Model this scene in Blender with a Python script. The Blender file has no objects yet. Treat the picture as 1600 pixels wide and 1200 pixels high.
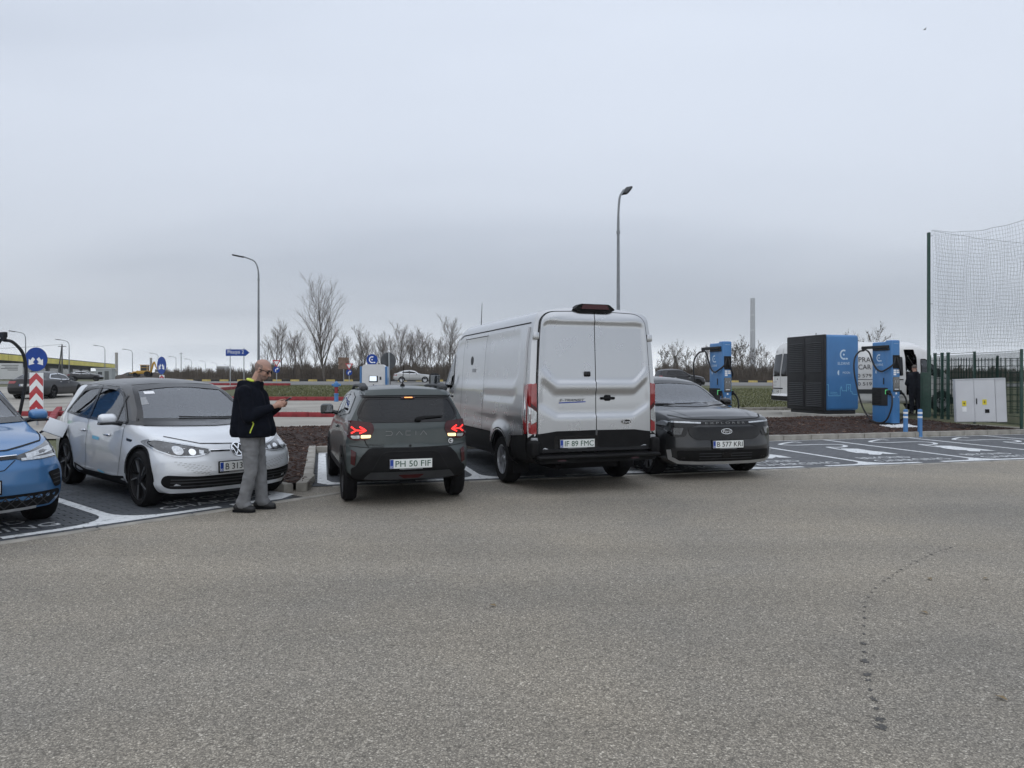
import bpy, bmesh, math, random
import numpy as np
from mathutils import Vector, Matrix
from mathutils.bvhtree import BVHTree
from mathutils.geometry import delaunay_2d_cdt

SC = bpy.context.scene
COL = SC.collection
R = math.radians
rnd = random.Random(7)

# ------------------------------------------------------------------ camera, sky, sun, exposure
F, HZ, CH = 1111.0, 590.0, 1.57            # focal length in photo pixels, horizon row, camera height
cam_d = bpy.data.cameras.new('camera')
cam_d.sensor_width = 36.0
cam_d.lens = 36.0 * F / 1600.0
cam_d.shift_y = -(600.0 - HZ) / 1600.0
cam_d.clip_start = 0.05
cam_d.clip_end = 9000.0
cam = bpy.data.objects.new('camera', cam_d)
COL.objects.link(cam)
cam.location = (0, 0, CH)
cam.rotation_euler = (R(90), 0, 0)
SC.camera = cam

W = bpy.data.worlds.new('World')
SC.world = W
W.use_nodes = True
wn, wl = W.node_tree.nodes, W.node_tree.links
wn.clear()
def wnode(t, **k):
    n = wn.new(t)
    for a, v in k.items():
        setattr(n, a, v)
    return n
SUN_EL, SUN_ROT = 48.0, 205.0
w_out = wnode('ShaderNodeOutputWorld')
w_bg = wnode('ShaderNodeBackground')
w_sky = wnode('ShaderNodeTexSky', sky_type='NISHITA', sun_disc=False)
w_sky.sun_elevation = R(SUN_EL); w_sky.sun_rotation = R(SUN_ROT)
w_sky.air_density = 1.0; w_sky.dust_density = 4.0; w_sky.ozone_density = 1.0
w_co = wnode('ShaderNodeTexCoord')
w_sep = wnode('ShaderNodeSeparateXYZ')
wl.new(w_co.outputs['Generated'], w_sep.inputs[0])
def wmath(op, a, b=None, clamp=False):
    n = wnode('ShaderNodeMath', operation=op, use_clamp=clamp)
    for i, v in enumerate((a, b)):
        if v is None: continue
        if isinstance(v, (int, float)): n.inputs[i].default_value = v
        else: wl.new(v, n.inputs[i])
    return n.outputs[0]
zc = wmath('MAXIMUM', w_sep.outputs[2], 0.0)
den = wmath('ADD', zc, 0.16)
cx = wmath('DIVIDE', w_sep.outputs[0], den)
cy = wmath('DIVIDE', w_sep.outputs[1], den)
w_cmb = wnode('ShaderNodeCombineXYZ')
wl.new(cx, w_cmb.inputs[0]); wl.new(cy, w_cmb.inputs[1]); w_cmb.inputs[2].default_value = 3.7
w_map = wnode('ShaderNodeMapping')
w_map.inputs['Scale'].default_value = (0.34, 0.62, 1.0)
w_map.inputs['Location'].default_value = (5.27, -1.43, 0.0)
wl.new(w_cmb.outputs[0], w_map.inputs[0])
w_n1 = wnode('ShaderNodeTexNoise'); w_n1.inputs['Scale'].default_value = 1.0
w_n1.inputs['Detail'].default_value = 4.0; w_n1.inputs['Roughness'].default_value = 0.42
w_n1.inputs['Distortion'].default_value = 0.15
wl.new(w_map.outputs[0], w_n1.inputs['Vector'])
w_ramp = wnode('ShaderNodeValToRGB')
w_ramp.color_ramp.interpolation = 'B_SPLINE'
w_ramp.color_ramp.elements[0].position = 0.39; w_ramp.color_ramp.elements[0].color = (.385, .430, .510, 1)
w_ramp.color_ramp.elements[1].position = 0.61; w_ramp.color_ramp.elements[1].color = (.600, .650, .738, 1)
wl.new(w_n1.outputs[0], w_ramp.inputs[0])
# overcast: slowly brighter to the zenith, a paler band just above the horizon
up = wmath('MULTIPLY', zc, 0.52)
hz = wmath('MULTIPLY', wmath('POWER', wmath('SUBTRACT', 1.0, zc, True), 26.0), 1.10)
gain = wmath('MULTIPLY', wmath('ADD', wmath('ADD', up, hz), 0.755), 10.0)
w_mul = wnode('ShaderNodeMixRGB', blend_type='MULTIPLY'); w_mul.inputs[0].default_value = 1.0
wl.new(w_ramp.outputs[0], w_mul.inputs[1]); wl.new(gain, w_mul.inputs[2])
w_warm = wnode('ShaderNodeMixRGB', blend_type='MULTIPLY')
wl.new(wmath('POWER', wmath('SUBTRACT', 1.0, zc, True), 10.0), w_warm.inputs[0])
wl.new(w_mul.outputs[0], w_warm.inputs[1]); w_warm.inputs[2].default_value = (1.13, 1.08, 0.97, 1)
w_mix = wnode('ShaderNodeMixRGB'); w_mix.inputs[0].default_value = 0.94
wl.new(w_sky.outputs[0], w_mix.inputs[1]); wl.new(w_warm.outputs[0], w_mix.inputs[2])
wl.new(w_mix.outputs[0], w_bg.inputs[0])
w_bg.inputs[1].default_value = 0.136
wl.new(w_bg.outputs[0], w_out.inputs[0])

sun_d = bpy.data.lights.new('sun', 'SUN')
sun_d.energy = 0.7; sun_d.angle = R(120); sun_d.color = (1.0, 0.97, 0.93)
sun = bpy.data.objects.new('sun', sun_d); COL.objects.link(sun)
_az = R(SUN_ROT)
_sd = Vector((math.sin(_az) * math.cos(R(SUN_EL)), math.cos(_az) * math.cos(R(SUN_EL)), math.sin(R(SUN_EL))))
sun.rotation_euler = (-_sd).to_track_quat('-Z', 'Y').to_euler()

SC.view_settings.view_transform = 'Standard'
SC.view_settings.look = 'None'
SC.view_settings.gamma = 1.0
SC.view_settings.exposure = 0.08
SC.render.engine = 'CYCLES'
SC.cycles.max_bounces = 7
SC.cycles.transparent_max_bounces = 12
SC.cycles.caustics_reflective = False
SC.cycles.caustics_refractive = False

# ------------------------------------------------------------------ places
def at(px, Y, z=0.0):                       # a place at distance Y in the direction of a photo column
    return Vector(((px - 800.0) / F * Y, Y, z))
def hz_z(py, Y):                            # height of a photo row at distance Y
    return CH - (py - HZ) / F * Y
def G(px, py, z=0.0):                       # ground point under a photo pixel
    Y = (CH - z) * F / (py - HZ)
    return Vector(((px - 800.0) / F * Y, Y, z))
OU = Vector((4.15, 12.1, 0))                # the bay row: u along the row, n into the bays
U_ = Vector((math.cos(R(15)), math.sin(R(15)), 0)); N_ = Vector((-U_.y, U_.x, 0))
def row(u, n, z=0.0):
    p = OU + U_ * u + N_ * n
    return Vector((p.x, p.y, z))
OV = Vector((-4.34, 7.42, 0))               # the left bays
V_ = Vector((math.cos(R(49.5)), math.sin(R(49.5)), 0)); M_ = Vector((-V_.y, V_.x, 0))
def lft(v, m, z=0.0):
    p = OV + V_ * v + M_ * m
    return Vector((p.x, p.y, z))
GN = [-999, 4.8, 6.0, 12, 23, 55, 80, 190, 4000]; GZ = [-.03, -.03, .09, .15, .30, .84, 1.06, 1.15, 1.3]
def gz(x, y):                               # height of the land: level lot, then a slow rise to the road embankment
    return float(np.interp(N_.x*(x - OU.x) + N_.y*(y - OU.y), GN, GZ))
def gp(px, Y, dz=0.):                       # a place on the land
    p = at(px, Y); return Vector((p.x, p.y, gz(p.x, p.y) + dz))

# ------------------------------------------------------------------ materials
MATS = {}
def nodes_of(m):
    m.use_nodes = True
    return m.node_tree.nodes, m.node_tree.links, m.node_tree.nodes['Principled BSDF']
def pm(name, col, rough=.5, metal=0., coat=0., var=.10, scale=6., bump=0., bscale=40., spec=None, emit=None, es=1., rvar=0., coords='Object', detail=4., sheen=0., crough=.04):
    if name in MATS: return MATS[name]
    m = bpy.data.materials.new(name); MATS[name] = m
    n, l, b = nodes_of(m)
    b.inputs['Roughness'].default_value = rough
    b.inputs['Metallic'].default_value = metal
    b.inputs['Coat Weight'].default_value = coat
    b.inputs['Coat Roughness'].default_value = crough
    if sheen: b.inputs['Sheen Weight'].default_value = sheen
    if spec is not None: b.inputs['Specular IOR Level'].default_value = spec
    tc = n.new('ShaderNodeTexCoord')
    nz = n.new('ShaderNodeTexNoise'); nz.inputs['Scale'].default_value = scale; nz.inputs['Detail'].default_value = detail
    l.new(tc.outputs[coords], nz.inputs['Vector'])
    rp = n.new('ShaderNodeValToRGB')
    rp.color_ramp.elements[0].position = .3; rp.color_ramp.elements[1].position = .7
    rp.color_ramp.elements[0].color = tuple(c * (1 - var) for c in col) + (1,)
    rp.color_ramp.elements[1].color = tuple(min(1, c * (1 + var)) for c in col) + (1,)
    l.new(nz.outputs[0], rp.inputs[0]); l.new(rp.outputs[0], b.inputs['Base Color'])
    if rvar:
        mr = n.new('ShaderNodeMapRange'); mr.inputs[3].default_value = max(0, rough - rvar); mr.inputs[4].default_value = min(1, rough + rvar)
        l.new(nz.outputs[0], mr.inputs[0]); l.new(mr.outputs[0], b.inputs['Roughness'])
    if bump:
        bn = n.new('ShaderNodeTexNoise'); bn.inputs['Scale'].default_value = bscale; bn.inputs['Detail'].default_value = 3
        l.new(tc.outputs[coords], bn.inputs['Vector'])
        bp = n.new('ShaderNodeBump'); bp.inputs['Strength'].default_value = min(1., bump * 20); bp.inputs['Distance'].default_value = bump
        l.new(bn.outputs[0], bp.inputs['Height']); l.new(bp.outputs[0], b.inputs['Normal'])
    if emit:
        b.inputs['Emission Color'].default_value = tuple(emit) + (1,); b.inputs['Emission Strength'].default_value = es
    return m
def paint(name, col, metal=.0, rough=.4, dirt=.10, coat=.85):
    """car paint: base, clear coat, a film of road dust towards the sills (dust is a thing of its own, not shade)"""
    if name in MATS: return MATS[name]
    m = bpy.data.materials.new(name); MATS[name] = m
    n, l, b = nodes_of(m)
    b.inputs['Metallic'].default_value = metal
    b.inputs['Coat Weight'].default_value = coat; b.inputs['Coat Roughness'].default_value = .05
    tc = n.new('ShaderNodeTexCoord')
    nz = n.new('ShaderNodeTexNoise'); nz.inputs['Scale'].default_value = 3.0; nz.inputs['Detail'].default_value = 7
    l.new(tc.outputs['Object'], nz.inputs['Vector'])
    mr = n.new('ShaderNodeMapRange'); mr.inputs[1].default_value = .45; mr.inputs[2].default_value = .85; mr.inputs[3].default_value = 0; mr.inputs[4].default_value = dirt
    l.new(nz.outputs[0], mr.inputs[0])
    mx = n.new('ShaderNodeMixRGB'); mx.inputs[1].default_value = tuple(col) + (1,); mx.inputs[2].default_value = (.16, .145, .125, 1)
    l.new(mr.outputs[0], mx.inputs[0]); l.new(mx.outputs[0], b.inputs['Base Color'])
    m2 = n.new('ShaderNodeMapRange'); m2.inputs[3].default_value = rough - .01; m2.inputs[4].default_value = rough + .025
    l.new(nz.outputs[0], m2.inputs[0]); l.new(m2.outputs[0], b.inputs['Roughness'])
    n3 = n.new('ShaderNodeTexNoise'); n3.inputs['Scale'].default_value = 1.7; n3.inputs['Detail'].default_value = 1
    l.new(tc.outputs['Object'], n3.inputs['Vector'])
    bp = n.new('ShaderNodeBump'); bp.inputs['Strength'].default_value = .15; bp.inputs['Distance'].default_value = .008
    l.new(n3.outputs[0], bp.inputs['Height']); l.new(bp.outputs[0], b.inputs['Coat Normal'])
    return m
def glass(name, tint=(.55, .58, .58), ior=1.62, refl=.06):
    """thin pane: tinted see-through plus a mirror reflection that grows at grazing angles"""
    if name in MATS: return MATS[name]
    m = bpy.data.materials.new(name); MATS[name] = m
    m.use_nodes = True
    n, l = m.node_tree.nodes, m.node_tree.links
    n.clear()
    o = n.new('ShaderNodeOutputMaterial'); mx = n.new('ShaderNodeMixShader')
    t = n.new('ShaderNodeBsdfTransparent'); t.inputs[0].default_value = tuple(tint) + (1,)
    g = n.new('ShaderNodeBsdfGlossy'); g.inputs['Roughness'].default_value = .015; g.inputs[0].default_value = (.95, .97, 1, 1)
    fr = n.new('ShaderNodeFresnel'); fr.inputs[0].default_value = ior
    nz = n.new('ShaderNodeTexNoise'); nz.inputs['Scale'].default_value = 1.3; tc = n.new('ShaderNodeTexCoord')
    l.new(tc.outputs['Object'], nz.inputs['Vector'])
    bp = n.new('ShaderNodeBump'); bp.inputs['Strength'].default_value = .2; bp.inputs['Distance'].default_value = .01
    l.new(nz.outputs[0], bp.inputs['Height']); l.new(bp.outputs[0], g.inputs['Normal'])
    ad = n.new('ShaderNodeMath'); ad.operation = 'ADD'; ad.inputs[1].default_value = refl
    l.new(fr.outputs[0], ad.inputs[0]); l.new(ad.outputs[0], mx.inputs[0])
    l.new(t.outputs[0], mx.inputs[1]); l.new(g.outputs[0], mx.inputs[2]); l.new(mx.outputs[0], o.inputs[0])
    return m
def M(k):
    return MATS[k]
pm('black_plastic', (.0075, .0075, .008), .6, spec=.16, var=.25, bump=.0006, bscale=300)
pm('grey_plastic', (.040, .042, .045), .55, spec=.25, var=.15, bump=.0006, bscale=300)
pm('gloss_black', (.004, .004, .005), .15, spec=.3, coat=.25, var=.1)
pm('gap', (.006, .006, .006), .9, var=.1)
pm('rubber', (.008, .008, .009), .9, spec=.2, var=.25, scale=14, bump=.0008, bscale=60)
pm('chrome', (.78, .79, .80), .14, 1., var=.04)
pm('alloy', (.42, .43, .45), .32, .9, var=.08)
pm('dark_alloy', (.028, .028, .030), .35, .5, var=.1)
pm('trim_silver', (.44, .45, .46), .38, .5, var=.08)
pm('trim', (.010, .010, .011), .9, spec=.15, var=.2)
pm('seat_cloth', (.030, .030, .034), .95, var=.3, scale=30)
pm('seat_light', (.30, .31, .32), .9, var=.15, scale=30)
pm('plate_white', (.74, .76, .74), .4, var=.04)
pm('plate_blue', (.012, .05, .30), .4, var=.05)
pm('ink_black', (.012, .012, .012), .5, var=.05)
pm('ink_green', (.010, .075, .040), .5, var=.05)
pm('ink_white', (.80, .81, .82), .5, var=.04)
pm('lamp_red', (.24, .006, .010), .12, coat=1., var=.12, scale=30)
pm('lamp_dark_red', (.045, .003, .005), .2, spec=.3, coat=.3, var=.12, scale=30)
pm('lamp_clear', (.50, .52, .54), .10, .6, coat=1., var=.25, scale=40)
pm('lamp_smoke', (.045, .048, .052), .08, .3, coat=1., var=.5, scale=25)
pm('lamp_lit_red', (.6, .02, .02), .3, emit=(1., .030, .025), es=1.8)
pm('lamp_lit_warm', (.9, .7, .4), .3, emit=(1., .72, .34), es=1.3)
pm('lamp_lit_orange', (.9, .4, .1), .3, emit=(1., .33, .09), es=1.5)
pm('mirror_glass', (.16, .17, .18), .05, 1., var=.02)
glass('clear_glass', (.74, .78, .77), refl=.11)
glass('tint_glass', (.06, .064, .07), ior=1.48, refl=.0)
glass('mid_glass', (.45, .48, .48), refl=.05)
pm('steel', (.34, .35, .36), .45, .7, var=.12, scale=12)
pm('galv', (.36, .38, .39), .5, .6, var=.15, scale=18)
pm('lamp_pole', (.20, .215, .23), .55, .3, var=.12, scale=9)
pm('concrete', (.36, .345, .315), .9, var=.16, scale=3., bump=.004, bscale=50, coords='Object', detail=8)
pm('kerb_concrete', (.27, .255, .225), .92, var=.28, scale=5., bump=.005, bscale=60, detail=8)
pm('kerb_red', (.235, .024, .030), .75, var=.30, scale=4., bump=.003, bscale=60, detail=8)
pm('kerb_yellow', (.50, .39, .13), .8, var=.25, scale=5., bump=.003, bscale=40)
pm('kerb_black', (.025, .024, .022), .8, var=.3, scale=5., bump=.003, bscale=40)
pm('green_paint', (.010, .048, .034), .5, .1, var=.22, scale=12, coat=.2)
pm('sign_blue', (.006, .048, .270), .45, var=.08, spec=.3)
pm('sign_red', (.42, .018, .030), .35, var=.1, coat=.3)
pm('sign_white', (.75, .77, .78), .35, var=.05, coat=.3)
pm('sign_back', (.10, .105, .11), .5, .5, var=.15)
pm('charger_blue', (.045, .175, .400), .42, var=.07, scale=2., coat=.25)
pm('charger_dark', (.022, .023, .025), .55, spec=.25, var=.12)
pm('light_print', (.55, .68, .80), .5, var=.05)
pm('cyan_print', (.20, .55, .75), .5, var=.05)
pm('cable', (.012, .012, .013), .6, var=.2)
pm('screen_on', (.5, .6, .7), .2, emit=(.85, .92, 1.), es=.75)
pm('screen_dim', (.01, .012, .015), .08, coat=.8)
pm('led_green', (.1, .6, .2), .3, emit=(.25, 1., .38), es=.22)
pm('cabinet_grey', (.58, .59, .61), .55, var=.06, scale=2.)
pm('warn_yellow', (.70, .58, .03), .5, var=.06)
pm('bark', (.105, .092, .078), .95, var=.3, scale=4.)
pm('twig', (.150, .125, .105), .95, var=.3, scale=1.)
pm('scrub', (.100, .082, .066), .95, var=.4, scale=.6)
pm('dead_leaf', (.055, .047, .030), .9, var=.4, scale=2.)

# ------------------------------------------------------------------ object helpers
def link(name, me, parent=None, mat=None, smooth=False, sharp=40.):
    o = bpy.data.objects.new(name, me); COL.objects.link(o)
    if mat is not None:
        me.materials.clear()
        for q in (mat if isinstance(mat, (list, tuple)) else [mat]):
            me.materials.append(M(q) if isinstance(q, str) else q)
    if smooth and len(me.polygons):
        me.polygons.foreach_set('use_smooth', [True] * len(me.polygons))
        if sharp: me.set_sharp_from_angle(angle=R(sharp))
    if parent is not None: o.parent = parent
    return o
def thing(name, label, cat, loc=(0, 0, 0), rotz=0., group=None, rot=None):
    o = bpy.data.objects.new(name, None); COL.objects.link(o)
    o.empty_display_size = .2
    o.location = loc; o.rotation_euler = rot if rot is not None else (0, 0, rotz)
    return tag(o, label, cat, group)
def tag(o, label=None, cat=None, group=None, kind=None):
    for k, v in (('label', label), ('category', cat), ('group', group), ('kind', kind)):
        if v: o[k] = v
    return o
def structure(o):
    o['kind'] = 'structure'; return o
def dup(o, parent=None):
    c = o.copy(); COL.objects.link(c); c.parent = parent
    for ch in list(o.children): dup(ch, c)
    return c

class MB:
    def __init__(s): s.v = []; s.f = []; s.mi = []; s.cur = 0
    def add(s, vs, fs):
        k = len(s.v); s.v += [tuple(q) for q in vs]; s.f += [tuple(i + k for i in f) for f in fs]; s.mi += [s.cur] * len(fs); return s
    def box(s, c, sz, rot=None):
        x, y, z = (q / 2 for q in sz)
        vs = [Vector(q) for q in ((-x,-y,-z),(x,-y,-z),(x,y,-z),(-x,y,-z),(-x,-y,z),(x,-y,z),(x,y,z),(-x,y,z))]
        if rot is not None:
            m = rot if isinstance(rot, Matrix) else Matrix.Rotation(rot, 3, 'Z')
            vs = [m @ q for q in vs]
        c = Vector(c)
        return s.add([q + c for q in vs], [(0,3,2,1),(4,5,6,7),(0,1,5,4),(1,2,6,5),(2,3,7,6),(3,0,4,7)])
    def rbox(s, c, sz, r=.01, seg=2, rot=None):
        bm = bmesh.new(); bmesh.ops.create_cube(bm, size=1.)
        for q in bm.verts: q.co = Vector((q.co.x * sz[0], q.co.y * sz[1], q.co.z * sz[2]))
        r = min(r, min(sz) * .49)
        bmesh.ops.bevel(bm, geom=bm.edges[:], offset=r, segments=seg, affect='EDGES', profile=.5)
        m = Matrix.Identity(3) if rot is None else (rot if isinstance(rot, Matrix) else Matrix.Rotation(rot, 3, 'Z'))
        c = Vector(c); bm.verts.index_update()
        s.add([m @ q.co + c for q in bm.verts], [[q.index for q in f.verts] for f in bm.faces]); bm.free(); return s
    def cyl(s, p0, p1, r0, r1=None, n=16, caps=True):
        return s.tube([p0, p1], [r0, r0 if r1 is None else r1], n, caps)
    def tube(s, pts, r, n=8, caps=True):
        pts = [Vector(p) for p in pts]
        rs = r if isinstance(r, (list, tuple)) else [r] * len(pts)
        k = len(s.v); up = None; vs = []
        for i, p in enumerate(pts):
            d = (pts[min(i + 1, len(pts) - 1)] - pts[max(i - 1, 0)])
            if d.length < 1e-9: d = Vector((0, 0, 1))
            d.normalize()
            if up is None:
                up = Vector((0, 0, 1)) if abs(d.z) < .9 else Vector((1, 0, 0))
            a = d.cross(up)
            if a.length < 1e-6: a = d.orthogonal()
            a.normalize(); b = d.cross(a).normalized(); up = -b if False else (a.cross(d)).normalized()
            for j in range(n):
                t = -2 * math.pi * j / n
                vs.append(p + (a * math.cos(t) + up * math.sin(t)) * rs[i])
        fs = []
        for i in range(len(pts) - 1):
            for j in range(n):
                fs.append((i*n + j, i*n + (j+1) % n, (i+1)*n + (j+1) % n, (i+1)*n + j))
        if caps: fs += [tuple(range(n))[::-1], tuple(range((len(pts)-1)*n, len(pts)*n))]
        return s.add(vs, fs)
    def lathe(s, prof, n=24, mat4=None, caps=True):
        vs, fs = [], []
        for (r, h) in prof:
            for j in range(n):
                t = 2 * math.pi * j / n
                vs.append(Vector((r * math.cos(t), r * math.sin(t), h)))
        for i in range(len(prof) - 1):
            for j in range(n): fs.append((i*n+j, i*n+(j+1) % n, (i+1)*n+(j+1) % n, (i+1)*n+j))
        if caps: fs += [tuple(range(n))[::-1], tuple(range((len(prof)-1)*n, len(prof)*n))]
        if mat4 is not None: vs = [mat4 @ q for q in vs]
        return s.add(vs, fs)
    def prism(s, poly, d, mat4=None):
        """poly in local xy, extruded to z = d"""
        n = len(poly)
        if sum(poly[i][0]*poly[(i+1) % n][1] - poly[(i+1) % n][0]*poly[i][1] for i in range(n)) < 0: poly = poly[::-1]
        vs = [Vector((p[0], p[1], 0)) for p in poly] + [Vector((p[0], p[1], d)) for p in poly]
        if mat4 is not None: vs = [mat4 @ q for q in vs]
        fs = [tuple(range(n))[::-1], tuple(range(n, 2*n))] + [(i, (i+1) % n, n + (i+1) % n, n + i) for i in range(n)]
        return s.add(vs, fs)
    def mesh(s, name='m'):
        me = bpy.data.meshes.new(name); me.from_pydata(s.v, [], s.f)
        if any(s.mi): me.polygons.foreach_set('material_index', s.mi)
        me.update(); return me
    def build(s, name, mat, parent=None, smooth=False, sharp=40.):
        return link(name, s.mesh(name), parent, mat, smooth, sharp)

def fillet(poly, r, seg=5, closed=True):
    out = []; n = len(poly)
    for i in range(n):
        p = Vector(poly[i][:2])
        if not closed and i in (0, n - 1): out.append(tuple(p)); continue
        a = Vector(poly[i - 1][:2]); b = Vector(poly[(i + 1) % n][:2])
        rr = r[i] if isinstance(r, (list, tuple)) else r
        da, db = a - p, b - p
        ra = min(rr, da.length * .48); rb = min(rr, db.length * .48)
        if rr <= 0: out.append(tuple(p)); continue
        p0 = p + da.normalized() * ra; p1 = p + db.normalized() * rb
        for k in range(seg + 1):
            t = k / seg
            out.append(tuple(p0 * (1-t)**2 + p * 2*t*(1-t) + p1 * t*t))
    return out
def smooth_path(pts, k=6):
    """Catmull-Rom through the points"""
    P = [Vector(p) for p in pts]; out = []
    for i in range(len(P) - 1):
        p0, p1, p2, p3 = P[max(i-1, 0)], P[i], P[i+1], P[min(i+2, len(P)-1)]
        for j in range(k):
            t = j / k
            out.append(.5 * ((2*p1) + (p2-p0)*t + (2*p0-5*p1+4*p2-p3)*t*t + (3*p1-p0-3*p2+p3)*t**3))
    out.append(P[-1]); return out
_tx = {}
def text_mesh(s, depth=0., res=3):
    key = (s, depth)
    if key in _tx: return _tx[key]
    c = bpy.data.curves.new('t', 'FONT'); c.body = s; c.size = 1.; c.extrude = depth; c.align_x = 'CENTER'; c.align_y = 'CENTER'; c.resolution_u = res
    o = bpy.data.objects.new('t', c); COL.objects.link(o)
    dg = bpy.context.evaluated_depsgraph_get()
    me = bpy.data.meshes.new_from_object(o.evaluated_get(dg))
    bpy.data.objects.remove(o); bpy.data.curves.remove(c)
    _tx[key] = me
    return me
def text(s, w, h, mat4, mat, parent, name='lettering', th=.002):
    """flat lettering fitted into w x h in the local xy plane of mat4, a thin real sheet"""
    src = text_mesh(s, .5)
    me = src.copy()
    co = np.empty(len(me.vertices) * 3); me.vertices.foreach_get('co', co); co = co.reshape(-1, 3)
    lo, hi = co.min(0), co.max(0)
    co = (co - (lo + hi) / 2) / np.maximum(hi - lo, 1e-6) * np.array([w, h, th]) + np.array([0, 0, th / 2])
    m = np.array(mat4.to_3x3()); t = np.array(mat4.translation)
    co = co @ m.T + t
    me.vertices.foreach_set('co', co.ravel()); me.update()
    return link(name, me, parent, mat)
def frame(o, x, y):
    """matrix with origin o, local x axis, local y axis"""
    x = Vector(x).normalized(); y = Vector(y); z = x.cross(y).normalized(); y = z.cross(x)
    m = Matrix((x, y, z)).transposed().to_4x4(); m.translation = Vector(o); return m
def sheet(name, poly, z, mat, res=None, parent=None, zf=None):
    """flat polygon on the ground (optionally refined and lifted by zf(x, y))"""
    if res is None:
        me = bpy.data.meshes.new(name); me.from_pydata([(p[0], p[1], z) for p in poly], [], [tuple(range(len(poly)))]); me.update()
        if me.polygons[0].normal.z < 0: me.flip_normals()
        return link(name, me, parent, mat)
    v, f = tri_poly([(p[0], p[1]) for p in poly], res)
    me = bpy.data.meshes.new(name)
    me.from_pydata([(q[0], q[1], z + (zf(q[0], q[1]) if zf else 0)) for q in v], [], f); me.update()
    return link(name, me, parent, mat, True, None)
def inside(p, poly):
    x, y = p; c = False; n = len(poly); j = n - 1
    for i in range(n):
        xi, yi = poly[i][0], poly[i][1]; xj, yj = poly[j][0], poly[j][1]
        if (yi > y) != (yj > y) and x < (xj - xi) * (y - yi) / (yj - yi) + xi: c = not c
        j = i
    return c
def edge_dist(p, poly):
    P = np.array([(q[0], q[1]) for q in poly]); Q = np.roll(P, -1, 0); p = np.array(p)
    d = Q - P; t = np.clip(((p - P) * d).sum(1) / np.maximum((d*d).sum(1), 1e-12), 0, 1)
    return np.sqrt((((P + d * t[:, None]) - p) ** 2).sum(1)).min()
def resample(poly, res, closed=True):
    out = []; n = len(poly)
    for i in range(n if closed else n - 1):
        a = Vector(poly[i][:2]); b = Vector(poly[(i+1) % n][:2]); k = max(1, int(math.ceil((b - a).length / res - .2)))
        for j in range(k): out.append(a.lerp(b, j / k))
    if not closed: out.append(Vector(poly[-1][:2]))
    return out
def tri_poly(poly, res):
    b = resample(poly, res); n = len(b)
    xs = [q[0] for q in b]; ys = [q[1] for q in b]
    pts = list(b); x = min(xs) + res * .5
    BP = [tuple(q) for q in b]
    P = np.array(BP); Q = np.roll(P, -1, 0); D = Q - P; DD = np.maximum((D*D).sum(1), 1e-12)
    while x < max(xs):
        y = min(ys) + res * .5
        while y < max(ys):
            if inside((x, y), BP):
                p = np.array((x, y)); t = np.clip(((p - P) * D).sum(1) / DD, 0, 1)
                if ((((P + D * t[:, None]) - p) ** 2).sum(1)).min() > (res * .45) ** 2: pts.append(Vector((x, y)))
            y += res
        x += res
    r = delaunay_2d_cdt(pts, [(i, (i+1) % n) for i in range(n)], [tuple(range(n))], 1, 1e-5)
    return [tuple(q) for q in r[0]], [tuple(f) for f in r[2]]
def along(path, step):
    """points every step metres along a polyline with direction"""
    P = [Vector(p) for p in path]; out = []; carry = 0.
    for a, b in zip(P, P[1:]):
        L = (b - a).length; d = (b - a) / L; t = carry
        while t < L: out.append((a + d * t, d)); t += step
        carry = t - L
    return out

pm('dim_badge', (.19, .195, .195), .4, .3, var=.05)

# ================================================================== the ground
def ground_mat():
    m = bpy.data.materials.new('grass_ground'); MATS['grass_ground'] = m
    n, l, b = nodes_of(m); b.inputs['Roughness'].default_value = .95
    g = n.new('ShaderNodeNewGeometry')
    a = n.new('ShaderNodeTexNoise'); a.inputs['Scale'].default_value = .22; a.inputs['Detail'].default_value = 8; a.inputs['Roughness'].default_value = .62
    l.new(g.outputs['Position'], a.inputs['Vector'])
    r = n.new('ShaderNodeValToRGB'); e = r.color_ramp
    e.elements[0].position = .30; e.elements[0].color = (.062, .060, .030, 1)
    e.elements[1].position = .72; e.elements[1].color = (.140, .118, .070, 1)
    q = e.elements.new(.5); q.color = (.088, .096, .040, 1)
    l.new(a.outputs[0], r.inputs[0])
    f = n.new('ShaderNodeTexNoise'); f.inputs['Scale'].default_value = 9; f.inputs['Detail'].default_value = 6
    l.new(g.outputs['Position'], f.inputs['Vector'])
    mx = n.new('ShaderNodeMixRGB'); mx.blend_type = 'OVERLAY'; mx.inputs[0].default_value = .55
    l.new(r.outputs[0], mx.inputs[1]); l.new(f.outputs[0], mx.inputs[2]); l.new(mx.outputs[0], b.inputs['Base Color'])
    bp = n.new('ShaderNodeBump'); bp.inputs['Strength'].default_value = .8; bp.inputs['Distance'].default_value = .06
    l.new(f.outputs[0], bp.inputs['Height']); l.new(bp.outputs[0], b.inputs['Normal'])
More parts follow.
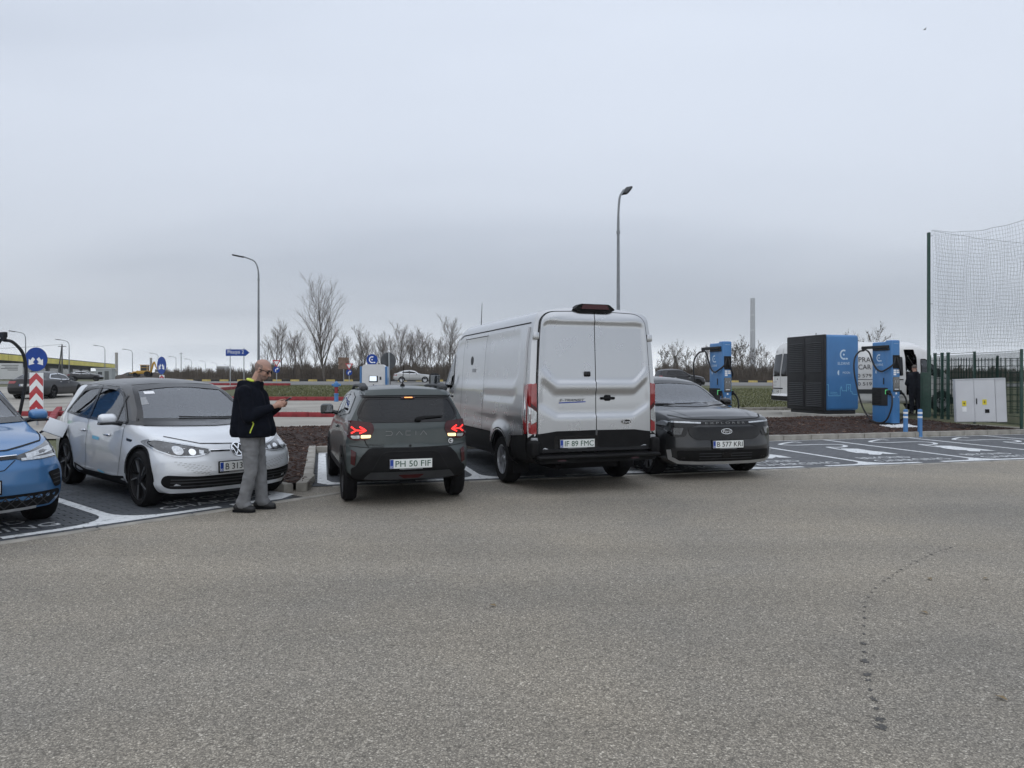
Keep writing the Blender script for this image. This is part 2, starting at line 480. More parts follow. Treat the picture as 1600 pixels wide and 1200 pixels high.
def chip_mat():
    """worn chip-seal: pale and dark stones in a brown-grey binder"""
    m = bpy.data.materials.new('chip_seal'); MATS['chip_seal'] = m
    n, l, b = nodes_of(m); b.inputs['Roughness'].default_value = .82; b.inputs['Specular IOR Level'].default_value = .35
    g = n.new('ShaderNodeNewGeometry')
    w = n.new('ShaderNodeTexNoise'); w.inputs['Scale'].default_value = 60; w.inputs['Detail'].default_value = 1
    l.new(g.outputs['Position'], w.inputs['Vector'])
    wm = n.new('ShaderNodeMixRGB'); wm.blend_type = 'ADD'; wm.inputs[0].default_value = .006
    l.new(g.outputs['Position'], wm.inputs[1]); l.new(w.outputs['Color'], wm.inputs[2])
    cols = []
    for sc, seed in ((150, 0), (92, 9.3)):
        v = n.new('ShaderNodeTexVoronoi'); v.inputs['Scale'].default_value = sc; v.inputs['Randomness'].default_value = 1.
        ad = n.new('ShaderNodeVectorMath'); ad.operation = 'ADD'; ad.inputs[1].default_value = (seed, seed*.7, 0)
        l.new(wm.outputs[0], ad.inputs[0]); l.new(ad.outputs[0], v.inputs['Vector'])
        hs = n.new('ShaderNodeSeparateColor'); l.new(v.outputs['Color'], hs.inputs[0])
        r = n.new('ShaderNodeValToRGB'); e = r.color_ramp; e.interpolation = 'LINEAR'
        e.elements[0].position = .0; e.elements[0].color = (.115, .108, .098, 1)
        e.elements[1].position = 1.; e.elements[1].color = (.45, .435, .40, 1)
        for p, c in ((.22, (.155, .147, .133)), (.5, (.205, .195, .175)), (.78, (.260, .247, .220)), (.93, (.33, .315, .285))):
            q = e.elements.new(p); q.color = c + (1,)
        l.new(hs.outputs[0], r.inputs[0])
        d = n.new('ShaderNodeMapRange'); d.inputs[1].default_value = .20; d.inputs[2].default_value = .75; d.inputs[3].default_value = 1.; d.inputs[4].default_value = .55
        l.new(v.outputs['Distance'], d.inputs[0])
        mu = n.new('ShaderNodeMixRGB'); mu.blend_type = 'MULTIPLY'; mu.inputs[0].default_value = 1.
        l.new(r.outputs[0], mu.inputs[1]); l.new(d.outputs[0], mu.inputs[2])
        cols.append((mu, v))
    pk = n.new('ShaderNodeTexNoise'); pk.inputs['Scale'].default_value = 25; pk.inputs['Detail'].default_value = 2
    l.new(g.outputs['Position'], pk.inputs['Vector'])
    st = n.new('ShaderNodeMapRange'); st.inputs[1].default_value = .50; st.inputs[2].default_value = .56
    l.new(pk.outputs[0], st.inputs[0])
    mx = n.new('ShaderNodeMixRGB'); l.new(st.outputs[0], mx.inputs[0]); l.new(cols[0][0].outputs[0], mx.inputs[1]); l.new(cols[1][0].outputs[0], mx.inputs[2])
    # worn and dirty areas with shapes of their own
    big = n.new('ShaderNodeTexNoise'); big.inputs['Scale'].default_value = .42; big.inputs['Detail'].default_value = 7; big.inputs['Roughness'].default_value = .6
    l.new(g.outputs['Position'], big.inputs['Vector'])
    br = n.new('ShaderNodeValToRGB'); br.color_ramp.elements[0].position = .32; br.color_ramp.elements[0].color = (.76, .77, .78, 1); br.color_ramp.elements[1].position = .70; br.color_ramp.elements[1].color = (1.0, .97, .91, 1)
    l.new(big.outputs[0], br.inputs[0])
    m2 = n.new('ShaderNodeMixRGB'); m2.blend_type = 'MULTIPLY'; m2.inputs[0].default_value = 1.
    l.new(mx.outputs[0], m2.inputs[1]); l.new(br.outputs[0], m2.inputs[2])
    # faint wheel tracks and soaked-in drips
    tm = n.new('ShaderNodeMapping'); tm.inputs['Rotation'].default_value = (0, 0, R(-12)); tm.inputs['Scale'].default_value = (.05, .75, 1)
    l.new(g.outputs['Position'], tm.inputs[0])
    tn = n.new('ShaderNodeTexNoise'); tn.inputs['Scale'].default_value = 1.; tn.inputs['Detail'].default_value = 3; l.new(tm.outputs[0], tn.inputs['Vector'])
    tr_ = n.new('ShaderNodeMapRange'); tr_.inputs[1].default_value = .35; tr_.inputs[2].default_value = .65; tr_.inputs[3].default_value = .86; tr_.inputs[4].default_value = 1.06; l.new(tn.outputs[0], tr_.inputs[0])
    sn = n.new('ShaderNodeTexNoise'); sn.inputs['Scale'].default_value = 2.3; sn.inputs['Detail'].default_value = 6; sn.inputs['Roughness'].default_value = .7; l.new(g.outputs['Position'], sn.inputs['Vector'])
    sr = n.new('ShaderNodeMapRange'); sr.inputs[1].default_value = .64; sr.inputs[2].default_value = .74; sr.inputs[3].default_value = 1.; sr.inputs[4].default_value = .80; l.new(sn.outputs[0], sr.inputs[0])
    tk = n.new('ShaderNodeMath'); tk.operation = 'MULTIPLY'; l.new(tr_.outputs[0], tk.inputs[0]); l.new(sr.outputs[0], tk.inputs[1])
    m3 = n.new('ShaderNodeMixRGB'); m3.blend_type = 'MULTIPLY'; m3.inputs[0].default_value = 1.; l.new(m2.outputs[0], m3.inputs[1]); l.new(tk.outputs[0], m3.inputs[2]); m2 = m3
    gn = n.new('ShaderNodeMixRGB'); gn.blend_type = 'MULTIPLY'; gn.inputs[0].default_value = 1.; gn.inputs[2].default_value = (1.80, 1.72, 1.61, 1)
    l.new(m2.outputs[0], gn.inputs[1]); l.new(gn.outputs[0], b.inputs['Base Color'])
    bp = n.new('ShaderNodeBump'); bp.inputs['Strength'].default_value = .55; bp.inputs['Distance'].default_value = .004; bp.invert = True
    l.new(cols[0][1].outputs['Distance'], bp.inputs['Height']); l.new(bp.outputs[0], b.inputs['Normal'])
def paver_mat():
    m = bpy.data.materials.new('bay_paving'); MATS['bay_paving'] = m
    n, l, b = nodes_of(m); b.inputs['Roughness'].default_value = .72
    g = n.new('ShaderNodeNewGeometry'); mp = n.new('ShaderNodeMapping'); mp.inputs['Rotation'].default_value = (0, 0, R(-15))
    l.new(g.outputs['Position'], mp.inputs[0])
    bk = n.new('ShaderNodeTexBrick'); bk.inputs['Scale'].default_value = 1.; bk.inputs['Brick Width'].default_value = .2; bk.inputs['Row Height'].default_value = .1; bk.inputs['Mortar Size'].default_value = .006
    bk.inputs['Color1'].default_value = (.074, .079, .085, 1); bk.inputs['Color2'].default_value = (.100, .105, .112, 1); bk.inputs['Mortar'].default_value = (.045, .045, .046, 1)
    l.new(mp.outputs[0], bk.inputs['Vector'])
    a = n.new('ShaderNodeTexNoise'); a.inputs['Scale'].default_value = 1.1; a.inputs['Detail'].default_value = 8
    l.new(g.outputs['Position'], a.inputs['Vector'])
    r = n.new('ShaderNodeMapRange'); r.inputs[3].default_value = .62; r.inputs[4].default_value = 1.5; l.new(a.outputs[0], r.inputs[0])
    mx = n.new('ShaderNodeMixRGB'); mx.blend_type = 'MULTIPLY'; mx.inputs[0].default_value = 1.
    l.new(bk.outputs[0], mx.inputs[1]); l.new(r.outputs[0], mx.inputs[2]); l.new(mx.outputs[0], b.inputs['Base Color'])
    bp = n.new('ShaderNodeBump'); bp.inputs['Strength'].default_value = .6; bp.inputs['Distance'].default_value = .004; bp.invert = True
    l.new(bk.outputs['Fac'], bp.inputs['Height']); l.new(bp.outputs[0], b.inputs['Normal'])
def road_paint_mat():
    """white line paint worn through to the paving in flakes"""
    m = bpy.data.materials.new('road_paint'); MATS['road_paint'] = m
    n, l, b = nodes_of(m); b.inputs['Roughness'].default_value = .7
    g = n.new('ShaderNodeNewGeometry')
    a = n.new('ShaderNodeTexNoise'); a.inputs['Scale'].default_value = 14; a.inputs['Detail'].default_value = 9; a.inputs['Roughness'].default_value = .7
    l.new(g.outputs['Position'], a.inputs['Vector'])
    r = n.new('ShaderNodeValToRGB'); e = r.color_ramp
    e.elements[0].position = .36; e.elements[0].color = (.14, .145, .15, 1); e.elements[1].position = .43; e.elements[1].color = (.60, .62, .63, 1)
    q = e.elements.new(.75); q.color = (.78, .79, .79, 1)
    l.new(a.outputs[0], r.inputs[0]); l.new(r.outputs[0], b.inputs['Base Color'])
ground_mat(); chip_mat(); paver_mat(); road_paint_mat()
pm('paver_dark', (.070, .078, .088), .75, var=.32, scale=3., bump=.002, bscale=80, coords='Object')
pm('joint_sand', (.035, .034, .032), .95, var=.3, scale=8.)
pm('mulch_soil', (.028, .015, .011), .98, var=.5, scale=14., bump=.03, bscale=24, detail=8)
pm('mulch_chip', (.058, .029, .020), .95, var=.55, scale=.9, coords='Object')
pm('mulch_chip_pale', (.17, .115, .085), .95, var=.4, scale=2.)
pm('far_asphalt', (.17, .168, .16), .9, var=.16, scale=.5, detail=8)
pm('road_concrete', (.300, .282, .248), .9, var=.22, scale=.5, bump=.004, bscale=30, detail=9)
pm('tar_stain', (.070, .066, .060), .8, var=.6, scale=110.)
pm('dry_leaf', (.20, .145, .075), .9, var=.3)

# land: one sheet to the horizon
ys = [-30, 0, 8, 12, 14, 16, 18, 20, 22, 24, 26, 28, 30, 33, 37, 42, 48, 55, 65, 75, 85, 95, 120, 160, 220, 400, 900, 2000, 4200]
xs = [-4200, -1500, -600, -250, -120, -70, -45, -32, -24, -18, -14, -10, -7, -4, -1, 2, 5, 8, 11, 14, 17, 21, 26, 34, 50, 80, 150, 400, 1200, 4200]
me = bpy.data.meshes.new('ground')
me.from_pydata([(x, y, gz(x, y)) for y in ys for x in xs], [], [(j*len(xs)+i, j*len(xs)+i+1, (j+1)*len(xs)+i+1, (j+1)*len(xs)+i) for j in range(len(ys)-1) for i in range(len(xs)-1)])
me.update(); structure(link('ground', me, None, 'grass_ground', True, None))
structure(sheet('asphalt_lot', [(-45, -25), (45, -25), (45, 22), (12.5, 18.6), row(12.2, 4.85), row(-7.4, 4.85), (-12, 15), (-45, 15)], -.004, 'chip_seal'))
def land_sheet(name, poly, dz, mat, res=2.):
    return structure(sheet(name, [(p[0], p[1]) for p in poly], dz, mat, res, zf=lambda x, y: gz(x, y)))

# bays
right_bay = sheet('parking_bays', [row(-7.25, 0), row(14.5, 0), row(14.5, 4.8), row(-7.25, 4.8)], .003, 'bay_paving'); structure(right_bay)
left_bay = sheet('parking_bays_paved', [lft(-9, 0), lft(2.5, 0), lft(2.5, 5.3), lft(-9, 5.3)], .003, 'joint_sand'); structure(left_bay)
# pavers: stretcher bond, the nearest ones single pieces
def paver_mesh(jit):
    q = MB(); r_ = random.Random(jit); a, b_, h = .0965, .0465, .009
    zt_ = [h + r_.uniform(-.0012, .0012) for _ in range(4)]
    c = .004
    q.add([(-a, -b_, 0), (a, -b_, 0), (a, b_, 0), (-a, b_, 0), (-a+c, -b_+c, zt_[0]), (a-c, -b_+c, zt_[1]), (a-c, b_-c, zt_[2]), (-a+c, b_-c, zt_[3])],
          [(0, 1, 5, 4), (1, 2, 6, 5), (2, 3, 7, 6), (3, 0, 4, 7), (4, 5, 6, 7)])
    return q.mesh('paver')
pav = [paver_mesh(k) for k in range(6)]
for p_ in pav: p_.materials.append(M('paver_dark'))
cells = []
for j in range(53):
    for i in range(-30, 13):
        v_, m_ = i*.2 + (.1 if j % 2 else 0), .05 + j*.1
        p_ = lft(v_, m_)
        if v_ > 2.38: continue
        px_ = 800 + F*p_.x/p_.y
        if px_ < -60: continue
        cells.append((p_.length, p_))
cells.sort(key=lambda t: t[0])
rz_ = R(49.5)
for k, (d_, p_) in enumerate(cells[:290]):
    o = bpy.data.objects.new('paver', pav[k % 6]); COL.objects.link(o); o.parent = left_bay
    o.location = (p_.x, p_.y, .003); o.rotation_euler = (0, 0, rz_ + (math.pi if rnd.random() < .5 else 0))
def pav_stuff(name, parent, places, rz):
    q = MB(); c_, s_ = math.cos(rz), math.sin(rz)
    for k, p_ in enumerate(places):
        me_ = pav[k % 6]
        q.add([(p_.x + c_*v.co.x - s_*v.co.y, p_.y + s_*v.co.x + c_*v.co.y, .003 + v.co.z) for v in me_.vertices], [tuple(f.vertices) for f in me_.polygons])
    o = q.build(name, 'paver_dark', parent); o['kind'] = 'stuff'; return o
pav_stuff('paver_field', left_bay, [c_[1] for c_ in cells[290:]], rz_)
pav_stuff('paver_field', right_bay, [row(-7.18 + i*.2 + (.1 if j % 2 else 0), .06 + j*.1) for j in range(47) for i in range(0, 24)], R(15))

# white markings
def mark(name, pts, z, parent=None):
    return structure(sheet(name, pts, z, 'road_paint')) if parent is None else sheet(name, pts, z, 'road_paint', parent=parent)
def tee(fr, u0, z, depth=4.55, w=.06, r=.42, arm=(1.02, 1.02), t=.13, n0=.05):
    P = [(w, depth), (w, t + r)] + [(w + r - r*math.cos(a), t + r - r*math.sin(a)) for a in [R(q) for q in (15, 30, 45, 60, 75, 90)]] + [(arm[1], t), (arm[1], 0), (-arm[0], 0), (-arm[0], t)]
    P += [(-(w + r - r*math.cos(a)), t + r - r*math.sin(a)) for a in [R(q) for q in (90, 75, 60, 45, 30, 15)]] + [(-w, t + r), (-w, depth)]
    return mark('bay_marking', [fr(u0 + p[0], n0 + p[1]) for p in P], z)
for u0 in (-4.75, -2.35): tee(row, u0, .017, depth=4.5)
for u0 in (0.0, 2.52, 5.05, 7.6, 10.1): tee(row, u0, .0075)
P = [(-7.2, 4.45), (-7.06, 4.45), (-7.06, .55), (-7.0, .30), (-6.85, .19), (-6.0, .19), (-6.0, .05), (-7.05, .05), (-7.2, .25)]
mark('bay_marking', [row(*p) for p in P], .017)
mark('bay_marking', [row(-7.2, 4.58), row(-4.9, 4.58), row(-4.9, 4.48), row(-7.2, 4.48)], .0185)
mark('bay_marking', [row(-.5, 4.66), row(14.0, 4.66), row(14.0, 4.58), row(-.5, 4.58)], .009)
tee(lft, .30, .017, depth=5.0, arm=(1.1, 1.1), r=.5)
tee(lft, -2.25, .017, depth=5.0, arm=(1.1, 1.1), r=.5)
P = [(2.45, 5.0), (2.45, .7), (2.5, .25), (2.2, .05), (1.55, .05), (1.55, .18), (2.0, .20), (2.28, .45), (2.33, .8), (2.33, 5.0)]
mark('bay_marking', [lft(*p) for p in P], .017)
# plug-and-cable symbols, one per bay
CB = lambda x, y: G(1180 + x*.20833, 500 + y*.20833)
def to_row(p): d = p - OU; return (d.dot(U_), d.dot(N_))
cable_px = [(345, 921), (285, 917), (200, 930), (195, 937), (300, 941), (450, 936), (600, 935), (672, 943), (668, 953), (610, 957), (545, 955), (600, 967), (690, 980)]
plug_px = [(640, 966), (770, 968), (880, 985), (960, 992), (1075, 1008), (985, 1008), (955, 1004), (940, 1014), (860, 1012), (845, 1004), (760, 1000), (690, 988)]
cab = [to_row(CB(*p)) for p in cable_px]; plg = [to_row(CB(*p)) for p in plug_px]
sp_ = smooth_path([(p[0], p[1], 0) for p in cab], 4)
for du in (-2.52, 0., 2.53, 5.06):
    L_, R_ = [], []
    for i, p in enumerate(sp_):
        d = (sp_[min(i+1, len(sp_)-1)] - sp_[max(i-1, 0)]).normalized(); q = Vector((-d.y, d.x, 0))*.05
        L_.append(p + q); R_.append(p - q)
    me = bpy.data.meshes.new('plug_symbol')
    vs = [row(p.x + du, p.y, .0078) for p in L_] + [row(p.x + du, p.y, .0078) for p in R_]; k = len(L_)
    pv = [row(p[0] + du, p[1], .0088) for p in plg]
    me.from_pydata([tuple(v) for v in vs + pv], [], [(i, i+1, k+i+1, k+i) for i in range(k-1)] + [tuple(range(2*k, 2*k+len(pv)))]); me.update()
    structure(link('plug_symbol', me, None, 'road_paint'))
    for s_, n_, w_ in (('BEYOND', .93, 1.15), ('CHARGING', .50, 1.65)):
        structure(text(s_, w_, .27, frame(row(1.20 + du - (.25 if s_ == 'BEYOND' else 0), n_, .0075), U_, N_), 'road_paint', None, 'bay_lettering', .001))
for v0 in (-.95, 1.62):
    for s_, m_, w_ in (('BEYOND', .88, 1.1), ('CHARGING', .50, 1.5)):
        structure(text(s_, w_, .22, frame(lft(v0, m_, .017), V_, M_), 'road_paint', None, 'bay_lettering', .001))
# flush concrete edging between paving and chip seal
def edging(path, name='edging_stone', w=.11, step=1.0, top=.012, mat='kerb_concrete', h=.1, group=None):
    root = MB()
    st = bpy.data.objects.new(name.replace('_stone', ''), None); COL.objects.link(st); st['kind'] = 'structure'
    for p, d in along(path, step):
        q = MB(); a = math.atan2(d.y, d.x)
        q.rbox((step/2, 0, 0), (step - .008, w, h), .012, 1)
        o = q.build(name, mat, st); o.location = (p.x, p.y, p.z + top - h/2); o.rotation_euler = (0, 0, a)
    return st
edging([lft(-6, -.06), lft(2.2, -.06)])
edging([row(-7.0, -.06), row(13.5, -.06)], top=.006)
# kerbs of the beds
def kerb(path, h=.14, w=.15, step=.8, mat='kerb_concrete', zf=None, name='kerb', mats=None):
    st = bpy.data.objects.new(name, None); COL.objects.link(st); st['kind'] = 'structure'
    for k, (p, d) in enumerate(along(path, step)):
        z0 = zf(p.x, p.y) if zf else 0.
        q = MB(); q.rbox((step/2, 0, 0), (step - .012, w, h + .1), .02, 2)
        o = q.build('kerb_stone', mats[k % len(mats)] if mats else mat, st, True, 40.)
        o.location = (p.x, p.y, z0 + h/2 - .05 + rnd.uniform(-.004, .004)); o.rotation_euler = (0, 0, math.atan2(d.y, d.x) + rnd.uniform(-.004, .004))
    return st
tip = Vector((-2.83, 9.93, 0))
kerb([lft(2.58, 5.3), lft(2.58, .95), lft(2.62, .55)], .12, name='kerb')
kerb([tip + Vector((-.08, -.12, 0)), row(-7.32, .35)], .12, step=.30)
kerb([row(-7.33, .35), row(-7.33, 4.66)], .12)
kerb([row(-7.25, 4.74), row(12.1, 4.78)], .14)
kerb([row(12.15, 4.85), row(12.15, 7.0)], .14)
# bark-mulch bed, heaped towards its middle
bed = [tip + Vector((.02, .06, 0)), row(-7.40, .4), row(-7.40, 4.80), row(12.08, 4.86), row(12.08, 11.0), row(-10.5, 10.4), (-9.4, 16.4), lft(2.66, 5.2), lft(2.66, .7)]
bed2 = [(p[0], p[1]) for p in bed]
def mound(x, y):
    e = edge_dist((x, y), bed2)
    n_ = N_.x*(x - OU.x) + N_.y*(y - OU.y)
    return .10 + .19*sstep_(0, 2.2, e) + .02*math.sin(x*3.1)*math.sin(y*2.7) + (.03 if n_ > 8 else 0)*sstep_(8, 10, n_)
def sstep_(a, b, x):
    t = min(1., max(0., (x-a)/(b-a))); return t*t*(3-2*t)
structure(sheet('mulch_bed', bed2, 0, 'mulch_soil', .28, zf=mound))
q = MB(); qp = MB(); rr = random.Random(3); k = 0
bx = [p[0] for p in bed2]; by = [p[1] for p in bed2]
while k < 17000:
    x, y = rr.uniform(min(bx), max(bx)), rr.uniform(min(by), max(by))
    if not inside((x, y), bed2): continue
    near = y < 16
    if not near and rr.random() < .15: continue
    k += 1
    L_, w_, t_ = rr.uniform(.03, .11), rr.uniform(.012, .04), rr.uniform(.006, .016)
    m_ = Matrix.Rotation(rr.uniform(0, 6.3), 3, 'Z') @ Matrix.Rotation(rr.uniform(-.5, .5), 3, 'Y') @ Matrix.Rotation(rr.uniform(-.5, .5), 3, 'X')
    c = Vector((x, y, mound(x, y) + rr.uniform(.0, .02)))
    vs = [m_ @ Vector(v) + c for v in ((-L_/2, -w_/2, 0), (L_/2, -w_/3, 0), (L_/2, w_/2, 0), (-L_/2, w_/3, 0), (-L_/2.4, 0, t_), (L_/2.6, 0, t_))]
    (qp if rr.random() < .06 else q).add(vs, [(0, 1, 5, 4), (1, 2, 5), (2, 3, 4, 5), (3, 0, 4)])
o = q.build('bark_mulch', 'mulch_chip'); tag(o, 'dark red-brown bark mulch covering the planting bed', 'mulch', kind='stuff')
o = qp.build('pale_bark_mulch', 'mulch_chip_pale'); tag(o, 'scattered pale wood chips in the bark mulch bed', 'mulch', kind='stuff')
# walk, drives and far road
land_sheet('walkway', [row(-14, 10.4), row(13, 11.0), row(13, 15.0), (2.0, 27.0), (-1, 24.3), (-34, 24.3), (-34, 17), (-9.6, 16.5)], .035, 'road_concrete', 1.6)
land_sheet('access_road', [(-60, 26.6), (-1.0, 26.6), (9, 29), (9, 30.2), (2, 31), (-2, 36.2), (-19.5, 36.2), (-22, 62), (-36, 66), (-46, 40), (-60, 34)], .03, 'road_concrete', 2.)
land_sheet('far_road', [(-110, 66.5), (-20, 66.5), (120, 74), (120, 84), (-20, 90.0), (-110, 92)], .035, 'far_asphalt', 5.)
lz = lambda x, y: gz(x, y) + .02
kerb([(-23, 24.5, 0), (-2.0, 24.5, 0)], .17, .18, 1.0, 'kerb_red', lz)
kerb([(-19.5, 36.4, 0), (-1.6, 36.4, 0)], .20, .2, 1.0, 'kerb_red', lz)
kerb([(-21.5, 60, 0), (-19.6, 36.8, 0)], .18, .2, 1.0, 'kerb_red', lz)
kerb([(-33, 63.5, 0), (-20, 63.5, 0)], .20, .25, 1.2, 'kerb_red', lz)
kerb([(-17.5, 27.5, 0), (-15.2, 23.6, 0), (-13.5, 20.8, 0)], .17, .18, .9, 'kerb_red', lz)
kerb([row(4.6, 15.1), row(13, 15.1)], .13, .15, 1.0, 'kerb_concrete', lz)
kerb([(-42, 91.3, 0), (40, 87.6, 0)], .24, .3, 1.15, zf=lz, mats=['kerb_yellow', 'kerb_black'])
# tar drips and leaf litter on the lot
drip = [(1378, 1136, 1.0), (1373, 1122, .8), (1368, 1106, .35), (1364, 1091, .6), (1360, 1077, .3), (1357, 1062, .4), (1355, 1053, .7), (1351, 1032, .85), (1350, 1018, .3), (1349, 1005, .4), (1350, 990, .3), (1350, 977, .35), (1351, 965, .3)]
tl_ = [(1350, 955), (1352, 940), (1362, 925), (1375, 912), (1395, 898), (1415, 885), (1440, 873), (1470, 860), (1500, 851)]
for a_, b_ in zip(tl_, tl_[1:]):
    n_ = max(2, int(math.dist(a_, b_)/7)); drip += [(a_[0] + (b_[0]-a_[0])*k/n_, a_[1] + (b_[1]-a_[1])*k/n_, .20 + .14*((k*7) % 3)/2) for k in range(n_)]
rr = random.Random(5)
for px, py, s_ in drip:
    c = G(px, py); n_ = 19; pts = []
    for k in range(n_):
        a = 2*math.pi*k/n_; r_ = (s_ if s_ < .4 else .25 + s_*.35)*.038*rr.uniform(.35, 1.25); pts.append((c.x + r_*1.25*math.cos(a), c.y + r_*1.5*math.sin(a)))
    structure(sheet('tar_spot', pts, -.0025 + .00012*drip.index((px, py, s_)), 'tar_stain'))
for px, py, lb in ((770, 947, 'small dry leaf on the asphalt in front of the small hatchback'), (1452, 905, 'small dry leaf on the asphalt right of the top of the drip trail'), (1541, 905, 'small dry leaf on the asphalt near the right edge, far from the drips'), (1444, 958, 'small dry leaf on the asphalt right of the middle of the drip trail'), (1565, 1092, 'small dry leaf on the asphalt at the lower right corner')):
    c = G(px, py); a = rr.uniform(0, 6)
    q = MB(); q.add([(0, -.03, .004), (.018, 0, .012), (0, .035, .006), (-.018, 0, .014)], [(0, 1, 3), (1, 2, 3)])
    o = q.build('fallen_leaf', 'dry_leaf'); o.location = c; o.rotation_euler = (0, 0, a); tag(o, lb, 'leaf', 'dry leaves on the asphalt')

# ================================================================== vehicles
def pchip(tab):
    x = np.array([p[0] for p in tab], float); y = np.array([p[1] for p in tab], float)
    if len(x) == 1: return lambda t: np.full_like(np.asarray(t, float), y[0])
    h = np.diff(x); d = np.diff(y) / h; m = np.zeros(len(x))
    for i in range(1, len(x) - 1):
        if d[i-1] * d[i] > 0:
            w1, w2 = 2*h[i] + h[i-1], h[i] + 2*h[i-1]
            m[i] = (w1 + w2) / (w1 / d[i-1] + w2 / d[i])
    m[0], m[-1] = d[0], d[-1]
    def f(t):
        t = np.clip(np.asarray(t, float), x[0], x[-1]); i = np.clip(np.searchsorted(x, t) - 1, 0, len(x) - 2)
        s = (t - x[i]) / h[i]
        return (y[i]*(1+2*s)*(1-s)**2 + m[i]*h[i]*s*(1-s)**2 + y[i+1]*s*s*(3-2*s) + m[i+1]*h[i]*s*s*(s-1))
    return f
def lin(tab):
    a = [p[0] for p in tab]; b = [p[1] for p in tab]
    return lambda t: np.interp(t, a, b)
def arc(xc, zc, r, a0, a1, n=14):
    return [(xc + r*math.cos(R(a0 + (a1-a0)*i/n)), zc + r*math.sin(R(a0 + (a1-a0)*i/n))) for i in range(n + 1)]

class Car:
    def __init__(s, name, label, cat, L, keys, wheels, wr, tyre_w, loc, heading, body_mat, front=None, rear=None,
                 FD=.9, RD=.9, arch=.05, radii=(.06, .05, .10, .05, .09, .2), group=None, disp=None, zloc=0., pitch=0.):
        s.L = L; s.name = name; s.keys = {k: pchip(v) for k, v in keys.items()}
        s.root = thing(name, label, cat, (loc[0], loc[1], zloc), math.atan2(heading[1], heading[0]), group)
        s.wheels, s.wr, s.tw = wheels, wr, tyre_w
        s.mat = body_mat; s.cut = []; s.lining = False
        s.front = front or (lin([(0, 0)]), lambda u: 0*u); s.rear = rear or s.front
        s.FD, s.RD, s.arch, s.radii, s.disp = FD, RD, arch, radii, disp
        s._shell()
    def section(s, x):
        k = {n: float(f(x)) for n, f in s.keys.items()}
        hw, zb, zs, ws, zr, wr, zt, zm = k['hw'], k['zb'], k['zs'], k['ws'], k['zr'], k['wr'], k['zt'], k.get('zm', 0.)
        if not zm: zm = zb + .5 * (zs - zb)
        P = [(0, zb), (hw - .10, zb), (hw - .015, zb + .10), (hw, zm), (ws, zs), (wr, zr), (.55*wr, zr + .8*(zt - zr)), (0, zt)]
        r = (0,) + tuple(s.radii) + (0,)
        out = []; cor = []
        for i, p in enumerate(P):
            p = Vector(p)
            if i in (0, len(P)-1): cor.append([p]); continue
            a, b = Vector(P[i-1]), Vector(P[i+1]); da, db = a - p, b - p
            rr = r[i]; ra = min(rr, da.length*.46); rb = min(rr, db.length*.46)
            p0 = p + (da.normalized()*ra if da.length > 1e-6 else da); p1 = p + (db.normalized()*rb if db.length > 1e-6 else db)
            cor.append([p0*(1-t)**2 + p*2*t*(1-t) + p1*t*t for t in (0, .2, .4, .6, .8, 1.)])
        for i, c in enumerate(cor):
            out += c
            if i < len(cor) - 1:
                a, b = c[-1], cor[i+1][0]
                for t in (.25, .5, .75): out.append(a.lerp(b, t))
        return out
    def _shell(s):
        L = s.L
        xs = np.unique(np.round(np.concatenate([np.linspace(0, .3, 9), np.linspace(.3, L-.4, int((L-.7)/.05)), np.linspace(L-.4, L, 11)]), 4))
        secs = [s.section(x) for x in xs]; K = len(secs[0]); n = 2*K - 2
        V = []
        for x, sc in zip(xs, secs):
            lp = [(x, q[0], q[1]) for q in sc] + [(x, -q[0], q[1]) for q in sc[-2:0:-1]]
            V += lp
        Fc = []; ns = len(xs)
        for i in range(ns - 1):
            for j in range(n): Fc.append((i*n+j, i*n+(j+1) % n, (i+1)*n+(j+1) % n, (i+1)*n+j))
        for side in (0, ns-1):
            base = V[side*n:(side+1)*n]; zc = (base[0][2] + base[K-1][2]) / 2
            prev = list(range(side*n, (side+1)*n))
            for r in np.linspace(1, 0, 13)[1:-1]:
                k = len(V)
                V += [(q[0], q[1]*r, zc + (q[2]-zc)*r) for q in base]
                cur = list(range(k, k+n))
                for j in range(n): Fc.append((prev[j], prev[(j+1) % n], cur[(j+1) % n], cur[j]))
                prev = cur
            k = len(V); V.append((base[0][0], 0., zc))
            for j in range(n): Fc.append((prev[j], prev[(j+1) % n], k))
        V = np.array(V); x, y, z = V[:, 0].copy(), V[:, 1], V[:, 2]
        hwm = float(s.keys['hw'](L/2))
        u = np.clip(np.abs(y) / hwm, 0, 1)
        t = np.clip((x - (L - s.FD)) / s.FD, 0, 1)**2
        xf = x - t * (s.front[0](z) + s.front[1](u))
        t = np.clip((s.RD - x) / s.RD, 0, 1)**2
        V[:, 0] = xf + t * (s.rear[0](z) + s.rear[1](u))
        if s.disp is not None: V = s.disp(V)
        s.V = V
        me = bpy.data.meshes.new('body'); me.from_pydata([tuple(q) for q in V], [], Fc); me.update()
        bm = bmesh.new(); bm.from_mesh(me); bmesh.ops.recalc_face_normals(bm, faces=bm.faces)
        bm.to_mesh(me); bm.free(); me.update()
        s.shell = me
        s.bvh = BVHTree.FromPolygons([v.co for v in me.vertices], [p.vertices for p in me.polygons])
    # ---- projections
    def ray(s, mode, a, b):
        o, d = {'L': ((a, 3, b), (0, -1, 0)), 'R': ((a, -3, b), (0, 1, 0)), 'F': ((s.L+3, a, b), (-1, 0, 0)), 'B': ((-3, a, b), (1, 0, 0)), 'T': ((a, b, 6), (0, 0, -1))}[mode]
        d = Vector(d); h = s.bvh.ray_cast(Vector(o), d)
        if h[0] is None: return None
        n = h[1] if h[1].dot(d) < 0 else -h[1]
        return h[0], n, d
